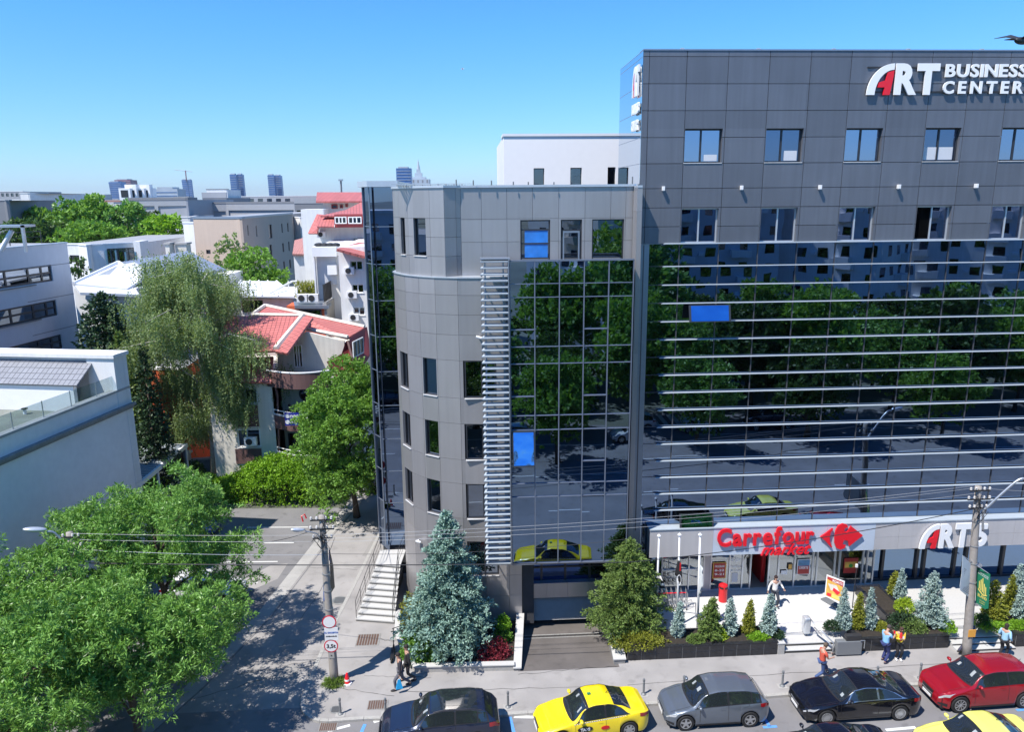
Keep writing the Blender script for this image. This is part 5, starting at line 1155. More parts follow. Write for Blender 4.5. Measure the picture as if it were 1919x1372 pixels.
    def patch(nm, xa, xb, va, vb, m, off=.006, nx=10, nv_=6, both=True, par=root, xf=None, sides=(1, -1)):
        k = MB()
        for s_ in (sides if both else (1,)):
            n0 = len(k.v)
            for i in range(nx+1):
                for j in range(nv_+1):
                    v = va+(vb-va)*j/nv_; a_, b_ = (xf(v) if xf else (xa, xb)); x = a_+(b_-a_)*i/nx; q_ = S_(x, v)+nrm(x, v)*off; k.v.append((q_.x, q_.y*s_, q_.z))
            for i in range(nx):
                for j in range(nv_):
                    f = (n0+i*(nv_+1)+j, n0+i*(nv_+1)+j+1, n0+(i+1)*(nv_+1)+j+1, n0+(i+1)*(nv_+1)+j); k.f.append(f if s_ > 0 else f[::-1])
        return k.build(nm, m, par, smooth=True)
    def patch2(nm, *a, **kw):
        for s_ in (1, -1): patch(nm, *a, sides=(s_,), **kw)
    cg = M_['carglass']; c0_, ra, rb, re = g_['cowl']*Lc, g_['ra']*Lc, g_['rb']*Lc, g_['rear']*Lc
    k = MB()                                              # windscreen and rear window wrap over the middle
    def wrap(nm, xa, xb, va, m, off=.006, bow=.0):
        k = MB(); nx, nn = 10, 16
        for i in range(nx+1):
            x0_ = xa+(xb-xa)*i/nx
            for j in range(nn+1):
                t_ = -1+2*j/nn; v = 9-(9-va)*abs(t_); x = x0_+bow*t_*t_*(1-i/nx if bow > 0 else i/nx); q_ = S_(x, v)+nrm(x, min(v, 8.9))*off; k.v.append((q_.x, q_.y*(1 if t_ < 0 else -1), q_.z))
        for i in range(nx):
            for j in range(nn): a = i*(nn+1)+j; k.f.append((a, a+nn+1, a+nn+2, a+1))
        o = k.build(nm, m, root, smooth=True); return o
    wrap('windscreen_surround', c0_-.02, ra+.015, 6.95, M_['black_p'], .004, .10); wrap('windscreen', c0_+.04, ra-.03, 7.12, cg, .009, .10)
    wrap('rear_window', rb+.06, re-.05, 7.1, cg, .008, -.03)
    # side glazing
    sa, sb = g_['sx'][0]*Lc, g_['sx'][1]*Lc; bp_ = (sa+sb)/2+.10*(1 if kind != 'hatch' else 0)
    lean = lambda v: (v-4.3)/2.6
    A = lambda v: sa+ (c0_*.25+ra*.75-sa+.12)*lean(v); B_ = lambda v: sb-(sb-rb-.02 if sb > rb else .12)*lean(v)*.85
    o = patch2('window_trim', 0, 0, 4.12, 6.95, trim or M_['black_p'], .005, 22, 6, xf=lambda v: (A(v)-.05, B_(v)+.05))
    patch2('side_window', 0, 0, 4.32, 6.78, cg, .010, 10, 6, xf=lambda v: (A(v)+.02, bp_-.04)); patch2('side_window', 0, 0, 4.32, 6.78, cg, .0105, 10, 6, xf=lambda v: (bp_+.04, min(B_(v)-.03, rw_+.02)))
    if kind in ('suv', 'hatch'): patch2('side_window', 0, 0, 4.32, 6.78, cg, .011, 6, 6, xf=lambda v: (min(B_(v)-.04, rw_+.07), B_(v)-.03))
    # doors, handles, sills
    k = MB(); seam = []
    for x in (fw_+ar+.16, bp_, min(rw_-ar*.2, rw_)): patch2('door_seam', x-.007, x+.007, 1.0 if x < rw_-ar else 3.0, 4.1, M_['black_p'], .003, 1, 8)
    patch2('door_handle', bp_-.34, bp_-.14, 3.30, 3.46, trim or body, .03, 3, 2); patch2('door_handle', rw_-.30, rw_-.12, 3.34, 3.50, trim or body, .03, 3, 2)
    patch2('sill_panel', fw_+ar+.02, rw_-ar-.02, .02, .55, lower or M_['black_p'], .006, 8, 2)
    patch2('bonnet_seam', .20, c0_-.02, 7.30, 7.36, M_['black_p'], .003, 8, 1)
    k = MB()                                              # wipers, pale patches painting dashboard reflections and papers on the windscreen
    for v0, v1, xo in ((7.5, 8.7, .06), (8.75, 7.95, .05)):
        p0_, p1_ = S_(c0_+.10, v0), S_(c0_+.16+xo, v1); n_ = Vector((-.5, 0, .8))*.022; k.tube([p0_+n_, p1_+n_], .009, 4)
    k.build('wipers', M_['black_p'], root)
    rn = random.Random(int(Lc*1000)+len(label))
    for i in range(2): v0 = rn.uniform(7.5, 8.4); x0_ = c0_+rn.uniform(.22, .5); patch('paper_reflection_patch', x0_, x0_+rn.uniform(.10, .2), v0, v0+rn.uniform(.25, .45), M_['dash'], .012, 3, 3, sides=((1,) if i else (-1,)))
    q_ = S_(ra-.06, 8.99); k = MB(); k.ell((q_.x-.02, 0, q_.z-.01), (.05, .13, .03), 8, 5); k.build('antenna', M_['black_p'], root) if 0 else None
    p0_ = S_(rb-.08, 8.99); k = MB(); k.tube([p0_, p0_+Vector((.10, 0, .09))], .012, 5); k.build('antenna', M_['black_p'], root)
    # lamps and fascia
    patch2('headlight', .05, .58, 3.05, 3.95, M_['lamp'], .007, 8, 4, xf=lambda v: (.045+.0*(v), .36+.26*(v-3.05)))
    patch2('tail_light', Lc-.42, Lc-.03, 3.0, 3.95, M_['tail'], .007, 6, 4)
    zf = top(.012); yb = half(.02)*.62
    k = MB(); k.box((-Lc/2-.012, -yb*.85, .36*hs_), (-Lc/2+.03, yb*.85, .56*hs_ if kind != 'suv' else .70)); k.build('grille', M_['black_p'], root)
    k = MB(); k.box((-Lc/2-.03, -.26, .36), (-Lc/2-.014, .26, .47)); k.build('number_plate', M_['white_p'], root)
    k = MB(); k.box((Lc/2+.002, -.26, .62), (Lc/2+.02, .26, .73)); k.build('number_plate', M_['white_p'], root)
    k = MB(); k.tube([(-Lc/2-.016, -yb*.86, .57*hs_), (-Lc/2-.022, 0, .545*hs_), (-Lc/2-.016, yb*.86, .57*hs_)], .014, 6); k.build('grille_bar', M_['rim'], root)
    patch2('front_intake', .03, .30, .7, 1.5, M_['black_p'], .005, 5, 3)
    # mirrors
    for s_ in (1, -1):
        q_ = S_(sa+.13, 4.4); k = MB(); k.ell((q_.x, -s_*(-q_.y+.13), q_.z+.09), (.075, .12, .075), 12, 7); k.tube([(q_.x, -s_*(-q_.y-.02), q_.z+.02), (q_.x, -s_*(-q_.y+.08), q_.z+.06)], .025, 6)
        k.build('wing_mirror', body if kind != 'taxi' else M_['black_p'], root, smooth=True)
    # wheels
    wsrc = None
    for cx_ in (fw_, rw_):
        for s_ in (-1, 1):
            yy = s_*(Wc/2-.125); wh = bpy.data.objects.new('wheel', None); C.objects.link(wh); wh.parent = root; wh.location = (cx_-Lc/2, yy, wr_); wh.rotation_euler = (0, 0, 0 if s_ < 0 else math.pi); wh.empty_display_size = .2
            if wsrc is None:
                prof = [(wr_*.66, -.10), (wr_*.93, -.112), (wr_, -.08), (wr_, .08), (wr_*.93, .11), (wr_*.66, .10)]; k = MB(); n = 28
                for r_, y_ in prof:
                    for j in range(n): a = 2*math.pi*j/n; k.v.append((r_*math.cos(a), y_, r_*math.sin(a)))
                for i in range(len(prof)-1):
                    for j in range(n): j2 = (j+1) % n; k.f.append((i*n+j, i*n+j2, (i+1)*n+j2, (i+1)*n+j))
                k.f.append(tuple(range(n))); ty = k.build('tyre', M_['rubber'], wh, smooth=False)
                k = MB(); k.tube([(0, -.101, 0), (0, -.092, 0)], wr_*.68, 28); dk = k.build('wheel_well', M_['black_p'], wh)
                k = MB(); R1 = wr_*.66
                for j in range(28):
                    a, b = 2*math.pi*j/28, 2*math.pi*(j+1)/28
                    k.hexa([(R1*math.cos(a),-.118,R1*math.sin(a)),(R1*math.cos(b),-.118,R1*math.sin(b)),(R1*.9*math.cos(b),-.112,R1*.9*math.sin(b)),(R1*.9*math.cos(a),-.112,R1*.9*math.sin(a)),(R1*math.cos(a),-.1015,R1*math.sin(a)),(R1*math.cos(b),-.1015,R1*math.sin(b)),(R1*.9*math.cos(b),-.1015,R1*.9*math.sin(b)),(R1*.9*math.cos(a),-.1015,R1*.9*math.sin(a))])
                w0, w1 = (.045, .035) if spokes < 8 else (.014, .016)
                for j in range(spokes):
                    a = 2*math.pi*(j+.25)/spokes; c_, s2_ = math.cos(a), math.sin(a)
                    def pp(r_, t_, y_): return (r_*c_-t_*s2_, y_, r_*s2_+t_*c_)
                    k.hexa([pp(.03,-w0,-.102),pp(.03,w0,-.102),pp(R1*.92,w1,-.102),pp(R1*.92,-w1,-.102),pp(.03,-w0,-.116),pp(.03,w0,-.116),pp(R1*.92,w1,-.114),pp(R1*.92,-w1,-.114)])
                k.tube([(0,-.1025,0),(0,-.122,0)], .055, 12); rm_ = k.build('rim', M_['rim'], wh); wsrc = (ty, dk, rm_)
            else:
                for s0 in wsrc: c_ = s0.copy(); C.objects.link(c_); c_.parent = wh
    # a few things behind the windscreen
    if extra: extra(root, S_, patch, patch2, wrap, dict(c0=c0_, ra=ra, rb=rb, L=Lc, W=Wc, H=Hc, top=top, bp=bp_, rw=rw_, fw=fw_, ar=ar))
    if wheel_px:
        A_, B2 = G(*wheel_px[0]), G(*wheel_px[1]); d = (B2-A_).normalized(); n = Vector((-d.y, d.x, 0)); mid = (A_+B2)/2+n*(Wc/2-.1)
        off = (fw_+rw_)/2-Lc/2; c_ = mid-d*off; root.location = (c_.x, c_.y, 0); root.rotation_euler = (0, 0, math.atan2(d.y, d.x))
    else: root.location = pos; root.rotation_euler = (0, 0, rz)
    return root
M_['yellow_car'] = paint('taxi yellow paint', (.86,.66,.01)); M_['pale_yellow_car'] = paint('pale yellow paint', (.80,.78,.16)); M_['grey_car'] = paint('slate metallic paint', (.15,.175,.21), .45, .3); M_['black_car'] = paint('black paint', (.006,.006,.009), 0, .15)
M_['red_car'] = paint('deep red metallic paint', (.33,.006,.014), .25, .25); M_['navy_car'] = paint('navy metallic paint', (.018,.026,.055), .35, .25); M_['white_car'] = paint('white car paint', (.70,.71,.72)); M_['blue_car'] = paint('blue car paint', (.02,.09,.30)); M_['chrome'] = mat('chrome trim', (.6,.62,.64), rough=.2, metal=.9, var=0)
M_['dash'] = mat('painted paper and reflection', (.30,.33,.34), rough=.5, var=.1)
def taxi_extra(root, S_, patch, patch2, wrap, d):
    patch2('checker_stripe', d['fw']+d['ar']+.1, d['rw']-.1, 3.78, 4.0, M_['checker'], .006, 18, 2)
    k = MB(); z = d['top'](d['L']*.53); k.box((-.03-.1, -.05, z+.01), (.0, .05, z+.05)); k.build('roof_lamp', M_['green_p'], root)
    fr = Fr((0, -d['W']/2-.005), (1, 0))
    k = MB(); 
    pts = [(.30*math.cos(a)-.75+.55, .12*math.sin(a)+.66) for a in [2*math.pi*i/20 for i in range(20)]]
    v, f = poly2d(pts, .012); k.v = [fr.p(x-.25, y, .003+w_) for x, y, w_ in v]; k.v = [tuple(q_) for q_ in k.v]; k.f = f; o = k.build('door_emblem', M_['black_p'], root); tri(o)
    v, f = text_mesh('TAXI', .17, .004, .006, align='CENTER'); place2d(v, f, fr, -.45, .60, .017).build('lettering', M_['white_p'], root)
    pts = [(.17*math.cos(a)+.35, .08*math.sin(a)+.62) for a in [2*math.pi*i/16 for i in range(16)]]; v, f = poly2d(pts, .012); k = MB(); k.v = [tuple(fr.p(x, y, .003+w_)) for x, y, w_ in v]; k.f = f; tri(k.build('red_badge', M_['red_p'], root))
def checker(name):
    m, t, b = new_mat(name); tc = t.nodes.new('ShaderNodeTexCoord'); ck = t.nodes.new('ShaderNodeTexChecker'); ck.inputs['Scale'].default_value = 22; ck.inputs[1].default_value = (.75,.75,.72,1); ck.inputs[2].default_value = (.1,.1,.1,1)
    t.links.new(tc.outputs['Object'], ck.inputs[0]); t.links.new(ck.outputs[0], b.inputs['Base Color']); return m
M_['checker'] = checker('checker tape')
def panoroof(root, S_, patch, patch2, wrap, d): wrap('roof_glass', d['ra']+.08, d['rb']-.25, 7.3, M_['carglass'], .008); patch2('roof_rail', d['ra']+.15, d['rb']-.1, 6.98, 7.12, M_['iron'], .03, 14, 1)
def paper(root, S_, patch, patch2, wrap, d):
    k = MB(); x = d['c0']+.32; q_ = S_(x, 8.2); k.box((q_.x-.02, -.42, q_.z-.0), (q_.x+.16, -.18, q_.z+.012)); 
car('dark navy sport utility car parked at the kerb, leftmost of the kerb row', 'suv', 4.6, 1.86, 1.68, M_['navy_car'], pos=(-1.5, 25.5, 0), rz=R(2.5), spokes=5, extra=panoroof)
car('yellow taxi saloon with checker stripe parked between the navy and the grey car', 'sedan', 4.35, 1.75, 1.50, M_['yellow_car'], wheel_px=((1049,1399),(1180,1380)), extra=taxi_extra, name='taxi', spokes=7)
car('slate grey compact hatchback parked between the taxi and the black saloon', 'hatch', 4.15, 1.76, 1.56, M_['grey_car'], wheel_px=((1285.4,1368.7),(1401.9,1361.9)), spokes=5)
car('glossy black fastback saloon with chrome window line parked beside the red car', 'liftback', 4.86, 1.88, 1.46, M_['black_car'], wheel_px=((1550.6,1357.9),(1679.8,1349.8)), trim=M_['chrome'], spokes=18, lower=M_['black_car'])
car('deep red crossover parked by the lamp post at the right end of the kerb row', 'suv', 4.5, 1.84, 1.66, M_['red_car'], wheel_px=((1796.9,1335.4),(1915.5,1327)), spokes=9)
car('pale yellow saloon driving past in the bottom right corner', 'sedan', 4.4, 1.76, 1.48, M_['pale_yellow_car'], pos=(18.5, 23.15, 0), rz=R(2), name='car')
car('black car whose roof just shows at the bottom edge below the black saloon', 'liftback', 4.7, 1.84, 1.44, M_['black_car'], pos=(12.75, 22.95, 0), rz=R(2), name='car')
p = G(430, 1125); car('white car parked nose out under the street tree', 'hatch', 4.2, 1.78, 1.5, M_['white_car'], pos=(p.x-1.3, p.y+.2, 0), rz=R(180-4))
p = G(358, 1008); car('blue car half hidden behind the crown of the street tree', 'hatch', 4.2, 1.78, 1.5, M_['blue_car'], pos=(p.x-.6, p.y+.6, 0), rz=R(180-2))
p = G(655, 925); car('dark car in the shade of the maple like tree at the bend', 'sedan', 4.4, 1.78, 1.45, M_['black_car'], pos=(-7.0, 52.6, 0), rz=R(75))
# parked row on the far side of the avenue, mirrored in the glass
far_src = [car('white car across the avenue mirrored in the glass', 'hatch', 4.2, 1.78, 1.5, M_['white_car'], pos=(14, 3.2, 0), group='cars across the avenue mirrored in the glass'), ]
for x, y in ((-9, 3.0), (20.5, 3.1), (27, 3.0), (3, 3.2)):
    o = copytree(far_src[0]); o.location = (x, y, 0)
    for ch in o.children:
        if ch.name.startswith('body') and x in (-9, 27):
            ch.material_slots[0].link = 'OBJECT'; ch.material_slots[0].material = M_['navy_car']; o['label'] = 'dark car across the avenue mirrored in the glass'; o['group'] = 'dark cars across the avenue mirrored in the glass'
# ------------------------------------------------------------------ poles, wires, signs, bollards
def ring_face(fr, parent, c, r, rim_m, face_m, name='sign_plate', d=0, txt=None, rim=.16):
    k = MB(); k.tube([fr.p(*c, d), fr.p(*c, d+.02)], r, 28); o = k.build(name, rim_m, parent)
    k = MB(); k.tube([fr.p(*c, d+.0205), fr.p(*c, d+.024)], r*(1-rim), 28); k.build('face', face_m, o)
    if txt:
        v, f = text_mesh(txt, r*.82, .004, .008, align='CENTER'); place2d(v, f, fr, c[0], c[1]-r*.28, d+.025).build('lettering', M_['black_p'], o)
    return o
M_['plate_red'] = mat('sign red', (.60,.02,.05), rough=.4); M_['plate_blue'] = mat('sign blue', (.02,.10,.42), rough=.4); M_['insul'] = mat('porcelain', (.55,.53,.50), rough=.3)
def conc_pole(label, base, top, r0=.19, r1=.12, arm=None, fittings=True):
    t = thing('utility_pole', label, 'pole', base); b = Vector(base); tp = Vector(top)-b
    k = MB(); n = 12; pts = [tp*(i/n) for i in range(n+1)]; k.tube(pts, [r0+(r1-r0)*i/n for i in range(n+1)], 14); k.build('shaft', M_['polec'], t, smooth=True)
    k = MB()
    for f_ in (.45, .56, .66, .80, .88, .93, .97):
        c = tp*f_; r_ = r0+(r1-r0)*f_; k.tube([c, c+Vector((0,0,.05))], r_+.02, 14)
    k.build('straps', M_['steel'], t)
    if fittings:
        for i, (dz, l_) in enumerate(((-.15,.45),(-.55,.5),(-.95,.4))):
            k = MB(); c = tp+Vector((0,0,dz)); k.box((c.x-l_, c.y-.17, c.z-.03), (c.x+l_, c.y-.12, c.z+.03)); o = k.build('crossarm', M_['iron'], t)
            for s_ in (-1, -.45, .45, 1):
                q_ = MB(); q_.lathe((c.x+s_*l_*.92, c.y-.15, c.z+.03), [(.02,0),(.055,.03),(.03,.06),(.055,.09),(.03,.13)], 8); q_.build('insulator', M_['insul'], o)
        k = MB(); rn = random.Random(int(b.x*10))
        for i in range(16):
            c = tp+Vector((rn.uniform(-.18,.18), -.16, rn.uniform(-1.5,.1))); k.tube([c, c+Vector((rn.uniform(-.35,.35), rn.uniform(-.2,.1), rn.uniform(-.5,.2))), c+Vector((rn.uniform(-.2,.2), -.02, rn.uniform(-.8,-.1)))], .012, 4)
        k.build('cable_tangle', M_['black_p'], t)
    return t
pb = G(627, 1279, .1); pole1_top = P(603, 966, 29.25)
signpost = conc_pole('old leaning concrete pole with round traffic signs at the corner of the side street', (pb.x, pb.y, .1), pole1_top)
fs = Fr((0, 28.93), (1, 0))
def signthing(name, label, y0=28.93): return thing(name, label, 'sign', (0, 0, 0))
t = signthing('traffic_sign', 'blank white round traffic sign with a red rim, topmost on the old pole'); ring_face(fs, t, fs.px(617,1166), .30, M_['plate_red'], M_['white_p'])
t = signthing('text_sign', 'square white sign with two rows of dark text between the round signs'); r_ = fs.rect(607.5,1177,634.5,1200); k = MB(); fs.box(k, *r_, 0, .02); k.build('plate', M_['white_p'], t)
for txt, sz, yy, m in (('CU EXCEPTIA', .098, 1187.5, 'plate_blue'), ('RIVERANILOR', .075, 1194, 'black_p')):
    v, f = text_mesh(txt, sz, .004, .004, align='CENTER'); place2d(v, f, fs, (r_[0]+r_[1])/2, fs.px(617, yy)[1], .021).build('lettering', M_[m], t)
t = signthing('traffic_sign', 'round white sign with a red rim and the weight limit 3,5 t'); o = ring_face(fs, t, fs.px(620.5,1211), .30, M_['plate_red'], M_['white_p'], txt='3,5t')
t = signthing('small_plate', 'small grey plate with a dark dot below the weight limit sign'); r_ = fs.rect(616,1224,627,1234); k = MB(); fs.box(k, *r_, 0, .02); o = k.build('plate', M_['kerb'], t); k = MB(); k.tube([fs.p((r_[0]+r_[1])/2,(r_[2]+r_[3])/2,.021), fs.p((r_[0]+r_[1])/2,(r_[2]+r_[3])/2,.026)], .03, 10); k.build('dot', M_['black_p'], t)
# two thin side banners seen almost edge-on
t = thing('side_banner', 'blue and grey edge-on banner on the street side of the old pole', 'banner', (0,0,0)); a, b = P(605,1075,29.3), P(612,1145,29.3)
k = MB(); k.hexa([P(606,1150,29.3), P(612,1150,29.1), P(613,1150,29.12), P(607,1150,29.32), P(605,1078,29.8), P(612,1062,29.2), P(613,1062,29.22), P(606,1078,29.82)]); k.build('cloth', M_['grey_w'], t)
k = MB(); k.hexa([P(606.5,1128,29.27), P(612,1118,29.08), P(612.2,1118,29.09), P(606.7,1128,29.28), P(606,1095,29.6), P(611,1086,29.18), P(611.2,1086,29.19), P(606.2,1095,29.61)]); k.build('print', M_['plate_blue'], t)
t = thing('side_banner', 'dark edge-on banner hanging on the building side of the old pole', 'banner', (0,0,0))
k = MB(); k.hexa([P(620,1112,29.3), P(627,1101,29.9), P(627.6,1101,29.9), P(620.6,1112,29.3), P(617,1028,29.3), P(624,1060,29.9), P(624.6,1060,29.9), P(617.6,1028,29.3)]); k.build('cloth', M_['iron'], t)
k = MB(); k.hexa([P(616.5,1050,29.26), P(620,1056,29.4), P(620.2,1056,29.42), P(616.7,1050,29.28), P(616,1030,29.26), P(619,1036,29.4), P(619.2,1036,29.42), P(616.2,1030,29.28)]); k.build('print', M_['plate_blue'], t)
def lamp(label, pts, r_=.035, head=(.62,.2,.09), m='steel', hm='alu'):
    t = thing('street_lamp', label, 'street lamp', pts[0]); b = Vector(pts[0]); q_ = [Vector(p)-b for p in pts]; k = MB()
    # smooth the arm
    sm = []
    for i in range(len(q_)-1):
        for j in range(6):
            t_ = j/6; a, b_, c, d = q_[max(i-1,0)], q_[i], q_[i+1], q_[min(i+2,len(q_)-1)]
            sm.append(.5*((2*b_)+(c-a)*t_+(2*a-5*b_+4*c-d)*t_*t_+(3*b_-a-3*c+d)*t_**3))
    sm.append(q_[-1]); k.tube(sm, r_, 8); k.build('arm', M_[m], t, smooth=True)
    e = q_[-1]; dr = (q_[-1]-q_[-2]).normalized(); k = MB(); c = e+dr*head[0]*.5; sx = head[0]/2; a = math.atan2(dr.y, dr.x)
    k.ell((0,0,0), (sx, head[1]/2, head[2]), 14, 8); o = k.build('lamp_head', M_[hm], t, smooth=True); o.location = c; o.rotation_euler = (0, -math.asin(max(-.5, min(.5, dr.z)))*.5, a)
    g2 = MB(); g2.ell((0,0,-.035), (sx*.7, head[1]*.38, .07), 12, 6); o2 = g2.build('lens', M_['lamp'], o, smooth=True)
    return t
p = pole1_top; lamp('small street lamp with a bluish head on the old leaning pole', [P(603,1027,29.1), P(601,1015,29.0), P(594,1001,28.8), P(572,996,28.6)], .025, (.62,.22,.07), 'steel')
pl = P(146, 1200, 29.0); pole0_top = P(130, 998, 29.0)
conc_pole('dark cluttered utility pole standing among the street tree crowns', (pl.x+.1, 29.0, 0), pole0_top, .2, .13)
lamp('grey street lamp arching over the street trees at the left', [P(158,1105,28.9), P(150,1075,28.9), P(128,1030,28.8), P(103,1000,28.7), P(88,997,28.6)], .05, (.85,.3,.09), 'steel')
pr_ = G(1811, 1231, .1); pole3_top = P(1835, 912, 29.0)
pole3 = conc_pole('concrete lamp pole with the green banner beside the red car', (pr_.x, pr_.y, .1), (pole3_top.x, 29.05, pole3_top.z), .2, .13)
k = MB(); b = P(1817, 1183, 28.9); k.box((b.x-.16-pr_.x, -.215, b.z-.3), (b.x+.17-pr_.x, -.19, b.z+.05)); k.build('orange_mark', M_['orange_p'], pole3)
lamp('silver street lamp arching to the right from the banner pole', [P(1842,995,28.85), P(1843,960,28.85), P(1853,948,28.8), P(1905,902,28.6), P(1925,898,28.5)], .05, (.8,.28,.08), 'steel')
k = MB()
# banner: green print with a yellow building emblem
t = thing('green_banner', 'green banner with a yellow building emblem on the concrete lamp pole', 'banner', (0,0,0))
A, B_, Cc, D_ = P(1831,1060,29.05), P(1856,1077,28.45), P(1852,1146,28.45), P(1828,1132,29.05)
def quadmap(A, B_, Cc, D_): return lambda u, v, d=0: (A*(1-u)*(1-v)+B_*u*(1-v)+Cc*u*v+D_*(1-u)*v)+((B_-A).cross(A-D_)).normalized()*d
def sgn(f):                                            # make sure +d points at the camera
    c = f(.5, .5); n = f(.5, .5, 1)-c
    return 1 if n.dot(Vector((0,0,H))-c) > 0 else -1
def onquad(f, pts, d0, d1, mb):
    s_ = sgn(f); k = len(pts); n = len(mb.v); mb.v += [tuple(f(u, v, s_*d0)) for u, v in pts]+[tuple(f(u, v, s_*d1)) for u, v in pts]
    mb.f += [tuple(range(n, n+k))[::-1], tuple(range(n+k, n+2*k))]+[(n+i, n+(i+1) % k, n+k+(i+1) % k, n+k+i) for i in range(k)]
q_ = quadmap(A, B_, Cc, D_); k = MB(); onquad(q_, [(0,0),(1,0),(1,.93),(.72,1),(0,1)], -.006, .006, k); tri(k.build('cloth', M_['green_p'], t))
k = MB()
for i, (u, top_) in enumerate(((.22,.36),(.34,.30),(.46,.24),(.58,.34),(.70,.40))): onquad(q_, [(u,top_),(u+.07,top_-.03+.05*(i > 2)),(u+.07,.55+.02*i),(u,.55+.02*i)], .008, .012, k)
onquad(q_, [(.16,.55),(.55,.64),(.84,.60),(.84,.63),(.55,.68),(.16,.59)], .008, .012, k); tri(k.build('emblem', M_['yellow_t'], t))
def text_quad(f, txt, u0, v0, u1, v1, m, par, off=.01, d=.009):
    v, fc = text_mesh(txt, 1, .0, off); xs_ = [p[0] for p in v]; ys_ = [p[1] for p in v]; a, b, c, e = min(xs_), max(xs_), min(ys_), max(ys_); s_ = sgn(f)
    k = MB(); k.v = [tuple(f(u0+(u1-u0)*(x-a)/(b-a), v1+(v0-v1)*(y-c)/(e-c), s_*d)) for x, y, _ in v]; k.f = fc; return k.build('lettering', m, par)
text_quad(q_, 'BLAND', .16, .68, .84, .76, M_['yellow_t'], t, .03); text_quad(q_, 'CENTRUL DE AFACERI', .12, .10, .88, .135, M_['white_p'], t); text_quad(q_, 'SPATII DE BIROURI', .12, .15, .88, .18, M_['white_p'], t); text_quad(q_, 'DE INCHIRIAT', .3, .82, .75, .85, M_['yellow_t'], t); text_quad(q_, 'INFORMATII', .3, .88, .7, .905, M_['yellow_t'], t)
t = thing('white_banner', 'translucent white banner seen from behind, left of the concrete lamp pole', 'banner', (0,0,0)); q2 = quadmap(P(1804,1041,28.6), P(1824,1058,29.05), P(1820,1124,29.05), P(1799,1110,28.5)); k = MB()
onquad(q2, [(0,0),(1,.05),(1,1),(.0,.95),(-.05,.85),(.02,.5)], -.005, .005, k); tri(k.build('cloth', mat('thin white cloth', (.62,.68,.68), rough=.8, var=.05), t))
k = MB()
for i in range(14): onquad(q2, [(.2,.30+i*.045),(.9-.1*(i%3),.30+i*.045),(.9-.1*(i%3),.315+i*.045),(.2,.315+i*.045)], .007, .009, k)
k.build('print', M_['grey_w'], t)
for lab, a, b in (('upper steel bracket holding the two pole banners', (1806,1043), (1855,1077)), ('lower steel bracket of the two pole banners', (1812,1128), (1840,1136))):
    t = thing('banner_bracket', lab, 'bracket', (0,0,0)); k = MB(); k.tube([P(*a,28.95), P((a[0]+b[0])/2,(a[1]+b[1])/2,28.86), P(*b,28.5)], .015, 6); k.build('bar', M_['steel'], t); k = MB(); c = P((a[0]+b[0])/2,(a[1]+b[1])/2,29.05); k.tube([c, c+Vector((0,0,.06))], .2, 14); k.build('clamp', M_['steel'], t)
# overhead wires
def wire(label, a, b, sag, r_=.012, m='steel', n=24):
    a, b = Vector(a), Vector(b); k = MB(); k.tube([a.lerp(b, i/n)-Vector((0,0,sag*4*(i/n)*(1-i/n))) for i in range(n+1)], r_, 5, cap=False); return tag(k.build('overhead_wire', M_[m]), label, 'wire')
M_['wire_p'] = mat('bright wire', (.42,.42,.42), rough=.4, metal=.3, var=0)
L0, L1, L3 = P(135,1000,28.85), P(600,1003,29.05), P(1822,912,28.9)
wire('upper pale wire from the tree pole to the corner pole', L0, L1, .06, .007, 'wire_p'); wire('lower pale wire from the tree pole to the corner pole', P(150,1012,28.85), P(604,1015,29.05), .05, .007, 'wire_p')
wire('thin sagging wire below the two pale wires at the left', P(150,1030,28.85), P(606,1040,29.05), .1, .008, 'steel')
wire('topmost pale wire running from the corner pole to the lamp pole', P(606,1003,29.05), P(1824,911,28.9), .34, .0075, 'wire_p'); wire('second pale wire running from the corner pole to the lamp pole', P(606,1010,29.05), P(1826,915,28.9), .36, .007, 'wire_p'); wire('third thinner wire running from the corner pole to the lamp pole', P(610,1016,29.05), P(1828,925,28.9), .4, .007, 'wire_p')
wire('thick black cable crossing the lower sky of the side street and the garage front', P(120,1055,28.7), P(1180,1054,28.6), .12, .022, 'black_p'); wire('thick black cable rising across the red shop letters to the lamp pole', P(1180,1054,28.6), P(1836,952,28.9), .25, .018, 'black_p')
wire('black cable from the corner pole to the spruce side of the street', P(606,1038,29.05), P(1180,1010,28.8), .25, .009, 'iron'); wire('dark service cable from the corner pole towards the parking bays', P(600,988,29.2), P(430,1016,31), .3, .012, 'black_p')
wire('dark service cable from the corner pole up the side street', P(612,985,29.2), P(700,902,46), .4, .011, 'black_p')
wire('short wire from the lamp pole leaving the frame at the right', P(1840,915,28.9), P(1990,922,28.9), .05, .007, 'wire_p')
t = thing('red_pennant', 'small red cable marker loop above the corner lamp', 'marker', (0,0,0)); k = MB(); k.tube([P(568,978,29.1), P(565,968,29.1), P(571,964,29.1), P(574,972,29.1)], .03, 6); k.build('loop', M_['redlet'], t)
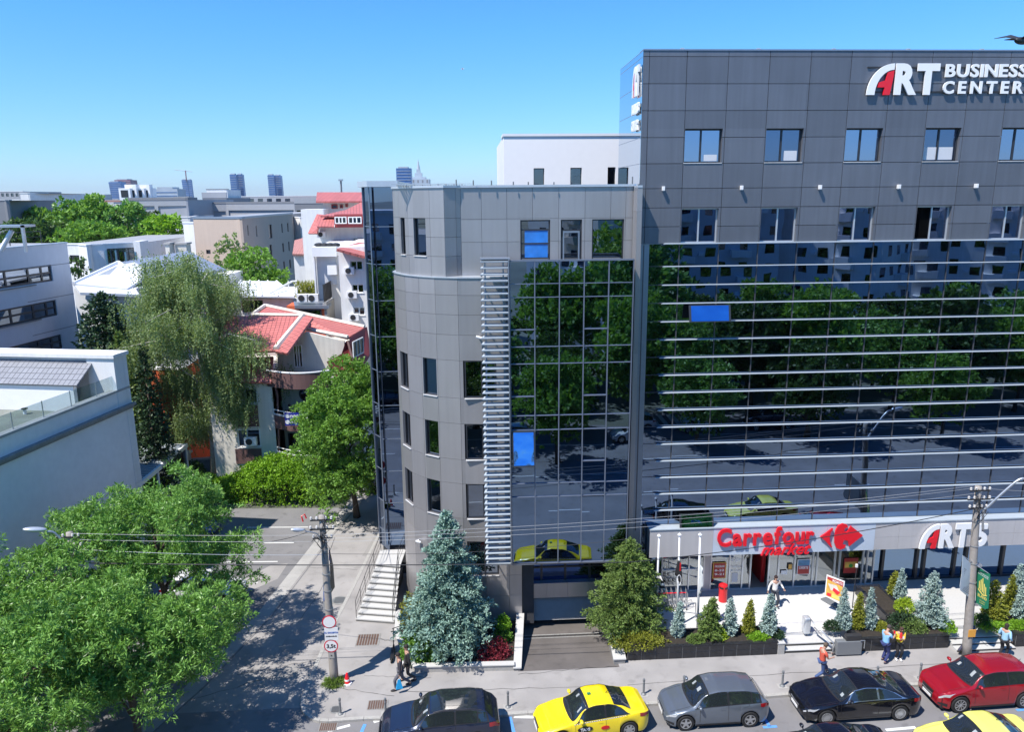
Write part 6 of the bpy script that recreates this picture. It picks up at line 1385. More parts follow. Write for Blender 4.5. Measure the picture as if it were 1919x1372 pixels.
# bollards
bx = [((638,1339),'first bollard, standing at the rounded pavement corner'), ((723,1339),'second bollard, just in front of the navy car bonnet'), ((952,1326),'bollard behind the navy car, left of the taxi'), ((1206,1302),'bollard between the taxi and the slate grey hatchback'), ((1465.8,1286.5),'bollard between the slate grey hatchback and the black saloon'), ((1723.5,1272),'bollard touching the nose of the red crossover'), ((1642.6,1278),'bollard showing only its tip behind the black saloon roof'), ((1281,1296),'bollard showing only its tip behind the grey hatchback roof'), ((799,1334),'bollard showing only its tip behind the navy car roof')]
src_b = None
for (x, y), lab in bx:
    q_ = G(x, y, .112); 
    if src_b is None:
        t = thing('bollard', lab, 'bollard', q_, 0, 'metal bollards along the kerb'); k = MB(); k.lathe((0,0,0), [(.11,0),(.11,.03),(.07,.06),(.045,.08),(.045,.62),(.052,.63),(.052,.70),(.035,.74)], 14); k.build('post', M_['grey_p'], t, smooth=False); k = MB(); k.lathe((0,0,.56), [(.047,0),(.047,.04)], 14); k.build('band', M_['steel'], t); k = MB(); k.box((-.19,-.17,-.05),(.19,.17,.004)); k.build('foot', M_['conc'], t); src_b = t
    else: o = copytree(src_b); o.location = q_; o['label'] = 'metal '+lab
src_b['label'] = 'metal '+src_b['label']
# traffic cone
t = thing('traffic_cone', 'small red and white traffic cone by the foot of the old pole', 'cone', G(651,1282,.1)); k = MB(); k.lathe((0,0,0), [(.21,0),(.2,.05),(.14,.06)], 8); k.build('base', M_['white_p'], t); k = MB(); k.lathe((0,0,.055), [(.135,0),(.115,.12),(.06,.38),(.035,.46)], 14); k.build('cone_body', M_['redlet'], t); k = MB(); k.lathe((0,0,.17), [(.118,0),(.105,.07)], 14); k.build('reflective_band', M_['white_p'], t)
# flagpoles
def flag(name, label, base, top, r_, flagm, quad_, label2, fold=3, extra=None):
    t = thing('flagpole', label, 'flagpole', base); tp = Vector(top)-Vector(base); k = MB(); k.tube([(0,0,0), tp*.5, tp], [r_, r_*.9, r_*.7], 12); k.build('pole', M_['white_p'], t, smooth=True); k = MB(); k.lathe(tp, [(.03,0),(.09,.02),(.09,.05),(.02,.12)], 12); k.build('finial', M_['white_p'], t)
    f_ = thing('flag', label2, 'flag', (0,0,0)); A, B_, Cc, D_ = quad_; n = 12; m = 8; k = MB(); q_ = quadmap(A, B_, Cc, D_)
    for i in range(n+1):
        for j in range(m+1): u, v = i/n, j/m; k.v.append(tuple(q_(u, v, .05*math.sin(u*fold*3.1+v*2))))
    for i in range(n):
        for j in range(m): a = i*(m+1)+j; k.f.append((a, a+1, a+m+2, a+m+1))
    o = k.build('cloth', flagm, f_, smooth=True); s_ = o.modifiers.new('thick', 'SOLIDIFY'); s_.thickness = .006
    return f_
M_['stripes'] = new_mat('striped cloth')[0]; t_ = M_['stripes'].node_tree; wv = t_.nodes.new('ShaderNodeTexWave'); wv.inputs['Scale'].default_value = 1.1; wv.bands_direction = 'Z'; rp_ = t_.nodes.new('ShaderNodeValToRGB'); rp_.color_ramp.interpolation = 'CONSTANT'; rp_.color_ramp.elements[0].color = (.02,.02,.025,1); rp_.color_ramp.elements[1].position = .5; rp_.color_ramp.elements[1].color = (.7,.7,.7,1)
tc_ = t_.nodes.new('ShaderNodeTexCoord'); t_.links.new(tc_.outputs['Object'], wv.inputs[0]); t_.links.new(wv.outputs['Fac'], rp_.inputs[0]); t_.links.new(rp_.outputs[0], t_.nodes['Principled BSDF'].inputs['Base Color'])
b1, b2, b3 = (8.62,32.05,TZ), (9.5,31.6,TZ), (10.41,31.3,TZ)
flag('flag', 'leftmost white flagpole rising behind the wide yew', b1, P(1235,1006,31.9), .055, M_['stripes'], (P(1230,1070,31.9), P(1244,1090,31.6), P(1246,1110,31.6), P(1226,1088,31.9)), 'limp black and white striped flag by the wide yew')
f_ = flag('flag', 'middle white flagpole before the shopping trolleys', b2, P(1273.5,1004,31.5), .055, mat('black flag cloth', (.015,.015,.018), rough=.8), (P(1271,1050,31.5), P(1276,1054,31.2), P(1277,1096,31.2), P(1266,1078,31.5)), 'limp black flag with a pale ring on the middle flagpole')
k = MB(); cc = P(1272.5,1088,31.12); k.tube([cc+Vector((math.cos(a)*.10,0,math.sin(a)*.26)) for a in [2*math.pi*i/16 for i in range(17)]], .014, 5); k.build('ring', M_['white_p'], f_)
k = MB(); cc = P(1275,1063,31.1); k.box((cc.x-.03,cc.y,cc.z-.2),(cc.x+.03,cc.y+.01,cc.z+.2)); k.build('red_edge', M_['red_p'], f_)
f_ = flag('flag', 'rightmost white flagpole of the three beside the shop', b3, P(1312,1004,31.2), .06, mat('white flag cloth', (.60,.62,.62), rough=.8), (P(1312,1052,31.2), P(1318,1078,30.9), P(1315,1100,30.9), P(1311,1118,31.2)), 'limp white flag with grey print on the rightmost flagpole')
# security camera, wall lights, building lettering
for lab, px_, py_, fr_, off in (('small white security camera on the curved wall above the spruce tip', 784, 1012, None, 0), ('small white security camera on the cladding left of the louvre screen', 897, 631, None, 1)):
    q_ = onarc(px_, py_) if not off else (U(px_, py_), 33.0); zz = P(px_, py_, q_[1]).z; t = thing('security_camera', lab, 'camera', (q_[0], q_[1], zz)); k = MB(); k.box((-.03,-.18,-.03),(.03,0,.03)); k.build('bracket', M_['white_p'], t); k = MB(); k.tube([(-.12,-.24,.05),(.12,-.26,-.02)], .06, 12); k.build('housing', M_['white_p'], t)
src_w = None
for i, (x, y) in enumerate(((1243,353),(1389.5,351.5),(1536.5,350.5),(1684,349.5),(1829,348))):
    q_ = P(x, y, 33.5); lab = 'small white wall light, '+('first','second','third','fourth','fifth')[i]+' from the left on the dark cladding'
    if src_w is None: t = thing('wall_light', lab, 'wall light', q_, 0, 'wall lights on the dark cladding'); k = MB(); k.box((-.05,-.12,-.09),(.05,.08,.09)); k.build('housing', M_['white_p'], t, bevel=.01); k = MB(); k.box((-.04,-.10,-.11),(.04,.06,-.091)); k.build('lens', M_['lamp'], t); src_w = t
    else: o = copytree(src_w); o.location = q_; o['label'] = lab
def norm_text(txt, w_, h_, depth, off, shear=0, sp=1.0):
    v, f = text_mesh(txt, 1, depth, off, shear, sp); xs_ = [p[0] for p in v]; ys_ = [p[1] for p in v]; a, b, c, e = min(xs_), max(xs_), min(ys_), max(ys_)
    return [((x-a)/(b-a)*w_, (y-c)/(e-c)*h_, z) for x, y, z in v], f
def letters_each(parent, fr, txt, u0, u1, z0, z1, d, depth, m, off=.03, shear=0, gap=.12, name='letter'):
    """each letter a part of its own"""
    ws = []
    for ch in txt: v, f = text_mesh(ch, 1, depth, off, shear); xs_ = [p[0] for p in v]; ws.append((max(xs_)-min(xs_), v, f))
    tot = sum(a[0] for a in ws)+gap*(len(ws)-1); s_ = (u1-u0)/tot; u = u0; ymin = min(p[1] for a in ws for p in a[1]); ymax = max(p[1] for a in ws for p in a[1])
    for w_, v, f in ws:
        mn = min(p[0] for p in v); vv = [((x-mn)*s_, (y-ymin)/(ymax-ymin)*(z1-z0), z) for x, y, z in v]; o = place2d(vv, f, fr, u, z0, d).build(name, m, parent); u += (w_+gap)*s_
def art_word(parent, fr, r_, d, depth):
    """A drawn as a wide arc with a red block, then R and T"""
    u0, u1, z0, z1 = r_; w_, h_ = u1-u0, z1-z0
    def put(pts, m, dd=0, dp=None, nm='letter'): v, f = poly2d([(x*w_, y*h_) for x, y in pts], dp or depth); o = place2d(v, f, fr, u0, z0, d+dd).build(nm, m, parent); tri(o); return o
    arc_o = [(.36-.36*math.cos(a), .0+1.0*math.sin(a)) for a in [R(90*i/12) for i in range(13)]]; arc_i = [(.36-.25*math.cos(a), .0+.80*math.sin(a)) for a in [R(90*i/12) for i in range(13)]]
    put(arc_o+[(.36,.80)]+arc_i[::-1][1:], M_['letters'])
    put([(.235,0),(.325,0),(.36,.62),(.36,.78),(.27,.72),(.255,.47),(.16,.40),(.15,.24),(.245,.24)], M_['redlet'], .001, depth*.9, 'red_block')
    v, f = norm_text('R', .31*w_, h_, depth, .05); place2d(v, f, fr, u0+.385*w_, z0, d).build('letter', M_['letters'], parent)
    v, f = norm_text('T', .31*w_, h_, depth, .05); place2d(v, f, fr, u0+.69*w_, z0, d).build('letter', M_['letters'], parent)
t = thing('roof_sign', 'big white raised lettering with one red block high on the dark tower', 'sign', (0,0,0)); r_ = FT.rect(1626,119,1753,178)
art_word(t, FT, r_, .07, .08)
letters_each(t, FT, 'BUSINESS', FT.px(1769,135)[0], FT.px(1922,135)[0], FT.px(1800,145)[1], FT.px(1800,120)[1], .07, .07, M_['letters'], .03, gap=.08)
letters_each(t, FT, 'CENTER', FT.px(1764,165)[0], FT.px(1914,165)[0], FT.px(1800,176)[1], FT.px(1800,152)[1], .07, .07, M_['letters'], .03, gap=.28)
k = MB()
for y in (126, 172): FT.box(k, r_[0], FT.px(1925,y)[0], FT.px(1700,y)[1]-.03, FT.px(1700,y)[1]+.03, .01, .05)
k.build('support_rails', M_['iron'], t)
# the same sign on the return wall
FSd = Fr((U(1206.3, 92, FT)-.02, 38.3), (0, -1))
t = thing('side_sign', 'white raised lettering seen edge-on on the glass side of the tower', 'sign', (0,0,0)); zt2 = FT.px(1207,118)[1]; 
art_word(t, FSd, (3.3, 4.5, zt2-1.25, zt2), .06, .08); letters_each(t, FSd, 'BUSINESS', 3.3, 4.6, zt2-2.0, zt2-1.55, .06, .08, M_['letters'], .045, gap=.03); letters_each(t, FSd, 'CENTER', 3.3, 4.5, zt2-2.7, zt2-2.25, .06, .08, M_['letters'], .045, gap=.2)
# supermarket sign
t = thing('shop_sign', 'red raised supermarket lettering above the shop doors', 'sign', (0,0,0))
letters_each(t, FB, 'Carrefour', FB.px(1343,1005)[0], FB.px(1524,1005)[0], FB.px(1430,1021)[1], FB.px(1430,987)[1], .06, .08, M_['redlet'], .028, gap=.07)
a, b = FB.px(1424,1040), FB.px(1519,1016); v, f = norm_text('market', b[0]-a[0], b[1]-a[1], .08, .010, .4); place2d(v, f, FB, a[0], a[1], .06).build('script_lettering', M_['redlet'], t)
r_ = FB.rect(1537,981,1612,1027); w_, h_ = r_[1]-r_[0], r_[3]-r_[2]
t = thing('shop_emblem', 'red emblem of two facing arrow shapes around a white notch beside the shop lettering', 'sign', (0,0,0))
def emb(pts, m='redlet', dd=.06, dp=.08, nm='arrow'): v, f = poly2d([(x*w_, y*h_) for x, y in pts], dp); o = place2d(v, f, FB, r_[0], r_[2], dd).build(nm, M_[m], t); tri(o)
emb([(0,.52),(.13,.66),(.27,.84),(.29,.80),(.24,.68),(.22,.5),(.24,.32),(.30,.12),(.28,.09),(.13,.36)])
emb([(.34,.5),(.35,.74),(.40,.92),(.50,1.0),(.60,.95),(.64,.84),(.56,.84),(.54,.72),(.62,.66),(.70,.90),(1.0,.52),(.70,.12),(.66,.34),(.56,.36),(.54,.20),(.62,.16),(.60,.06),(.50,.0),(.40,.08),(.35,.26)])
t = thing('entrance_sign', 'white raised lettering with one red block over the dark office entrance', 'sign', (0,0,0)); art_word(t, FB, FB.rect(1725,982,1813,1024), .06, .08)
r_ = FB.rect(1826,981,1844,1022); v, f = norm_text('5', r_[1]-r_[0], r_[3]-r_[2], .10, .04); place2d(v, f, FB, r_[0], r_[2], .06).build('numeral', M_['letters'], t)
# posters and stickers on the shop glass
M_['poster_r'] = mat('poster red', (.42,.035,.03), rough=.5, var=.15, scale=5); M_['poster_o'] = mat('poster orange', (.75,.42,.08), rough=.5, var=.3, scale=4); M_['poster_b'] = mat('poster blue', (.10,.25,.42), rough=.5, var=.3, scale=4); M_['poster_g'] = mat('poster green', (.06,.32,.05), rough=.5)
def poster(label, rect_, rows, fr=None, d=.06, frame='poster_o'):
    fr = fr or FS; r_ = fr.rect(*rect_); t = thing('poster', label, 'poster', (0,0,0)); k = MB(); fr.box(k, *r_, d-.02, d); k.build('frame', M_[frame], t); u0, u1, z0, z1 = r_; w_, h_ = u1-u0, z1-z0; e = .04
    for (a, b, m) in rows: k = MB(); fr.box(k, u0+e, u1-e, z0+e+(h_-2*e)*a, z0+e+(h_-2*e)*b, d+.001, d+.004); k.build('print', M_[m], t)
    return t, r_
def ptxt(t, fr, txt, u0, u1, z0, z1, d, m='white_p'): v, f = norm_text(txt, u1-u0, z1-z0, .002, .02); place2d(v, f, fr, u0, z0, d).build('lettering', M_[m], t)
t, r_ = poster('dark red opening hours poster with pale border left of the shop doors', (1336,1054,1359,1083), [(0,1,'poster_r')]); u0, u1, z0, z1 = r_
for i, s_ in enumerate(('PROGRAM', '8-22', '9-21')): ptxt(t, FS, s_, u0+.1, u1-.1, z1-.28-i*.22, z1-.16-i*.22, .066)
t, r_ = poster('red and blue poster right of the shop doors', (1494,1048,1516,1076), [(0,.58,'poster_r'), (.58,1,'poster_b')], frame='white_p'); ptxt(t, FS, 'OFERTE', r_[0]+.1, r_[1]-.1, r_[2]+.32, r_[2]+.46, .066)
t, r_ = poster('red and yellow poster with a green patch, rightmost on the shop glass', (1582,1046,1605,1073), [(0,.35,'poster_r'), (.35,.78,'poster_o'), (.78,1,'poster_r')], frame='poster_r'); k = MB(); k.tube([FS.p(r_[0]+.36, r_[2]+.42, .066), FS.p(r_[0]+.36, r_[2]+.42, .07)], .11, 14); k.build('green_patch', M_['poster_g'], t)
t, r_ = poster('small black framed yellow notice on the shop glass', (1476,1056,1484,1067), [(0,1,'poster_o')], frame='black_p'); t, r_ = poster('small white notice on the shop door glass', (1463,1069,1474,1076), [(0,1,'white_p')], frame='white_p')
t = thing('window_sticker', 'white logo and text stickers on the shop glass left of the doors', 'sticker', (0,0,0)); r_ = FS.rect(1370,1044,1388,1054); w_, h_ = r_[1]-r_[0], r_[3]-r_[2]
for pts in ([(0,.5),(.25,.95),(.22,.5),(.25,.05)], [(.4,.5),(.5,1),(.62,.8),(1,.5),(.62,.2),(.5,0)]): v, f = poly2d([(x*w_, y*h_) for x, y in pts], .004); o = place2d(v, f, FS, r_[0], r_[2], -.002).build('emblem', M_['white_p'], t); tri(o)
ptxt(t, FS, 'PROGRAM', r_[0]-.03, r_[1]+.1, r_[2]-.3, r_[2]-.16, .0); ptxt(t, FS, 'Luni - Duminica', r_[0]-.03, r_[1]+.1, r_[2]-.5, r_[2]-.38, .0)
k = MB(); FS.box(k, r_[0]+.1, r_[1]-.1, r_[2]-1.1, r_[2]-.6, -.002, .003); k.build('sheet', M_['stucco_s'], t)
# free standing advert board
t = thing('advert_board', 'tilted red and yellow advertising board standing on the white terrace', 'sign board', (0,0,0)); q_ = quadmap(P(1550,1079,32.4), P(1582,1091,31.7), P(1578,1131,31.7), P(1546,1117,32.4)); k = MB(); onquad(q_, [(-.03,-.03),(1.03,-.03),(1.03,1.03),(-.03,1.03)], -.03, 0, k); k.build('frame', M_['white_p'], t)
for pts, m, d in (([(.03,.03),(.97,.03),(.97,.97),(.03,.97)],'poster_o',.002), ([(.03,.03),(.97,.03),(.97,.26),(.03,.16)],'poster_r',.005), ([(.1,.35),(.6,.30),(.8,.55),(.3,.62)],'stucco_c',.005), ([(.45,.45),(.85,.55),(.7,.72),(.4,.6)],'redlet',.008), ([(.1,.8),(.35,.78),(.35,.93),(.1,.95)],'redlet',.005), ([(.4,.74),(.9,.76),(.9,.94),(.4,.93)],'yellow_t',.005)): k = MB(); onquad(q_, pts, d-.001, d+.001, k); k.build('print', M_[m], t)
text_quad(q_, 'PROMOTII', .35, .08, .92, .20, M_['white_p'], t, .02, .009)
a, b = G(1543,1123,TZ), G(1575,1142,TZ); k = MB(); d = (b-a).normalized(); n = Vector((-d.y, d.x, 0))*.2; k.hexa([a-n, b-n, b+n, a+n, a-n+Vector((0,0,.08)), b-n+Vector((0,0,.08)), b+n+Vector((0,0,.08)), a+n+Vector((0,0,.08))]); k.build('foot', M_['grey_p'], t)
# red litter bin
t = thing('litter_bin', 'round red metal litter bin at the shaded edge of the terrace', 'bin', G(1354,1127,TZ)); k = MB(); k.lathe((0,0,0), [(.2,0),(.21,.05),(.21,.72)], 20); k.build('drum', M_['red_p'], t, smooth=False); k = MB(); k.lathe((0,0,.721), [(.195,0),(.195,.12)], 20); k.build('opening', M_['black_p'], t); k = MB(); k.lathe((0,0,.842), [(.22,0),(.21,.07),(.12,.12),(.02,.13)], 20); k.build('lid', M_['red_p'], t)
k = MB()
for i in range(3): a = i*2.1+.4; k.box((.2*math.cos(a)-.03,.2*math.sin(a)-.03,.70),(.2*math.cos(a)+.03,.2*math.sin(a)+.03,.86))
k.build('lid_posts', M_['red_p'], t)
# shopping trolleys nested in a row
src_t = None
for i in range(7):
    q_ = (8.75+i*.24, 33.35, TZ); lab = 'shopping trolley with a red handle nested in the row beside the shop window'
    if src_t is None:
        t = thing('shopping_trolley', lab, 'trolley', q_, R(-8), 'nested shopping trolleys with red handles'); k = MB()
        for x_ in (-.25,.25):
            k.tube([(x_,-.35,.12),(x_,.35,.12)], .012, 5); k.tube([(x_,-.35,.12),(x_,-.38,.95)], .012, 5); k.tube([(x_,-.38,.92),(x_,.40,.80)], .012, 5); k.tube([(x_,.35,.12),(x_,.40,.80)], .010, 5)
        k.build('frame', M_['steel'], t); k = MB()
        for j in range(9): a = -.36+j*.095; k.tube([(-.24,a,.40),(-.25,a,.86-.0*j)], .006, 4); k.tube([(.24,a,.40),(.25,a,.86)], .006, 4); k.tube([(-.24,a,.40),(.24,a,.40)], .005, 4)
        for j in range(6): x_ = -.24+j*.096; k.tube([(x_,-.37,.40),(x_,-.38,.9)], .006, 4)
        k.build('basket', M_['steel'], t); k = MB(); k.tube([(-.16,-.42,1.0),(.16,-.42,1.0)], .02, 8); k.build('handle', M_['redlet'], t)
        for x_ in (-.22,.22):
            for y_ in (-.32,.32): k = MB(); k.tube([(x_-.015,y_,.06),(x_+.015,y_,.06)], .06, 10); k.build('castor', M_['rubber'], t)
        src_t = t
    else: o = copytree(src_t); o.location = q_
t = thing('trolley_rail', 'low steel barrier rail in front of the shopping trolleys', 'rail', (0,0,0)); k = MB(); a, b, c = P(1275,1131,32.6), P(1304,1131,32.3), P(1301,1131,31.6); k.tube([a, b], .03, 8); k.build('bar', M_['steel'], t); k = MB(); k.tube([(a.x,a.y,TZ), a], .025, 8); k.build('post', M_['steel'], t); k = MB(); k.tube([(b.x,b.y,TZ), b], .025, 8); k.build('post', M_['steel'], t)
# wheelchair lift
t = thing('wheelchair_lift', 'grey wheelchair platform lift folded at the foot of the terrace steps', 'lift', (0,0,0)); a = G(1592,1231,.1); k = MB(); k.box((a.x-.62,a.y,.16),(a.x+.55,a.y+.28,.85)); k.build('platform', M_['grey_p'], t, bevel=.03); k = MB(); k.box((a.x-.2,a.y+.02,.86),(a.x+.5,a.y+.26,1.12)); k.build('control_box', M_['iron'], t, bevel=.03)
k = MB(); k.tube([(a.x-.75,a.y+.1,.1),(a.x-.75,a.y+.1,.75),(a.x-1.3,a.y+1.0,1.25),(a.x-1.35,a.y+1.4,1.3)], .03, 8); k.build('rail', M_['steel'], t, smooth=True); k = MB(); k.tube([(a.x-.68,a.y+.2,.1),(a.x-.68,a.y+.2,.45),(a.x-1.2,a.y+1.1,.95)], .03, 8); k.build('lower_rail', M_['steel'], t, smooth=True)
k = MB(); k.box((a.x-1.6,a.y+1.2,.5),(a.x-1.28,a.y+1.6,1.32)); k.build('drive_tower', M_['alu'], t, bevel=.08)
k = MB(); k.tube([(a.x+.42,a.y-.03,.9),(a.x+.62,a.y-.03,.9),(a.x+.62,a.y-.03,.5)], .02, 8); k.build('grab_bar', M_['steel'], t)
t = thing('shade_pole', 'thin dark post with a white top on the terrace before the last poster', 'post', G(1597,1140,TZ)); k = MB(); k.tube([(0,0,0),(0.02,0,2.2)], .022, 6); k.build('post', M_['iron'], t); k = MB(); k.box((-.04,-.04,2.2),(.06,.04,2.36)); k.build('cap', M_['white_p'], t)
# open staircase with thin rails beside the curved wall
t = thing('side_staircase', 'white open staircase with thin iron railings up to the corner glass door', 'staircase', (0,0,0)); n = 10; BL, BR, TL, TR = Vector((-5.95,33.8,0)), Vector((-4.02,33.4,0)), Vector((-5.15,36.9,0)), Vector((-3.9,36.6,0)); zt3 = 1.72
TLb, TRb = Vector((-5.15,38.2,0)), Vector((-3.75,38.2,0))
lf = []; rt = []
for i in range(n):
    f0, f1 = i/n, (i+1)/n; a, b, c, d = BL.lerp(TL, f0), BR.lerp(TR, f0), BR.lerp(TR, f1)+(TR-BR)*.012, BL.lerp(TL, f1)+(TL-BL)*.012; z = .1+(zt3-.1)*(i+1)/n
    if i == n-1: c, d = TRb, TLb
    k = MB(); k.hexa([a+Vector((0,0,z-.06)), b+Vector((0,0,z-.06)), c+Vector((0,0,z-.06)), d+Vector((0,0,z-.06)), a+Vector((0,0,z)), b+Vector((0,0,z)), c+Vector((0,0,z)), d+Vector((0,0,z))]); k.build('tread', M_['step'], t)
    k = MB(); e = (TL-BL).normalized()*.03; k.hexa([a+e+Vector((.02,0,z-.165)), b+e+Vector((-.02,0,z-.165)), b+e*2, a+e*2] if 0 else [a+e+Vector((.02,0,z-.165)), b+e+Vector((-.02,0,z-.165)), b+e*2+Vector((-.02,0,z-.165)), a+e*2+Vector((.02,0,z-.165)), a+e+Vector((.02,0,z-.0605)), b+e+Vector((-.02,0,z-.0605)), b+e*2+Vector((-.02,0,z-.0605)), a+e*2+Vector((.02,0,z-.0605))]); k.build('riser', M_['conc_d'], t)
    lf.append(a+Vector((.05,.05,z))); rt.append(b+Vector((-.05,.05,z)))
lf.append(TLb+Vector((.05,-.1,zt3))); rt.append(TRb+Vector((-.05,-.1,zt3)))
for side in (lf, rt):
    k = MB(); 
    for hh in (.95, .62, .32): k.tube([p+Vector((0,0,hh)) for p in side], .016 if hh > .9 else .010, 6)
    for p in side[::2]+[side[-1]]: k.tube([p, p+Vector((0,0,.95))], .014, 6)
    k.build('railing', M_['iron'], t)
k = MB(); k.prism([(-5.6,35,.1),(-4.3,34.8,.1),(-3.95,38.1,.1),(-5.05,38.1,.1)], (0,0,.6)); k.build('plinth', M_['conc_d'], t)
# kick scooter left against the bush
t = thing('kick_scooter', 'black electric kick scooter parked by the laurel bush', 'scooter', (0,0,0)); a = G(737,1222,.1); h_ = Vector((a.x+.0,a.y+.2,.1)); k = MB(); k.tube([h_+Vector((0,0,.14)), h_+Vector((.02,.02,1.05))], .022, 8); k.build('stem', M_['black_p'], t); k = MB(); k.tube([h_+Vector((-.02,.0,1.06)), h_+Vector((.42,.12,1.12))], .018, 8); k.build('handlebar', M_['black_p'], t)
k = MB(); k.box((h_.x-.08,h_.y-1.0,.2),(h_.x+.08,h_.y-.1,.26)); k.build('deck', M_['black_p'], t, bevel=.01)
for dy in (.02, -1.05): k = MB(); c = h_+Vector((0,dy,.11)); k.tube([c+Vector((-.03,0,0)), c+Vector((.03,0,0))], .11, 14); k.build('wheel', M_['rubber'], t)
# birds
def bird(label, p, s_, m='iron', rz=0):
    t = thing('bird', label, 'bird', p, rz); k = MB(); k.ell((0,0,0), (.17*s_,.05*s_,.06*s_), 10, 7); k.ell((.17*s_,0,.03*s_), (.05*s_,.035*s_,.04*s_), 8, 6); k.tube([(.2*s_,0,.03*s_),(.25*s_,0,.02*s_)], [.014*s_,.004*s_], 5); k.prism([(-.15*s_,-.02*s_,0),(-.32*s_,-.07*s_,0),(-.32*s_,.07*s_,0),(-.15*s_,.02*s_,0)], (0,0,.01*s_)); k.build('body', M_[m], t, smooth=True)
    for s2 in (-1, 1): k = MB(); k.prism([(.08*s_,0,.03*s_),(.04*s_,s2*.22*s_,.13*s_),(-.08*s_,s2*.42*s_,.10*s_),(-.10*s_,s2*.2*s_,.08*s_),(-.06*s_,0,.02*s_)], (0,0,.008*s_)); tri(k.build('wing', M_[m], t))
p = P(1914, 76, 14); bird('dark bird with raised wings cut by the top right edge', p, 1.1, 'iron', R(20)); p = P(867, 129, 60); bird('tiny white bird alone in the blue sky', p, .55, 'white_p', R(-10))
# ------------------------------------------------------------------ people
def skin_mesh(verts, edges, rad, root=0, sub=1):
    me = bpy.data.meshes.new('s'); me.from_pydata(verts, edges, []); o = bpy.data.objects.new('s', me); C.objects.link(o)
    sk = o.modifiers.new('skin', 'SKIN'); sk.use_smooth_shade = True; sk.branch_smoothing = .4
    for i, v in enumerate(me.skin_vertices[0].data): v.radius = rad[i] if isinstance(rad[i], tuple) else (rad[i], rad[i]); v.use_root = (i == root)
    if sub: ss = o.modifiers.new('sub', 'SUBSURF'); ss.levels = sub; ss.render_levels = sub
    dg = bpy.context.evaluated_depsgraph_get(); dg.update(); m2 = bpy.data.meshes.new_from_object(o.evaluated_get(dg))
    v = [tuple(p.co) for p in m2.vertices]; f = [tuple(p.vertices) for p in m2.polygons]; bpy.data.objects.remove(o); bpy.data.meshes.remove(me); bpy.data.meshes.remove(m2); k = MB(); k.v = v; k.f = f; return k
def ik(a, c, l1, l2, bend):
    a, c, bend = Vector(a), Vector(c), Vector(bend); d = c-a; L_ = min(d.length, (l1+l2)*.998); dn = d.normalized(); x = (l1*l1-l2*l2+L_*L_)/(2*L_); h = math.sqrt(max(l1*l1-x*x, 0)); b = (bend-dn*bend.dot(dn)).normalized(); return a+dn*x+b*h, a+dn*L_
PM = {}
def pm(col, rough=.8):
    if col not in PM: PM[col] = mat('cloth '+str(len(PM)), col, rough=rough, var=.06, scale=8)
    return PM[col]
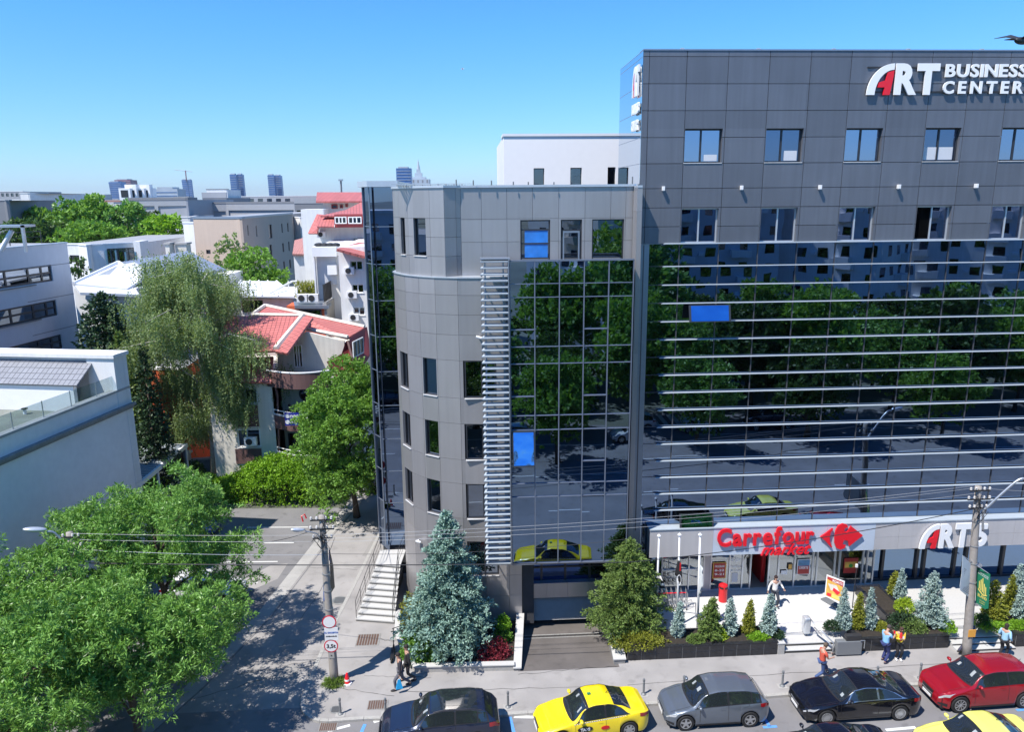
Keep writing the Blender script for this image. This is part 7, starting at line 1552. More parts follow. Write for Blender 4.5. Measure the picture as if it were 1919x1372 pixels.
def person(label, p, face, h=1.75, feet=((-.1,0),(.1,0)), ankle_z=(0,0), hands=((-.28,.02,.78),(.28,.02,.78)), shirt=(.3,.3,.3), trousers=(.02,.03,.06), sleeve='long', hair=(.02,.015,.012), shoes=(.02,.02,.02), tuck=.0, lean=0, headfwd=.03, seated=False, skirt=None, hair_long=False, inner=None):
    t = thing('person', label, 'person', p, face-math.pi/2); s_ = h/1.75; pz = (.50 if seated else .93)-.02*(abs(feet[0][1]-feet[1][1]) > .3); V = lambda x, y, z: Vector((x*s_, y*s_, z*s_))
    pel = V(0, 0, pz); sp = V(0, lean*.4, pz+.2); ch = V(0, lean*.8, pz+.40); nk = V(0, lean+.0, pz+.54); hb = V(0, lean+headfwd, pz+.62); ht = V(0, lean+headfwd*1.6, pz+.76)
    J = [pel, sp, ch, nk, hb, ht]; E = [(0,1),(1,2),(2,3),(3,4),(4,5)]; Rr = [(.145,.105),(.135,.095),(.165,.105),(.055,.055),(.075,.088),(.07,.085)]
    arms = []; legs = []
    for i, s2 in enumerate((-1, 1)):
        sh = V(.185*s2, lean*.85, pz+.47); hd = V(*hands[i]); el, hd = ik(sh, hd, .29*s_, .27*s_, (s2*.35, -1, -.25)); hand = hd+(hd-el).normalized()*.09*s_; arms.append((sh, el, hd, hand))
        n = len(J); J += [sh, el, hd, hd+(hd-el).normalized()*.05*s_]; E += [(2, n), (n, n+1), (n+1, n+2), (n+2, n+3)]; Rr += [.062, .042, .027, (.038,.02)]
    for i, s2 in enumerate((-1, 1)):
        hp = V(.095*s2, 0, pz-.06); fx, fy = feet[i]; an = V(fx, fy, .08+ankle_z[i]); kn, an = ik(hp, an, .44*s_, .43*s_, (0, 1, .1)); toe = an+V(s2*.02, .14, -.055 if ankle_z[i] < .05 else -.12); legs.append((hp, kn, an, toe))
        n = len(J); J += [hp, kn, an, toe]; E += [(0, n), (n, n+1), (n+1, n+2), (n+2, n+3)]; Rr += [.092, .060, .040, .036]
    k = skin_mesh([tuple(j) for j in J], E, [tuple(r_*s_ for r_ in q_) if isinstance(q_, tuple) else q_*s_ for q_ in Rr])
    c = (hb+ht)/2; k.ell((c.x, c.y+.085*s_, c.z-.01*s_), (.014,.022,.022), 6, 5)
    for s2 in (-1, 1): k.ell((c.x+s2*.078*s_, c.y-.005, c.z-.005), (.012,.022,.032), 6, 5)
    for (sh, el, hd, hand), s2 in zip(arms, (-1, 1)):        # five fingers rooted in each palm
        d = (hand-hd).normalized(); sd = d.cross(Vector((0, 1, .2))).normalized(); up_ = sd.cross(d); base = hd+d*.06*s_
        for j, (o_, l_) in enumerate(((-.026,.062),(-.009,.074),(.009,.070),(.026,.056))): q_ = base+sd*o_; k.tube([q_, q_+d*l_*.55-up_*.008, q_+d*l_-up_*.026], [.009,.008,.006], 6)
        q_ = hd+d*.025+sd*(-.03*s2); k.tube([q_, q_+d*.035+sd*(-.026*s2), q_+d*.065+sd*(-.03*s2)-up_*.01], [.010,.009,.007], 6)
    k.build('body', M_['skin'], t, smooth=True)
    e = MB()
    for s2 in (-1, 1): e.ell((c.x+s2*.032, c.y+.078*s_, c.z+.012), (.011,.008,.007), 6, 5)
    e.box((c.x-.022, c.y+.076*s_, c.z-.05), (c.x+.022, c.y+.084*s_, c.z-.044)); e.build('face_features', M_['hair_d'], t)
    hm = MB(); hm.ell((c.x, c.y-.018*s_, c.z+.035*s_), (.094*s_,.10*s_,.095*s_), 14, 9)
    if hair_long: hm.ell((c.x, c.y-.06*s_, c.z-.08*s_), (.085*s_,.06*s_,.14*s_), 12, 8)
    hm.build('hair', pm(hair), t, smooth=True)
    # clothes: shells over the same joints
    g = .016; VV = [tuple(pel-V(0,0,.02+tuck)), tuple(pel+V(0,0,.06)), tuple(sp), tuple(ch), tuple(nk-V(0,0,.03))]; EE = [(0,1),(1,2),(2,3),(3,4)]; RR = [(.158+g,.118+g),(.152+g,.112+g),(.145+g,.105+g),(.172+g,.112+g),(.075,.07)]
    for (sh, el, hd, hand) in arms:
        n = len(VV); endp = hd if sleeve == 'long' else sh.lerp(el, .75); VV += [tuple(sh), tuple(el) if sleeve == 'long' else tuple(sh.lerp(el, .45)), tuple(endp)]; EE += [(3, n), (n, n+1), (n+1, n+2)]; RR += [.076, .058 if sleeve == 'long' else .068, .042 if sleeve == 'long' else .064]
    skin_mesh(VV, EE, [tuple(r_*s_ for r_ in q_) if isinstance(q_, tuple) else q_*s_ for q_ in RR], 3).build('shirt' if inner is None else 'jacket', pm(shirt), t, smooth=True)
    if inner: q_ = MB(); q_.ell((0, lean*.5+.085, pz+.24), (.075*s_,.055*s_,.24*s_), 12, 8); q_.build('shirt', pm(inner), t, smooth=True)
    VV = [tuple(pel+V(0,0,.03))]; EE = []; RR = [(.150,.112)]
    for (hp, kn, an, toe) in legs: n = len(VV); VV += [tuple(hp), tuple(kn), tuple(an+V(0,0,.02))]; EE += [(0, n), (n, n+1), (n+1, n+2)]; RR += [.105, .075, .058]
    skin_mesh(VV, EE, [tuple(r_*s_ for r_ in q_) if isinstance(q_, tuple) else q_*s_ for q_ in RR]).build('trousers', pm(trousers), t, smooth=True)
    for (hp, kn, an, toe) in legs:
        d = (toe-an); d.z = 0; d.normalize(); q_ = MB(); m = (an+toe)/2; q_.ell((0,0,0), (.05*s_,.14*s_,.05*s_), 12, 7); o = q_.build('shoe', pm(shoes), t, smooth=True); o.location = (m.x, m.y+.02, max(m.z-.005, .048)); o.rotation_euler = (0 if an.z < .14*s_ else -.5, 0, 0)
    t['_c'] = 0; del t['_c']; return t, arms, legs, s_
def held(name, label, t, local, mb, m, cat):               # a thing carried by a person stays a thing of its own
    q_ = Matrix.Rotation(t.rotation_euler.z, 4, 'Z') @ Vector(local); o = thing(name, label, cat, Vector(t.location)+q_, t.rotation_euler.z); mb.build('shell', m, o); return o
E_, W_, N_, S__ = 0, math.pi, math.pi/2, -math.pi/2
q_ = G(1538, 1274, .1); t, arms, legs, s_ = person('man in an orange red T-shirt and blue jeans walking with a phone', q_, E_+.1, 1.78, feet=((-.08,.28),(.08,-.34)), ankle_z=(0,.10), hands=((-.12,.42,1.12),(.16,.36,1.10)), shirt=(.62,.10,.06), trousers=(.05,.09,.22), sleeve='short', hair=(.10,.07,.05), shoes=(.6,.6,.6), headfwd=.08)
k = MB(); k.box((-.035,-.07,0), (.035,.07,.012)); held('phone', 'black phone in the hand of the man in the orange red T-shirt', t, (.04,.48,1.16), k, M_['black_p'], 'phone')
q_ = G(1656, 1241, .1); t, arms, legs, s_ = person('man in a light blue T-shirt and navy trousers looking at a phone', q_, E_+.35, 1.82, feet=((-.1,.02),(.12,-.1)), hands=((-.06,.40,1.28),(.10,.38,1.26)), shirt=(.26,.52,.80), trousers=(.025,.035,.13), sleeve='short', hair=(.06,.05,.045), shoes=(.03,.03,.06), headfwd=.09)
k = MB(); k.box((-.035,-.01,-.07), (.035,.0,.07)); held('phone', 'red cased phone held up by the man in the light blue T-shirt', t, (.02,.46,1.36), k, M_['redlet'], 'phone')
q_ = G(1682, 1236, .1); t, arms, legs, s_ = person('woman in a yellow jacket over a red top and black trousers', q_, S__-.2, 1.66, feet=((-.09,.02),(.09,.0)), hands=((-.08,.30,1.22),(.10,.28,1.22)), shirt=(.85,.60,.05), trousers=(.012,.012,.015), hair=(.06,.03,.02), shoes=(.7,.7,.7), headfwd=.08, inner=(.65,.03,.03), hair_long=True, tuck=.06)
k = MB(); k.box((-.035,-.01,-.06), (.035,.0,.06)); held('phone', 'pale phone held by the woman in the yellow jacket', t, (.0,.36,1.30), k, M_['white_p'], 'phone')
q_ = G(1450, 1136, TZ); person('woman in a white jacket and dark trousers walking from the shop doors', q_, S__+.1, 1.70, feet=((-.08,.16),(.08,-.16)), ankle_z=(0,.03), hands=((-.42,.12,.98),(.36,-.02,.86)), shirt=(.72,.70,.66), trousers=(.03,.035,.05), hair=(.03,.015,.015), shoes=(.05,.05,.06), tuck=.05, hair_long=True)
q_ = G(1878, 1232, .1); person('person in a loose pale blue shirt and black trousers at the right', q_, E_+.5, 1.70, feet=((-.08,-.16),(.08,.14)), hands=((-.2,.22,1.05),(.24,.12,.92)), shirt=(.33,.56,.74), trousers=(.015,.015,.02), hair=(.03,.02,.015), shoes=(.03,.03,.03), tuck=.08, hair_long=True)
q_ = G(1812, 1229, .1); person('walker in dark blue mostly hidden behind the concrete lamp pole', (q_.x+.12, q_.y+.25, .1), E_+.2, 1.76, feet=((-.06,.34),(.1,-.62)), ankle_z=(0,.03), hands=((-.24,.2,.92),(.26,-.12,.95)), shirt=(.03,.05,.12), trousers=(.04,.04,.07), hair=(.03,.03,.03), shoes=(.02,.02,.02), lean=.04)
q_ = G(752, 1291, .1); t, arms, legs, s_ = person('walker in a dark jacket and grey trousers carrying a bright blue bag', (q_.x, q_.y, .1), W_+.25, 1.76, feet=((-.08,.24),(.1,-.42)), ankle_z=(0,.06), hands=((-.30,.10,.78),(.26,-.08,.86)), shirt=(.035,.035,.045), trousers=(.11,.11,.13), hair=(.02,.015,.015), shoes=(.03,.03,.035), lean=.05)
k = MB(); k.hexa([(-.04,-.15,0),(.06,-.15,0),(.06,.15,0),(-.04,.15,0),(-.01,-.05,.42),(.02,-.05,.42),(.02,.05,.42),(-.01,.05,.42)]); held('carrier_bag', 'bright blue plastic carrier bag hanging from the walker near the planting bed', t, (-.32,.12,.24), k, mat('blue plastic bag', (.01,.36,.72), rough=.35), 'bag')
q_ = G(765, 1277, .1); t, arms, legs, s_ = person('second walker in black beside the one with the blue bag', (q_.x, q_.y, .1), W_+.3, 1.80, feet=((-.1,-.30),(.08,.22)), ankle_z=(.05,0), hands=((-.28,.05,.84),(.27,.06,.84)), shirt=(.018,.018,.02), trousers=(.05,.048,.045), hair=(.02,.015,.012), shoes=(.02,.02,.02), sleeve='long')
k = MB(); k.ell((0,0,.0), (.13,.10,.12), 10, 7); held('white_bag', 'small white bag held between the two walkers', t, (.30,.08,.70), k, M_['white_p'], 'bag')
for x, y, sh_, lab, fc in ((541,760,(.02,.02,.02),'seated person in black on the middle balcony',.5), (580,758,(.12,.11,.40),'standing person in violet on the middle balcony beside the round window',3.4)):
    zz = hz(800)+.16; qx = P(x, 770, 51.4).x; person(lab, (qx, 51.6, zz), fc, 1.7, shirt=sh_, seated=x < 560, feet=((-.1,.35),(.1,.35)) if x < 560 else ((-.1,0),(.1,0)), hands=((-.1,.35,.8),(.1,.35,.8)) if x < 560 else ((-.25,.25,1.0),(.28,.0,.8)), sleeve='short')
    if x < 560:
        t = thing('chair', 'dark balcony chair under the seated person in black', 'chair', (qx, 51.6, zz), fc-math.pi/2); k = MB(); k.box((-.22,-.22,.36),(.22,.22,.40)); k.build('seat', M_['iron'], t); k = MB(); k.box((-.22,-.26,.40),(.22,-.22,.85)); k.build('backrest', M_['iron'], t)
        for a in (-.19,.17):
            for b in (-.2,.18): k = MB(); k.box((a,b,0),(a+.02,b+.02,.36)); k.build('leg', M_['iron'], t)
t = thing('balcony_table', 'small dark table on the middle balcony between two people', 'table', (P(558,770,51.4).x, 51.4, hz(800)+.16)); k = MB(); k.cyl((0,0,.68), .38, .03, 16); k.build('tabletop', M_['iron'], t); k = MB(); k.cyl((0,0,0), .03, .68, 8); k.cyl((0,0,0), .2, .02, 12); k.build('stand', M_['iron'], t)
# ------------------------------------------------------------------ plants
def quads_obj(name, base, d1, d2, mat_, parent=None):
    """rhombus leaves: base point, long half vector d1*2, half width d2"""
    n = len(base); v = np.empty((n, 4, 3), np.float32)
    v[:, 0] = base; v[:, 1] = base+d1*.55+d2; v[:, 2] = base+d1; v[:, 3] = base+d1*.55-d2
    me = bpy.data.meshes.new(name); me.vertices.add(n*4); me.vertices.foreach_set('co', v.reshape(-1))
    me.loops.add(n*4); me.loops.foreach_set('vertex_index', np.arange(n*4, dtype=np.int32))
    me.polygons.add(n); me.polygons.foreach_set('loop_start', np.arange(0, n*4, 4, dtype=np.int32)); me.polygons.foreach_set('loop_total', np.full(n, 4, np.int32))
    me.update(calc_edges=True); me.materials.append(mat_)
    o = bpy.data.objects.new(name, me); C.objects.link(o)
    if parent: o.parent = parent
    return o
def unit(v): return v/np.maximum(np.linalg.norm(v, axis=-1, keepdims=True), 1e-6)
def perp(d, rng):
    r = rng.normal(size=d.shape); return unit(np.cross(d, r))
M_['leaf_bright'] = leaf_mat('bright leaflets', (.055,.175,.032), (.31,.56,.12), trans=.25, rough=.4)
M_['leaf_mid'] = leaf_mat('mid green leaves', (0.111,0.26,0.039), (0.272,0.494,0.0865), trans=.38)
M_['leaf_dark'] = leaf_mat('dark green leaves', (0.0455,0.111,0.026), (0.111,0.21,0.0494), trans=.3)
M_['leaf_birch'] = leaf_mat('birch leaves', (.15,.24,.085), (.37,.48,.21), trans=.4)
M_['leaf_ivy'] = leaf_mat('ivy leaves', (0.13,0.325,0.0195), (0.346,0.593,0.0494), trans=.35)
M_['needle_blue'] = leaf_mat('blue spruce needles', (.12,.25,.20), (.37,.54,.46), trans=.12)
M_['needle_green'] = leaf_mat('yew needles', (0.0784,0.146,0.0336), (0.234,0.34,0.0851), trans=.2)
M_['needle_dark'] = leaf_mat('dark fir needles', (0.0224,0.056,0.028), (0.0532,0.106,0.0426), trans=.12)
M_['needle_pale'] = leaf_mat('silver cypress needles', (0.269,0.403,0.37), (0.489,0.617,0.585), trans=.12)
M_['needle_gold'] = leaf_mat('golden thuja sprays', (0.157,0.19,0.0224), (0.383,0.404,0.0532), trans=.25)
M_['leaf_lime'] = leaf_mat('lime thuja sprays', (0.286,0.429,0.026), (0.519,0.679,0.0494), trans=.3)
M_['leaf_maroon'] = leaf_mat('maroon barberry leaves', (0.156,0.0156,0.026), (0.37,0.0494,0.0741), trans=.25)
M_['grass_tuft'] = leaf_mat('rough grass', (0.13,0.234,0.039), (0.247,0.37,0.0741), trans=.3)

def trunk_limbs(t, blobs, base, top, r0, m, rng, nl=10, lean=(0, 0)):
    k = MB(); b = Vector(base); tp = Vector(top)
    pts = [b.lerp(tp, f_)+Vector((rng.normal()*.08*f_, rng.normal()*.08*f_, 0)) for f_ in np.linspace(0, 1, 7)]
    k.tube(pts, [r0*(1.25 if i == 0 else 1-.13*i) for i in range(7)], 10); k.build('trunk', m, t, smooth=True)
    idx = rng.permutation(len(blobs))[:nl]
    for i in idx:
        c = Vector(blobs[i][0]); f_ = min(max((c.z-b.z)/(tp.z-b.z)-.35, .3), .95); s_ = b.lerp(tp, f_); mid = s_.lerp(c, .5)+Vector((0, 0, .25))
        k = MB(); k.tube([s_, mid, c], [r0*.36, r0*.24, r0*.07], 6); k.build('limb', m, t, smooth=True)
def broadleaf(name, label, cat, base, blobs, leafm, n_tw=60, nl=7, ll=.24, lw=.035, seed=1, trunk_r=.18, top=None, bark='bark', group=None, droop=.35, limbs=10, fill=.35, up=.25, tufts=False):
    """crown of rosettes: twig tips sit over and inside rounded limbs' ends"""
    rng = np.random.default_rng(seed); t = thing(name, label, cat, base, 0, group); b0 = np.array(base)
    B = []; D = []
    for c, r in blobs:
        c = np.array(c)-b0; n = int(n_tw*(np.mean(r)**2)); d = unit(rng.normal(size=(n, 3))); d[:, 2] = np.where(rng.random(n) < .7, np.abs(d[:, 2]), d[:, 2])
        rad = np.where(rng.random(n) < fill, rng.uniform(.35, .9, n), rng.uniform(.88, 1.12, n)); lump = 1+.16*np.sin(d[:, 0]*7+c[0]*3)*np.sin(d[:, 1]*6+c[1]*2)*np.cos(d[:, 2]*6)
        if tufts:
            q_ = c+d*np.array(r)*(rad*lump)[:, None]; kk = max(1, n//9); cen_ = q_[:kk]; tr = np.mean(r)*.30; m_ = rng.integers(kk, size=n)
            dd_ = unit(rng.normal(size=(n, 3))+d[m_]*.8+np.array([0, 0, .5])); B.append(cen_[m_]+dd_*tr*rng.uniform(.5, 1.15, (n, 1))); D.append(unit(dd_+d[m_]*.4))
        else: B.append(c+d*np.array(r)*(rad*lump)[:, None]); D.append(d)
    B = np.concatenate(B); D = np.concatenate(D); n = len(B)
    base_ = np.repeat(B, nl, 0)+rng.normal(size=(n*nl, 3))*.05; ax = np.repeat(unit(D+np.array([0, 0, up])), nl, 0)
    rd = unit(rng.normal(size=(n*nl, 3))); d = unit(ax*.65+rd*.85+np.array([0, 0, -droop])*rng.random((n*nl, 1)))
    L_ = ll*rng.uniform(.6, 1.25, (n*nl, 1)); w_ = perp(d, rng)*lw*rng.uniform(.8, 1.2, (n*nl, 1))
    quads_obj('crown', base_.astype(np.float32), (d*L_).astype(np.float32), w_.astype(np.float32), M_[leafm], t)
    cen = [(np.array(c)-b0, r) for c, r in blobs]
    if top is None:
        m = np.mean([c for c, r in cen], 0); top = (m[0], m[1], m[2]+.5)
    else: top = tuple(np.array(top)-b0)
    if trunk_r: trunk_limbs(t, cen, (0, 0, -.05), top, trunk_r, M_[bark], rng, min(limbs, len(cen)))
    return t
def rblobs(c, R_, n, r, seed, flat=1.0, zmin=-.6):
    rng = np.random.default_rng(seed); out = []
    while len(out) < n:
        d = rng.uniform(-1, 1, 3)
        if d@d > 1 or d[2] < zmin or d@d < .15: continue
        rr = r*rng.uniform(.7, 1.25); out.append(((c[0]+d[0]*R_[0], c[1]+d[1]*R_[1], c[2]+d[2]*R_[2]), (rr, rr, rr*flat)))
    return out
def conifer(name, label, base, h, r, leafm, seed=1, levels=22, per=11, nsz=.10, nw=.016, dens=1.0, droop=.25, group=None, cat='conifer', power=.9, skirt=.0, trunk_r=.1, lumpy=.12, tuft=5, tip=1.0):
    rng = np.random.default_rng(seed); t = thing(name, label, cat, base, 0, group)
    B = []; D = []; br = MB()
    for i in range(levels):
        f_ = (i+.5)/levels; z = h*(skirt+(1-skirt)*f_); R_ = r*(1-f_)**power*(1-.35*max(0, .12-f_)/.12)
        m = max(4, int(per*(1-f_*.55)))
        for j in range(m):
            a = 2*math.pi*(j+rng.random()*.8)/m+i*2.4; L_ = R_*rng.uniform(1-lumpy*1.6, 1+lumpy)+.03; ca, sa = math.cos(a), math.sin(a)
            k = max(3, int(L_/(nsz*.42)*dens)); s_ = np.linspace(.12, 1, k); zz = z+.12*L_*s_-droop*L_*s_**2+.10*L_*np.maximum(s_-.7, 0)
            p = np.stack([ca*L_*s_, sa*L_*s_, zz], 1)
            # side twigs widen the branch
            wd = .34*L_*(1-s_*.75)*np.sin(np.minimum(s_*3, 1.57)); tw = rng.uniform(-1, 1, k)
            sid = np.array([-sa, ca, 0]); p2 = p+sid*(wd*tw)[:, None]+np.array([0, 0, 1])*(rng.normal(size=k)*.03*L_)[:, None]
            dr = unit(np.array([ca, sa, -.1])+sid*(tw*.7)[:, None]); B.append(p2); D.append(dr)
            if j % 3 == 0: br.tube([(0, 0, z), (ca*L_*.6, sa*L_*.6, z+.05*L_-droop*L_*.36)], [.02+.012*h*(1-f_)*.3, .008], 4)
    k = max(6, int(h*3)); B.append(np.stack([np.zeros(k), np.zeros(k), np.linspace(h*.82, h*1.0, k)], 1)); D.append(np.tile([0, 0, 1.], (k, 1)))
    B = np.concatenate(B); D = np.concatenate(D); n = len(B)
    base_ = np.repeat(B, tuft, 0)+rng.normal(size=(n*tuft, 3))*nsz*.28; d = unit(np.repeat(D, tuft, 0)+rng.normal(size=(n*tuft, 3))*.62+np.array([0, 0, .18]))
    quads_obj('foliage', base_.astype(np.float32), (d*nsz*rng.uniform(.7, 1.3, (n*tuft, 1))).astype(np.float32), (perp(d, rng)*nw*1.6).astype(np.float32), M_[leafm], t)
    br.tube([(0, 0, -.02), (0, 0, h*.93)], [trunk_r, .012], 7); br.build('trunk', M_['bark'], t, smooth=True); return t
def shrub(label, base, r, leafm, seed=1, n=900, ll=.07, lw=.018, name='shrub', group=None, cat='shrub', nl=5, droop=.1, stem=True):
    rng = np.random.default_rng(seed); t = thing(name, label, cat, base, 0, group); d = unit(rng.normal(size=(n, 3))); d[:, 2] = np.abs(d[:, 2])*1.0-.12
    rad = rng.uniform(.62, 1.06, n)*(1+.13*np.sin(d[:, 0]*9+seed)*np.cos(d[:, 1]*8)); B = d*np.array(r)*rad[:, None]; B[:, 2] = np.maximum(B[:, 2], .02)
    b_ = np.repeat(B, nl, 0)+rng.normal(size=(n*nl, 3))*.015; dd = unit(np.repeat(unit(d), nl, 0)*.7+rng.normal(size=(n*nl, 3))*.6+np.array([0, 0, .2-droop]))
    quads_obj('foliage', b_.astype(np.float32), (dd*ll*rng.uniform(.7, 1.3, (n*nl, 1))).astype(np.float32), (perp(dd, rng)*lw).astype(np.float32), M_[leafm], t)
    k = MB()
    for i in range(5): a = i*1.26; k.tube([(0, 0, -.03), (math.cos(a)*r[0]*.45, math.sin(a)*r[1]*.45, r[2]*.6)], [.018, .006], 5)
    k.build('stems', M_['bark'], t); return t
# --- street trees in the lower left corner
bA = rblobs((-14.2,31.6,5.7), (4.0,3.2,2.4), 46, .95, 3, .75)+[((-10.6,31.5,5.2),(1.0,1,.7)),((-10.3,30.8,3.9),(.9,.9,.6)),((-11.2,31.8,6.3),(1,1,.7)),((-11.6,30.4,4.6),(1.1,1.1,.8)),((-12.6,29.6,4.9),(1.2,1.1,.8)),((-10.9,30.0,3.6),(.9,.9,.6)),((-13.8,29.4,4.8),(1.2,1.1,.8)),((-17.6,31.5,6.0),(1,1,.8))]
broadleaf('street_tree', 'broad leafy street tree in front of the pale wall, standing behind the old pole', 'tree', (-14.3,32.3,.02), bA, 'leaf_bright', n_tw=190, nl=8, ll=.20, lw=.024, tufts=True, seed=2, trunk_r=.2)
bB = rblobs((-13.0,25.7,4.4), (3.5,2.8,2.4), 52, .92, 5, .75)+[((-10.1,26.6,3.9),(.9,.9,.6)),((-10.3,27.6,4.6),(1,1,.7)),((-10.6,26.0,5.4),(1,1,.7))]
broadleaf('street_tree', 'lowest foreground street tree overhanging the shaded side street', 'tree', (-12.6,24.9,.02), bB, 'leaf_bright', n_tw=190, nl=8, ll=.20, lw=.024, tufts=True, seed=4, trunk_r=.17)
bC = rblobs((-17.0,27.2,4.9), (2.7,2.6,2.3), 32, .95, 9, .75)
broadleaf('street_tree', 'street tree cut by the left edge of the picture under the lamp arm', 'tree', (-17.0,27.6,.02), bC, 'leaf_bright', n_tw=190, nl=8, ll=.20, lw=.024, tufts=True, seed=6, trunk_r=.17)
bD = rblobs((-15.0,22.8,4.2), (3.2,2.3,2.5), 40, .92, 19, .75)
broadleaf('street_tree', 'street tree filling the bottom left corner over the pavement', 'tree', (-15.6,22.8,.02), bD, 'leaf_bright', n_tw=190, nl=8, ll=.20, lw=.024, tufts=True, seed=8, trunk_r=.17)
p = P(2, 1000, 23); bE = rblobs((p.x-.7, 23.0, p.z-.1), (.9,.8,.6), 5, .45, 29, .7)
broadleaf('street_tree', 'feathery twig tips poking in at the far left edge against the pale wall', 'tree', (p.x-3.2,23.2,.02), bE+[((p.x-2.4,23.1,p.z-.8),(1.3,1,.8))], 'leaf_bright', n_tw=60, nl=7, ll=.22, lw=.026, seed=31, trunk_r=.14)
# --- green tree by the wing and the ivy
bF = rblobs((-7.6,46.2,5.3), (2.6,2.5,4.2), 50, 1.15, 41, .85, -1)+[((-6.9,46,9.3),(.8,.8,.7)),((-9.9,46.2,6.4),(.9,.9,.8)),((-10.3,46,3.4),(.8,.8,.8))]
broadleaf('street_tree', 'bright green maple like tree between the balcony house and the glass corner', 'tree', (-7.7,46.6,.02), bF, 'leaf_mid', n_tw=150, nl=8, ll=.17, lw=.045, tufts=True, seed=42, trunk_r=.2, droop=.2)
def hedge(label, pts, w_, h, leafm, n, seed, name='hedge', ll=.16, lw=.055):
    rng = np.random.default_rng(seed); t = thing(name, label, 'hedge', (0, 0, 0)); A = [Vector((*p, 0)) for p in pts]; B = []; D = []
    seg = [(A[i], A[i+1], (A[i+1]-A[i]).length) for i in range(len(A)-1)]; tot = sum(s_[2] for s_ in seg)
    k = MB()
    for a, b, L_ in seg:
        tdir = (b-a).normalized(); nn = Vector((tdir.y, -tdir.x, 0)); m = int(n*L_/tot)
        s_ = rng.random(m); th = rng.uniform(-.12, math.pi+.12, m); cx = np.cos(th); cz = np.sin(th)
        ex = np.sign(cx)*np.abs(cx)**.6; ez = np.sign(cz)*np.abs(cz)**.5; R_ = 1+.09*np.sin(s_*L_*2.1+seed)+rng.uniform(-.12, .06, m)
        endf = np.minimum(1, np.minimum(s_, 1-s_)*L_/.8+.45)
        pos = np.array(a)[None]+np.array(tdir)[None]*(s_*L_)[:, None]+np.array(nn)[None]*(ex*w_*R_*endf)[:, None]; pos[:, 2] = np.maximum(.05, ez*h*R_*endf)
        B.append(pos); D.append(np.array(nn)[None]*ex[:, None]+np.array([0, 0, 1.])[None]*np.maximum(ez, .1)[:, None])
        f_ = Fr(a, tdir); f_.box(k, .3, L_-.3, 0, h*.82, -w_*.75, w_*.75)
    B = np.concatenate(B); D = unit(np.concatenate(D)); n = len(B); nl = 4
    b_ = np.repeat(B, nl, 0)+rng.normal(size=(n*nl, 3))*.07; dd = unit(np.repeat(D, nl, 0)*.5+rng.normal(size=(n*nl, 3))*.6+np.array([0, 0, -.35]))
    quads_obj('leaves', b_.astype(np.float32), (dd*ll*rng.uniform(.7, 1.3, (n*nl, 1))).astype(np.float32), (perp(dd, rng)*lw).astype(np.float32), M_[leafm], t)
    k.build('inner_stems', M_['bark'], t); return t
hb_ = [((-15.5+i*.62, 49.9-.05*i+.25*math.sin(i*2.3), .95+.55*math.sin(math.pi*(i+.6)/9.2)), (1.15,1.15,1.3+.5*math.sin(math.pi*(i+.6)/9.2))) for i in range(9)]
ivy = broadleaf('hedge', 'high rounded ivy covered hedge at the bend of the side street', 'hedge', (-13,49.6,.0), hb_, 'leaf_ivy', n_tw=330, nl=5, ll=.15, lw=.05, seed=51, trunk_r=.12, top=(-13,49.6,1.4), droop=.4, limbs=6, fill=.1)
hedge('low ivy hedge beside the parking bays left of the high rounded one', [(-19.2,50.8), (-15.9,50.3)], .8, 1.5, 'leaf_ivy', 2600, 52)
hedge('narrow dark hedge between the garden wall and the gate pier', [(-20.5,52.3), (-19.2,51.5)], .6, 2.2, 'leaf_dark', 1500, 53)
# --- birch: hanging strands of small leaves
def birch(label, base, h, R_, seed=1, strands=1500):
    rng = np.random.default_rng(seed); t = thing('birch_tree', label, 'tree', base); B = []; D = []; k = MB()
    trunk = [(0,0,0),(.2,.1,h*.3),(-.1,0,h*.6),(.15,0,h*.85),(.1,0,h)]; k.tube(trunk, [.2,.17,.12,.06,.02], 8); k.build('trunk', M_['birchbark'], t, smooth=True)
    tips = []
    for i in range(46):
        f_ = rng.uniform(.28, .97); z0_ = h*f_*.9; a = rng.uniform(0, 6.28); L_ = R_*max(.22, 1-abs(f_-.66)*(1.9 if f_ < .66 else 1.6))*rng.uniform(.55, 1.12); rise = h*.10*rng.uniform(.4, 1.4)
        p0_ = Vector((0, 0, z0_)); p1 = Vector((math.cos(a)*L_*.55, math.sin(a)*L_*.55, z0_+rise)); p2 = Vector((math.cos(a)*L_, math.sin(a)*L_, z0_+rise*.85))
        k = MB(); k.tube([p0_, p1, p2], [.06, .035, .012], 5); k.build('limb', M_['birchbark'], t, smooth=True); tips.append((p0_, p1, p2))
    for s_ in range(strands):
        p0_, p1, p2 = tips[rng.integers(len(tips))]; f_ = rng.uniform(.2, 1.08); q_ = (p0_.lerp(p1, f_*2) if f_ < .5 else p1.lerp(p2, (f_-.5)*2))
        off = rng.normal(size=3)*np.array([.45,.45,.3]); L_ = rng.uniform(.5, 2.4)*(0.6+.4*f_); m = int(L_/.055)
        ss = np.linspace(0, 1, m); px_ = np.array(q_)+off; sway = rng.normal(size=2)*.18
        pos = np.stack([px_[0]+sway[0]*ss, px_[1]+sway[1]*ss, px_[2]-L_*ss+.1*ss**2], 1)+rng.normal(size=(m, 3))*.035
        pos = pos[pos[:, 2] > h*.12]; B.append(pos)
    B = np.concatenate(B); n = len(B); d = unit(rng.normal(size=(n, 3))*.7+np.array([0, 0, -1.])); 
    quads_obj('crown', B.astype(np.float32), (d*.125*rng.uniform(.7, 1.3, (n, 1))).astype(np.float32), (perp(d, rng)*.036).astype(np.float32), M_['leaf_birch'], t); return t
birch('tall weeping birch with pale branches in front of the orange house', (P(390,800,52).x,52,0), 16.8, 6.7, 7, 8000)
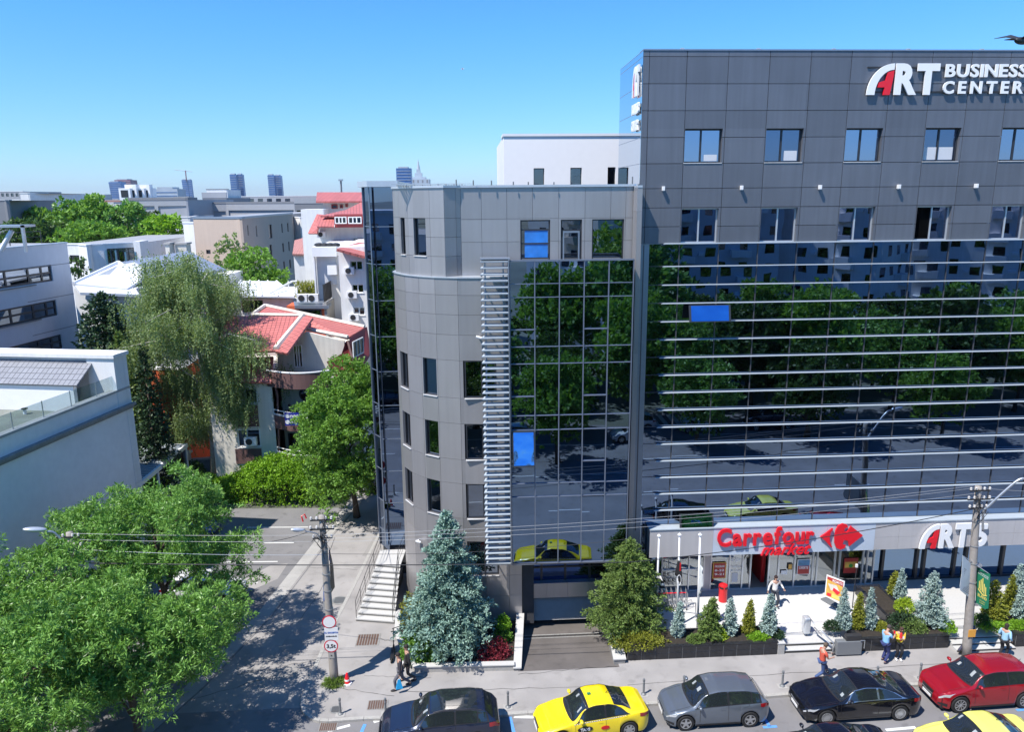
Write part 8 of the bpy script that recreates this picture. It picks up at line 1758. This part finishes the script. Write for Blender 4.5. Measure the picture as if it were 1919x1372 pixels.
# --- conifers behind the left building
conifer('fir_tree', 'dark fir between the ribbon windowed office and the zinc roofed house', (P(190,560,52).x,52,0), P(190,550,52).z, 3.5, 'needle_dark', 61, 26, 17, .30, .055, .9, .35, skirt=.05, trunk_r=.2, cat='tree', power=.42)
conifer('fir_tree', 'slim green spruce rising behind the tiled end of the roof terrace', (P(222,640,50).x,50,0), P(222,625,50).z, 1.8, 'needle_green', 62, 22, 11, .22, .04, .8, .35, skirt=.05, trunk_r=.15, cat='tree', power=.7)
conifer('fir_tree', 'dark spruce in front of the orange house beside the pale corner building', (P(272,700,47).x,47,0), P(265,650,47).z, 1.7, 'needle_dark', 63, 24, 11, .22, .04, .9, .35, skirt=.02, trunk_r=.15, cat='tree', power=.7)
# --- trees in the middle distance
def far_tree(label, px, ptop, pbot, Y_, rx_px, leafm, seed, n_tw=26, group=None, nb=26, name='broadleaf_tree'):
    top = P(px, ptop, Y_); bot = P(px, pbot, Y_); rx = rx_px*Y_/FPX; zc_ = (top.z+max(bot.z, 2))/2; rz_ = (top.z-max(bot.z, 2))/2; s_ = Y_/60
    bl = rblobs((top.x, Y_, zc_), (rx*.82, rx*.7, rz_*.85), nb, rx*.33, seed, .9, -1)
    return broadleaf(name, label, 'tree', (top.x, Y_, 0), bl, leafm, n_tw=n_tw/(s_**1.15), nl=7, ll=.30*s_, lw=.085*s_, seed=seed, trunk_r=.25, droop=.2, limbs=5, group=group)
far_tree('open crowned green tree in front of the tan block, right of the birch top', 470, 470, 560, 74, 60, 'leaf_mid', 71, 30)
far_tree('small leafy tree with reddish seed heads rising highest before the tan block', 432, 436, 530, 78, 34, 'leaf_birch', 72, 22)
far_tree('round green tree beside the low white building with the rounded bay', 145, 480, 525, 72, 20, 'leaf_dark', 73, 26)
for i, (x, a, b, Y_, rx, lm, lab) in enumerate(((20,398,470,118,46,'leaf_dark','leftmost dark crown of the tree belt'), (75,392,470,120,44,'leaf_mid','second crown from the left in the tree belt'), (128,372,470,118,44,'leaf_bright','tallest left crown of the tree belt behind the ribbon windowed office'),
        (178,360,470,116,42,'leaf_mid','highest crown in the middle of the tree belt'), (228,374,470,114,42,'leaf_bright','wide bright crown right of the highest one in the tree belt'), (268,386,465,118,28,'leaf_dark','dark crown before the grey deep windowed block'), (302,392,480,108,38,'leaf_ivy','brightest yellow green crown at the right end of the tree belt'), (60,420,480,106,60,'leaf_dark','low dark crown in front of the left part of the tree belt'), (168,420,480,104,60,'leaf_mid','low crown in front of the middle of the tree belt'))):
    far_tree('big leafy tree, '+lab, x, a, b, Y_, rx, lm, 80+i, 34, 'tree belt beyond the low white building', 30)
far_tree('pale green tree beyond the low white building by its chimney', 285, 455, 478, 92, 16, 'leaf_lime', 95, 30)
# bamboo on the penthouse terrace
rng = np.random.default_rng(5); t = thing('bamboo_planting', 'row of yellowish bamboo on the penthouse terrace', 'plants', (0,0,0)); n = 1500; a, b = P(555,565,64.6), P(612,562,65.2); f_ = rng.random(n)
B = np.stack([a.x+(b.x-a.x)*f_, 64.7+rng.random(n)*.8, a.z+rng.random(n)*1.7-.3], 1); d = unit(rng.normal(size=(n, 3))*.5+np.array([0,0,.7])); quads_obj('stalks', B.astype(np.float32), (d*.5).astype(np.float32), (perp(d, rng)*.035).astype(np.float32), M_['needle_gold'], t)
# --- blue spruce and the shrubs around it
conifer('blue_spruce', 'big silvery blue spruce in the corner planting bed', (-1.25,31.2,.3), 6.6, 2.25, 'needle_blue', 101, 25, 15, .14, .022, 1.2, .24, skirt=.02, trunk_r=.12, cat='tree', power=.74, lumpy=.24, tuft=8)
shrub('dark glossy laurel bush at the left foot of the blue spruce', (-2.5,30.5,.32), (.95,.8,1.25), 'leaf_mid', 102, 800, .13, .04)
shrub('yellow green juniper behind the spruce beside the white stairs', (-3.1,33.0,.32), (.6,.6,1.7), 'needle_gold', 103, 700, .12, .02)
shrub('ball shaped bright green shrub beside the garage ramp wall', (1.25,31.6,.95), (.36,.36,.52), 'leaf_ivy', 104, 700, .06, .02)
shrub('leafy green shrub underneath the ball shaped one', (1.2,31.5,.3), (.5,.45,.6), 'leaf_mid', 105, 350, .09, .03)
shrub('deep maroon barberry bush at the right end of the spruce bed', (.75,30.25,.3), (.78,.6,.95), 'leaf_maroon', 106, 1000, .07, .018)
# --- plants along the shop terrace
conifer('spreading_yew', 'wide feathery green conifer hiding the corner of the garage front', (7.15,31.5,.5), 4.6, 1.85, 'needle_green', 111, 19, 13, .13, .015, 1.3, .30, skirt=.04, trunk_r=.1, cat='tree', power=.58, lumpy=.32, tuft=9)
shrub('low golden juniper spilling over the left end of the long planter', (7.3,30.0,.72), (1.25,.5,.6), 'needle_gold', 112, 700, .11, .02)
lp = lambda x, y: G(x, y, .75)
def at(x, Y_=30.35, z=.74): return (P(x, 1190, Y_).x, Y_, z)
cn = 0
for x, h, r_, lm, lab, Y_ in ((1270,1.75,.30,'needle_pale','slim silver cypress, first in the long planter after the wide yew',30.5), (1328,1.9,.62,'needle_green','broad based green cypress, leaning second in the long planter',30.35), (1369,1.95,.30,'needle_pale','slim silver cypress, third in the long planter',30.5), (1402,1.75,.32,'needle_gold','golden green narrow thuja between two silver cypresses',30.5), (1441,1.85,.34,'needle_pale','slim silver cypress at the right end of the long planter',30.4),
        (1581,2.0,.34,'needle_pale','slim silver cypress just right of the wheelchair lift',30.5), (1605,1.8,.30,'needle_gold','dark golden thuja between silver cypresses behind the lift',30.5), (1629,2.05,.34,'needle_pale','slim silver cypress left of the round lime bush',30.5),
        (1680,1.55,.34,'needle_pale','silver cypress on the planter that runs to the glass doors',32.6), (1741,2.5,.78,'needle_pale','largest silvery fir behind the phone watching couple',30.6), (1668,1.2,.3,'needle_gold','small yellowish thuja on the planter that runs to the glass doors',32.9), (1885,2.1,.38,'needle_gold','tall golden thuja right of the green banner',31.2), (1893,2.3,.5,'needle_pale','silver cypress behind the golden thuja at the right edge',31.6), (1910,1.9,.55,'needle_pale','silver cypress cut by the right edge of the picture',30.8), (1862,2.2,.5,'needle_gold','wide golden conifer above the head of the pale shirted man',30.7)):
    cn += 1; p = P(x, 1170, Y_); rl = random.Random(cn); o = conifer('cypress', lab, (p.x, Y_, .74 if Y_ < 31.5 else .96), h, r_, lm, 120+cn, 20, 10, .085, .016, 1.0, .02, skirt=.0, trunk_r=.03, power=.75, lumpy=.15, tuft=6, group='small conifers in the terrace planters'); o.rotation_euler = (rl.uniform(-.07,.07), rl.uniform(-.07,.07), rl.uniform(0,6)); s9 = rl.uniform(.85,1.2); o.scale = (s9, rl.uniform(.8,1.15), rl.uniform(.9,1.08))
for i, (x, Y_, z, r_, lm, lab) in enumerate(((1350,30.25,.74,(.32,.28,.45),'leaf_lime','small lime bush beside the broad green cypress'), (1422,30.1,.74,(.5,.3,.2),'leaf_ivy','mat of bright ground cover in the long planter'), (1457,30.2,.74,(.3,.3,.3),'needle_dark','low dark juniper at the right end of the long planter'), (1305,30.05,.74,(.4,.3,.28),'needle_green','low greyish juniper at the left part of the long planter'), (1560,30.6,.74,(.4,.3,.4),'needle_dark','low dark juniper squeezed beside the lift rail'), (1650,30.4,.74,(.35,.3,.35),'needle_gold','low yellowish shrub between silver cypress and lime bush'),
        (1690,31.2,1.2,(.45,.42,.62),'leaf_lime','round lime green bush above the phone watching couple'), (1690,30.6,.74,(.7,.5,.8),'needle_dark','dark juniper mound under the round lime bush'), (1712,30.2,.74,(.65,.4,.6),'needle_green','green juniper mound before the largest silvery fir'), (1772,30.2,.74,(.42,.4,.5),'leaf_ivy','rounded green bush at the left of the striped steps'), (1865,30.1,.74,(.8,.4,.25),'leaf_ivy','bright ground cover above the pale shirted man'), (1912,30.1,.74,(.6,.4,.28),'leaf_ivy','bright ground cover at the right edge of the picture'), (1838,30.4,.74,(.4,.4,.6),'leaf_dark','dark bush behind the tip of the green banner'))):
    p = P(x, 1180, Y_); shrub(lab, (p.x, Y_, z), r_, lm, 150+i, 420, .075, .022, group='low bushes in the terrace planters')
p = G(627, 1281, .1)
shrub('tuft of rough grass around the foot of the signpost', (p.x, p.y-.05, .1), (.45,.3,.25), 'grass_tuft', 171, 260, .2, .012, name='grass_tuft', cat='grass')
# --- trees on the far side of the boulevard, seen mirrored in the glass
rng = random.Random(8)
src = []
for i in range(3):
    bl = rblobs((0,0,5.9), (3.5,3.2,3.2), 30, 1.5, 200+i, .85, -1)
    src.append(broadleaf('avenue_tree', 'avenue tree mirrored in the office glass', 'tree', (0,0,0), bl, ('leaf_mid','leaf_bright','leaf_dark')[i], n_tw=26, nl=7, ll=.42, lw=.12, seed=210+i, trunk_r=.25, limbs=4, group='avenue trees across the boulevard mirrored in the glass'))
k = 0
for row, (Y_, step) in enumerate(((.5, 6.4), (-8, 7.0), (-18, 8.0), (8, 10.5))):
    x = -44+row*3
    while x < 72:
        o = src[k] if k < 3 else copytree(src[k % 3]); o.location = (x+rng.uniform(-1.2, 1.2), Y_+rng.uniform(-1, 1), 0); o.rotation_euler = (0, 0, rng.uniform(0, 6)); s_ = rng.uniform(.8, 1.25)*(.72 if row == 3 else 1)*(1.45 if 2 < x < 20 and row == 2 else 1.0); o.scale = (s_, s_, s_); k += 1; x += step
# ------------------------------------------------------------------ thin summer haze over the far city
mb = MB(); mb.box((-4200, -3200, -1.2), (4200, 9200, 150)); hz_o = mb.build('haze', None); hm = bpy.data.materials.new('haze'); hm.use_nodes = True; ht_ = hm.node_tree; ht_.nodes.remove(ht_.nodes['Principled BSDF'])
pv = ht_.nodes.new('ShaderNodeVolumePrincipled'); pv.inputs['Color'].default_value = (.72,.84,1,1); pv.inputs['Density'].default_value = .00007; pv.inputs['Anisotropy'].default_value = .2
ht_.links.new(pv.outputs[0], ht_.nodes['Material Output'].inputs['Volume']); hz_o.data.materials.append(hm); tag(hz_o, 'thin bluish summer haze in the air over the city', 'haze', None, 'stuff')
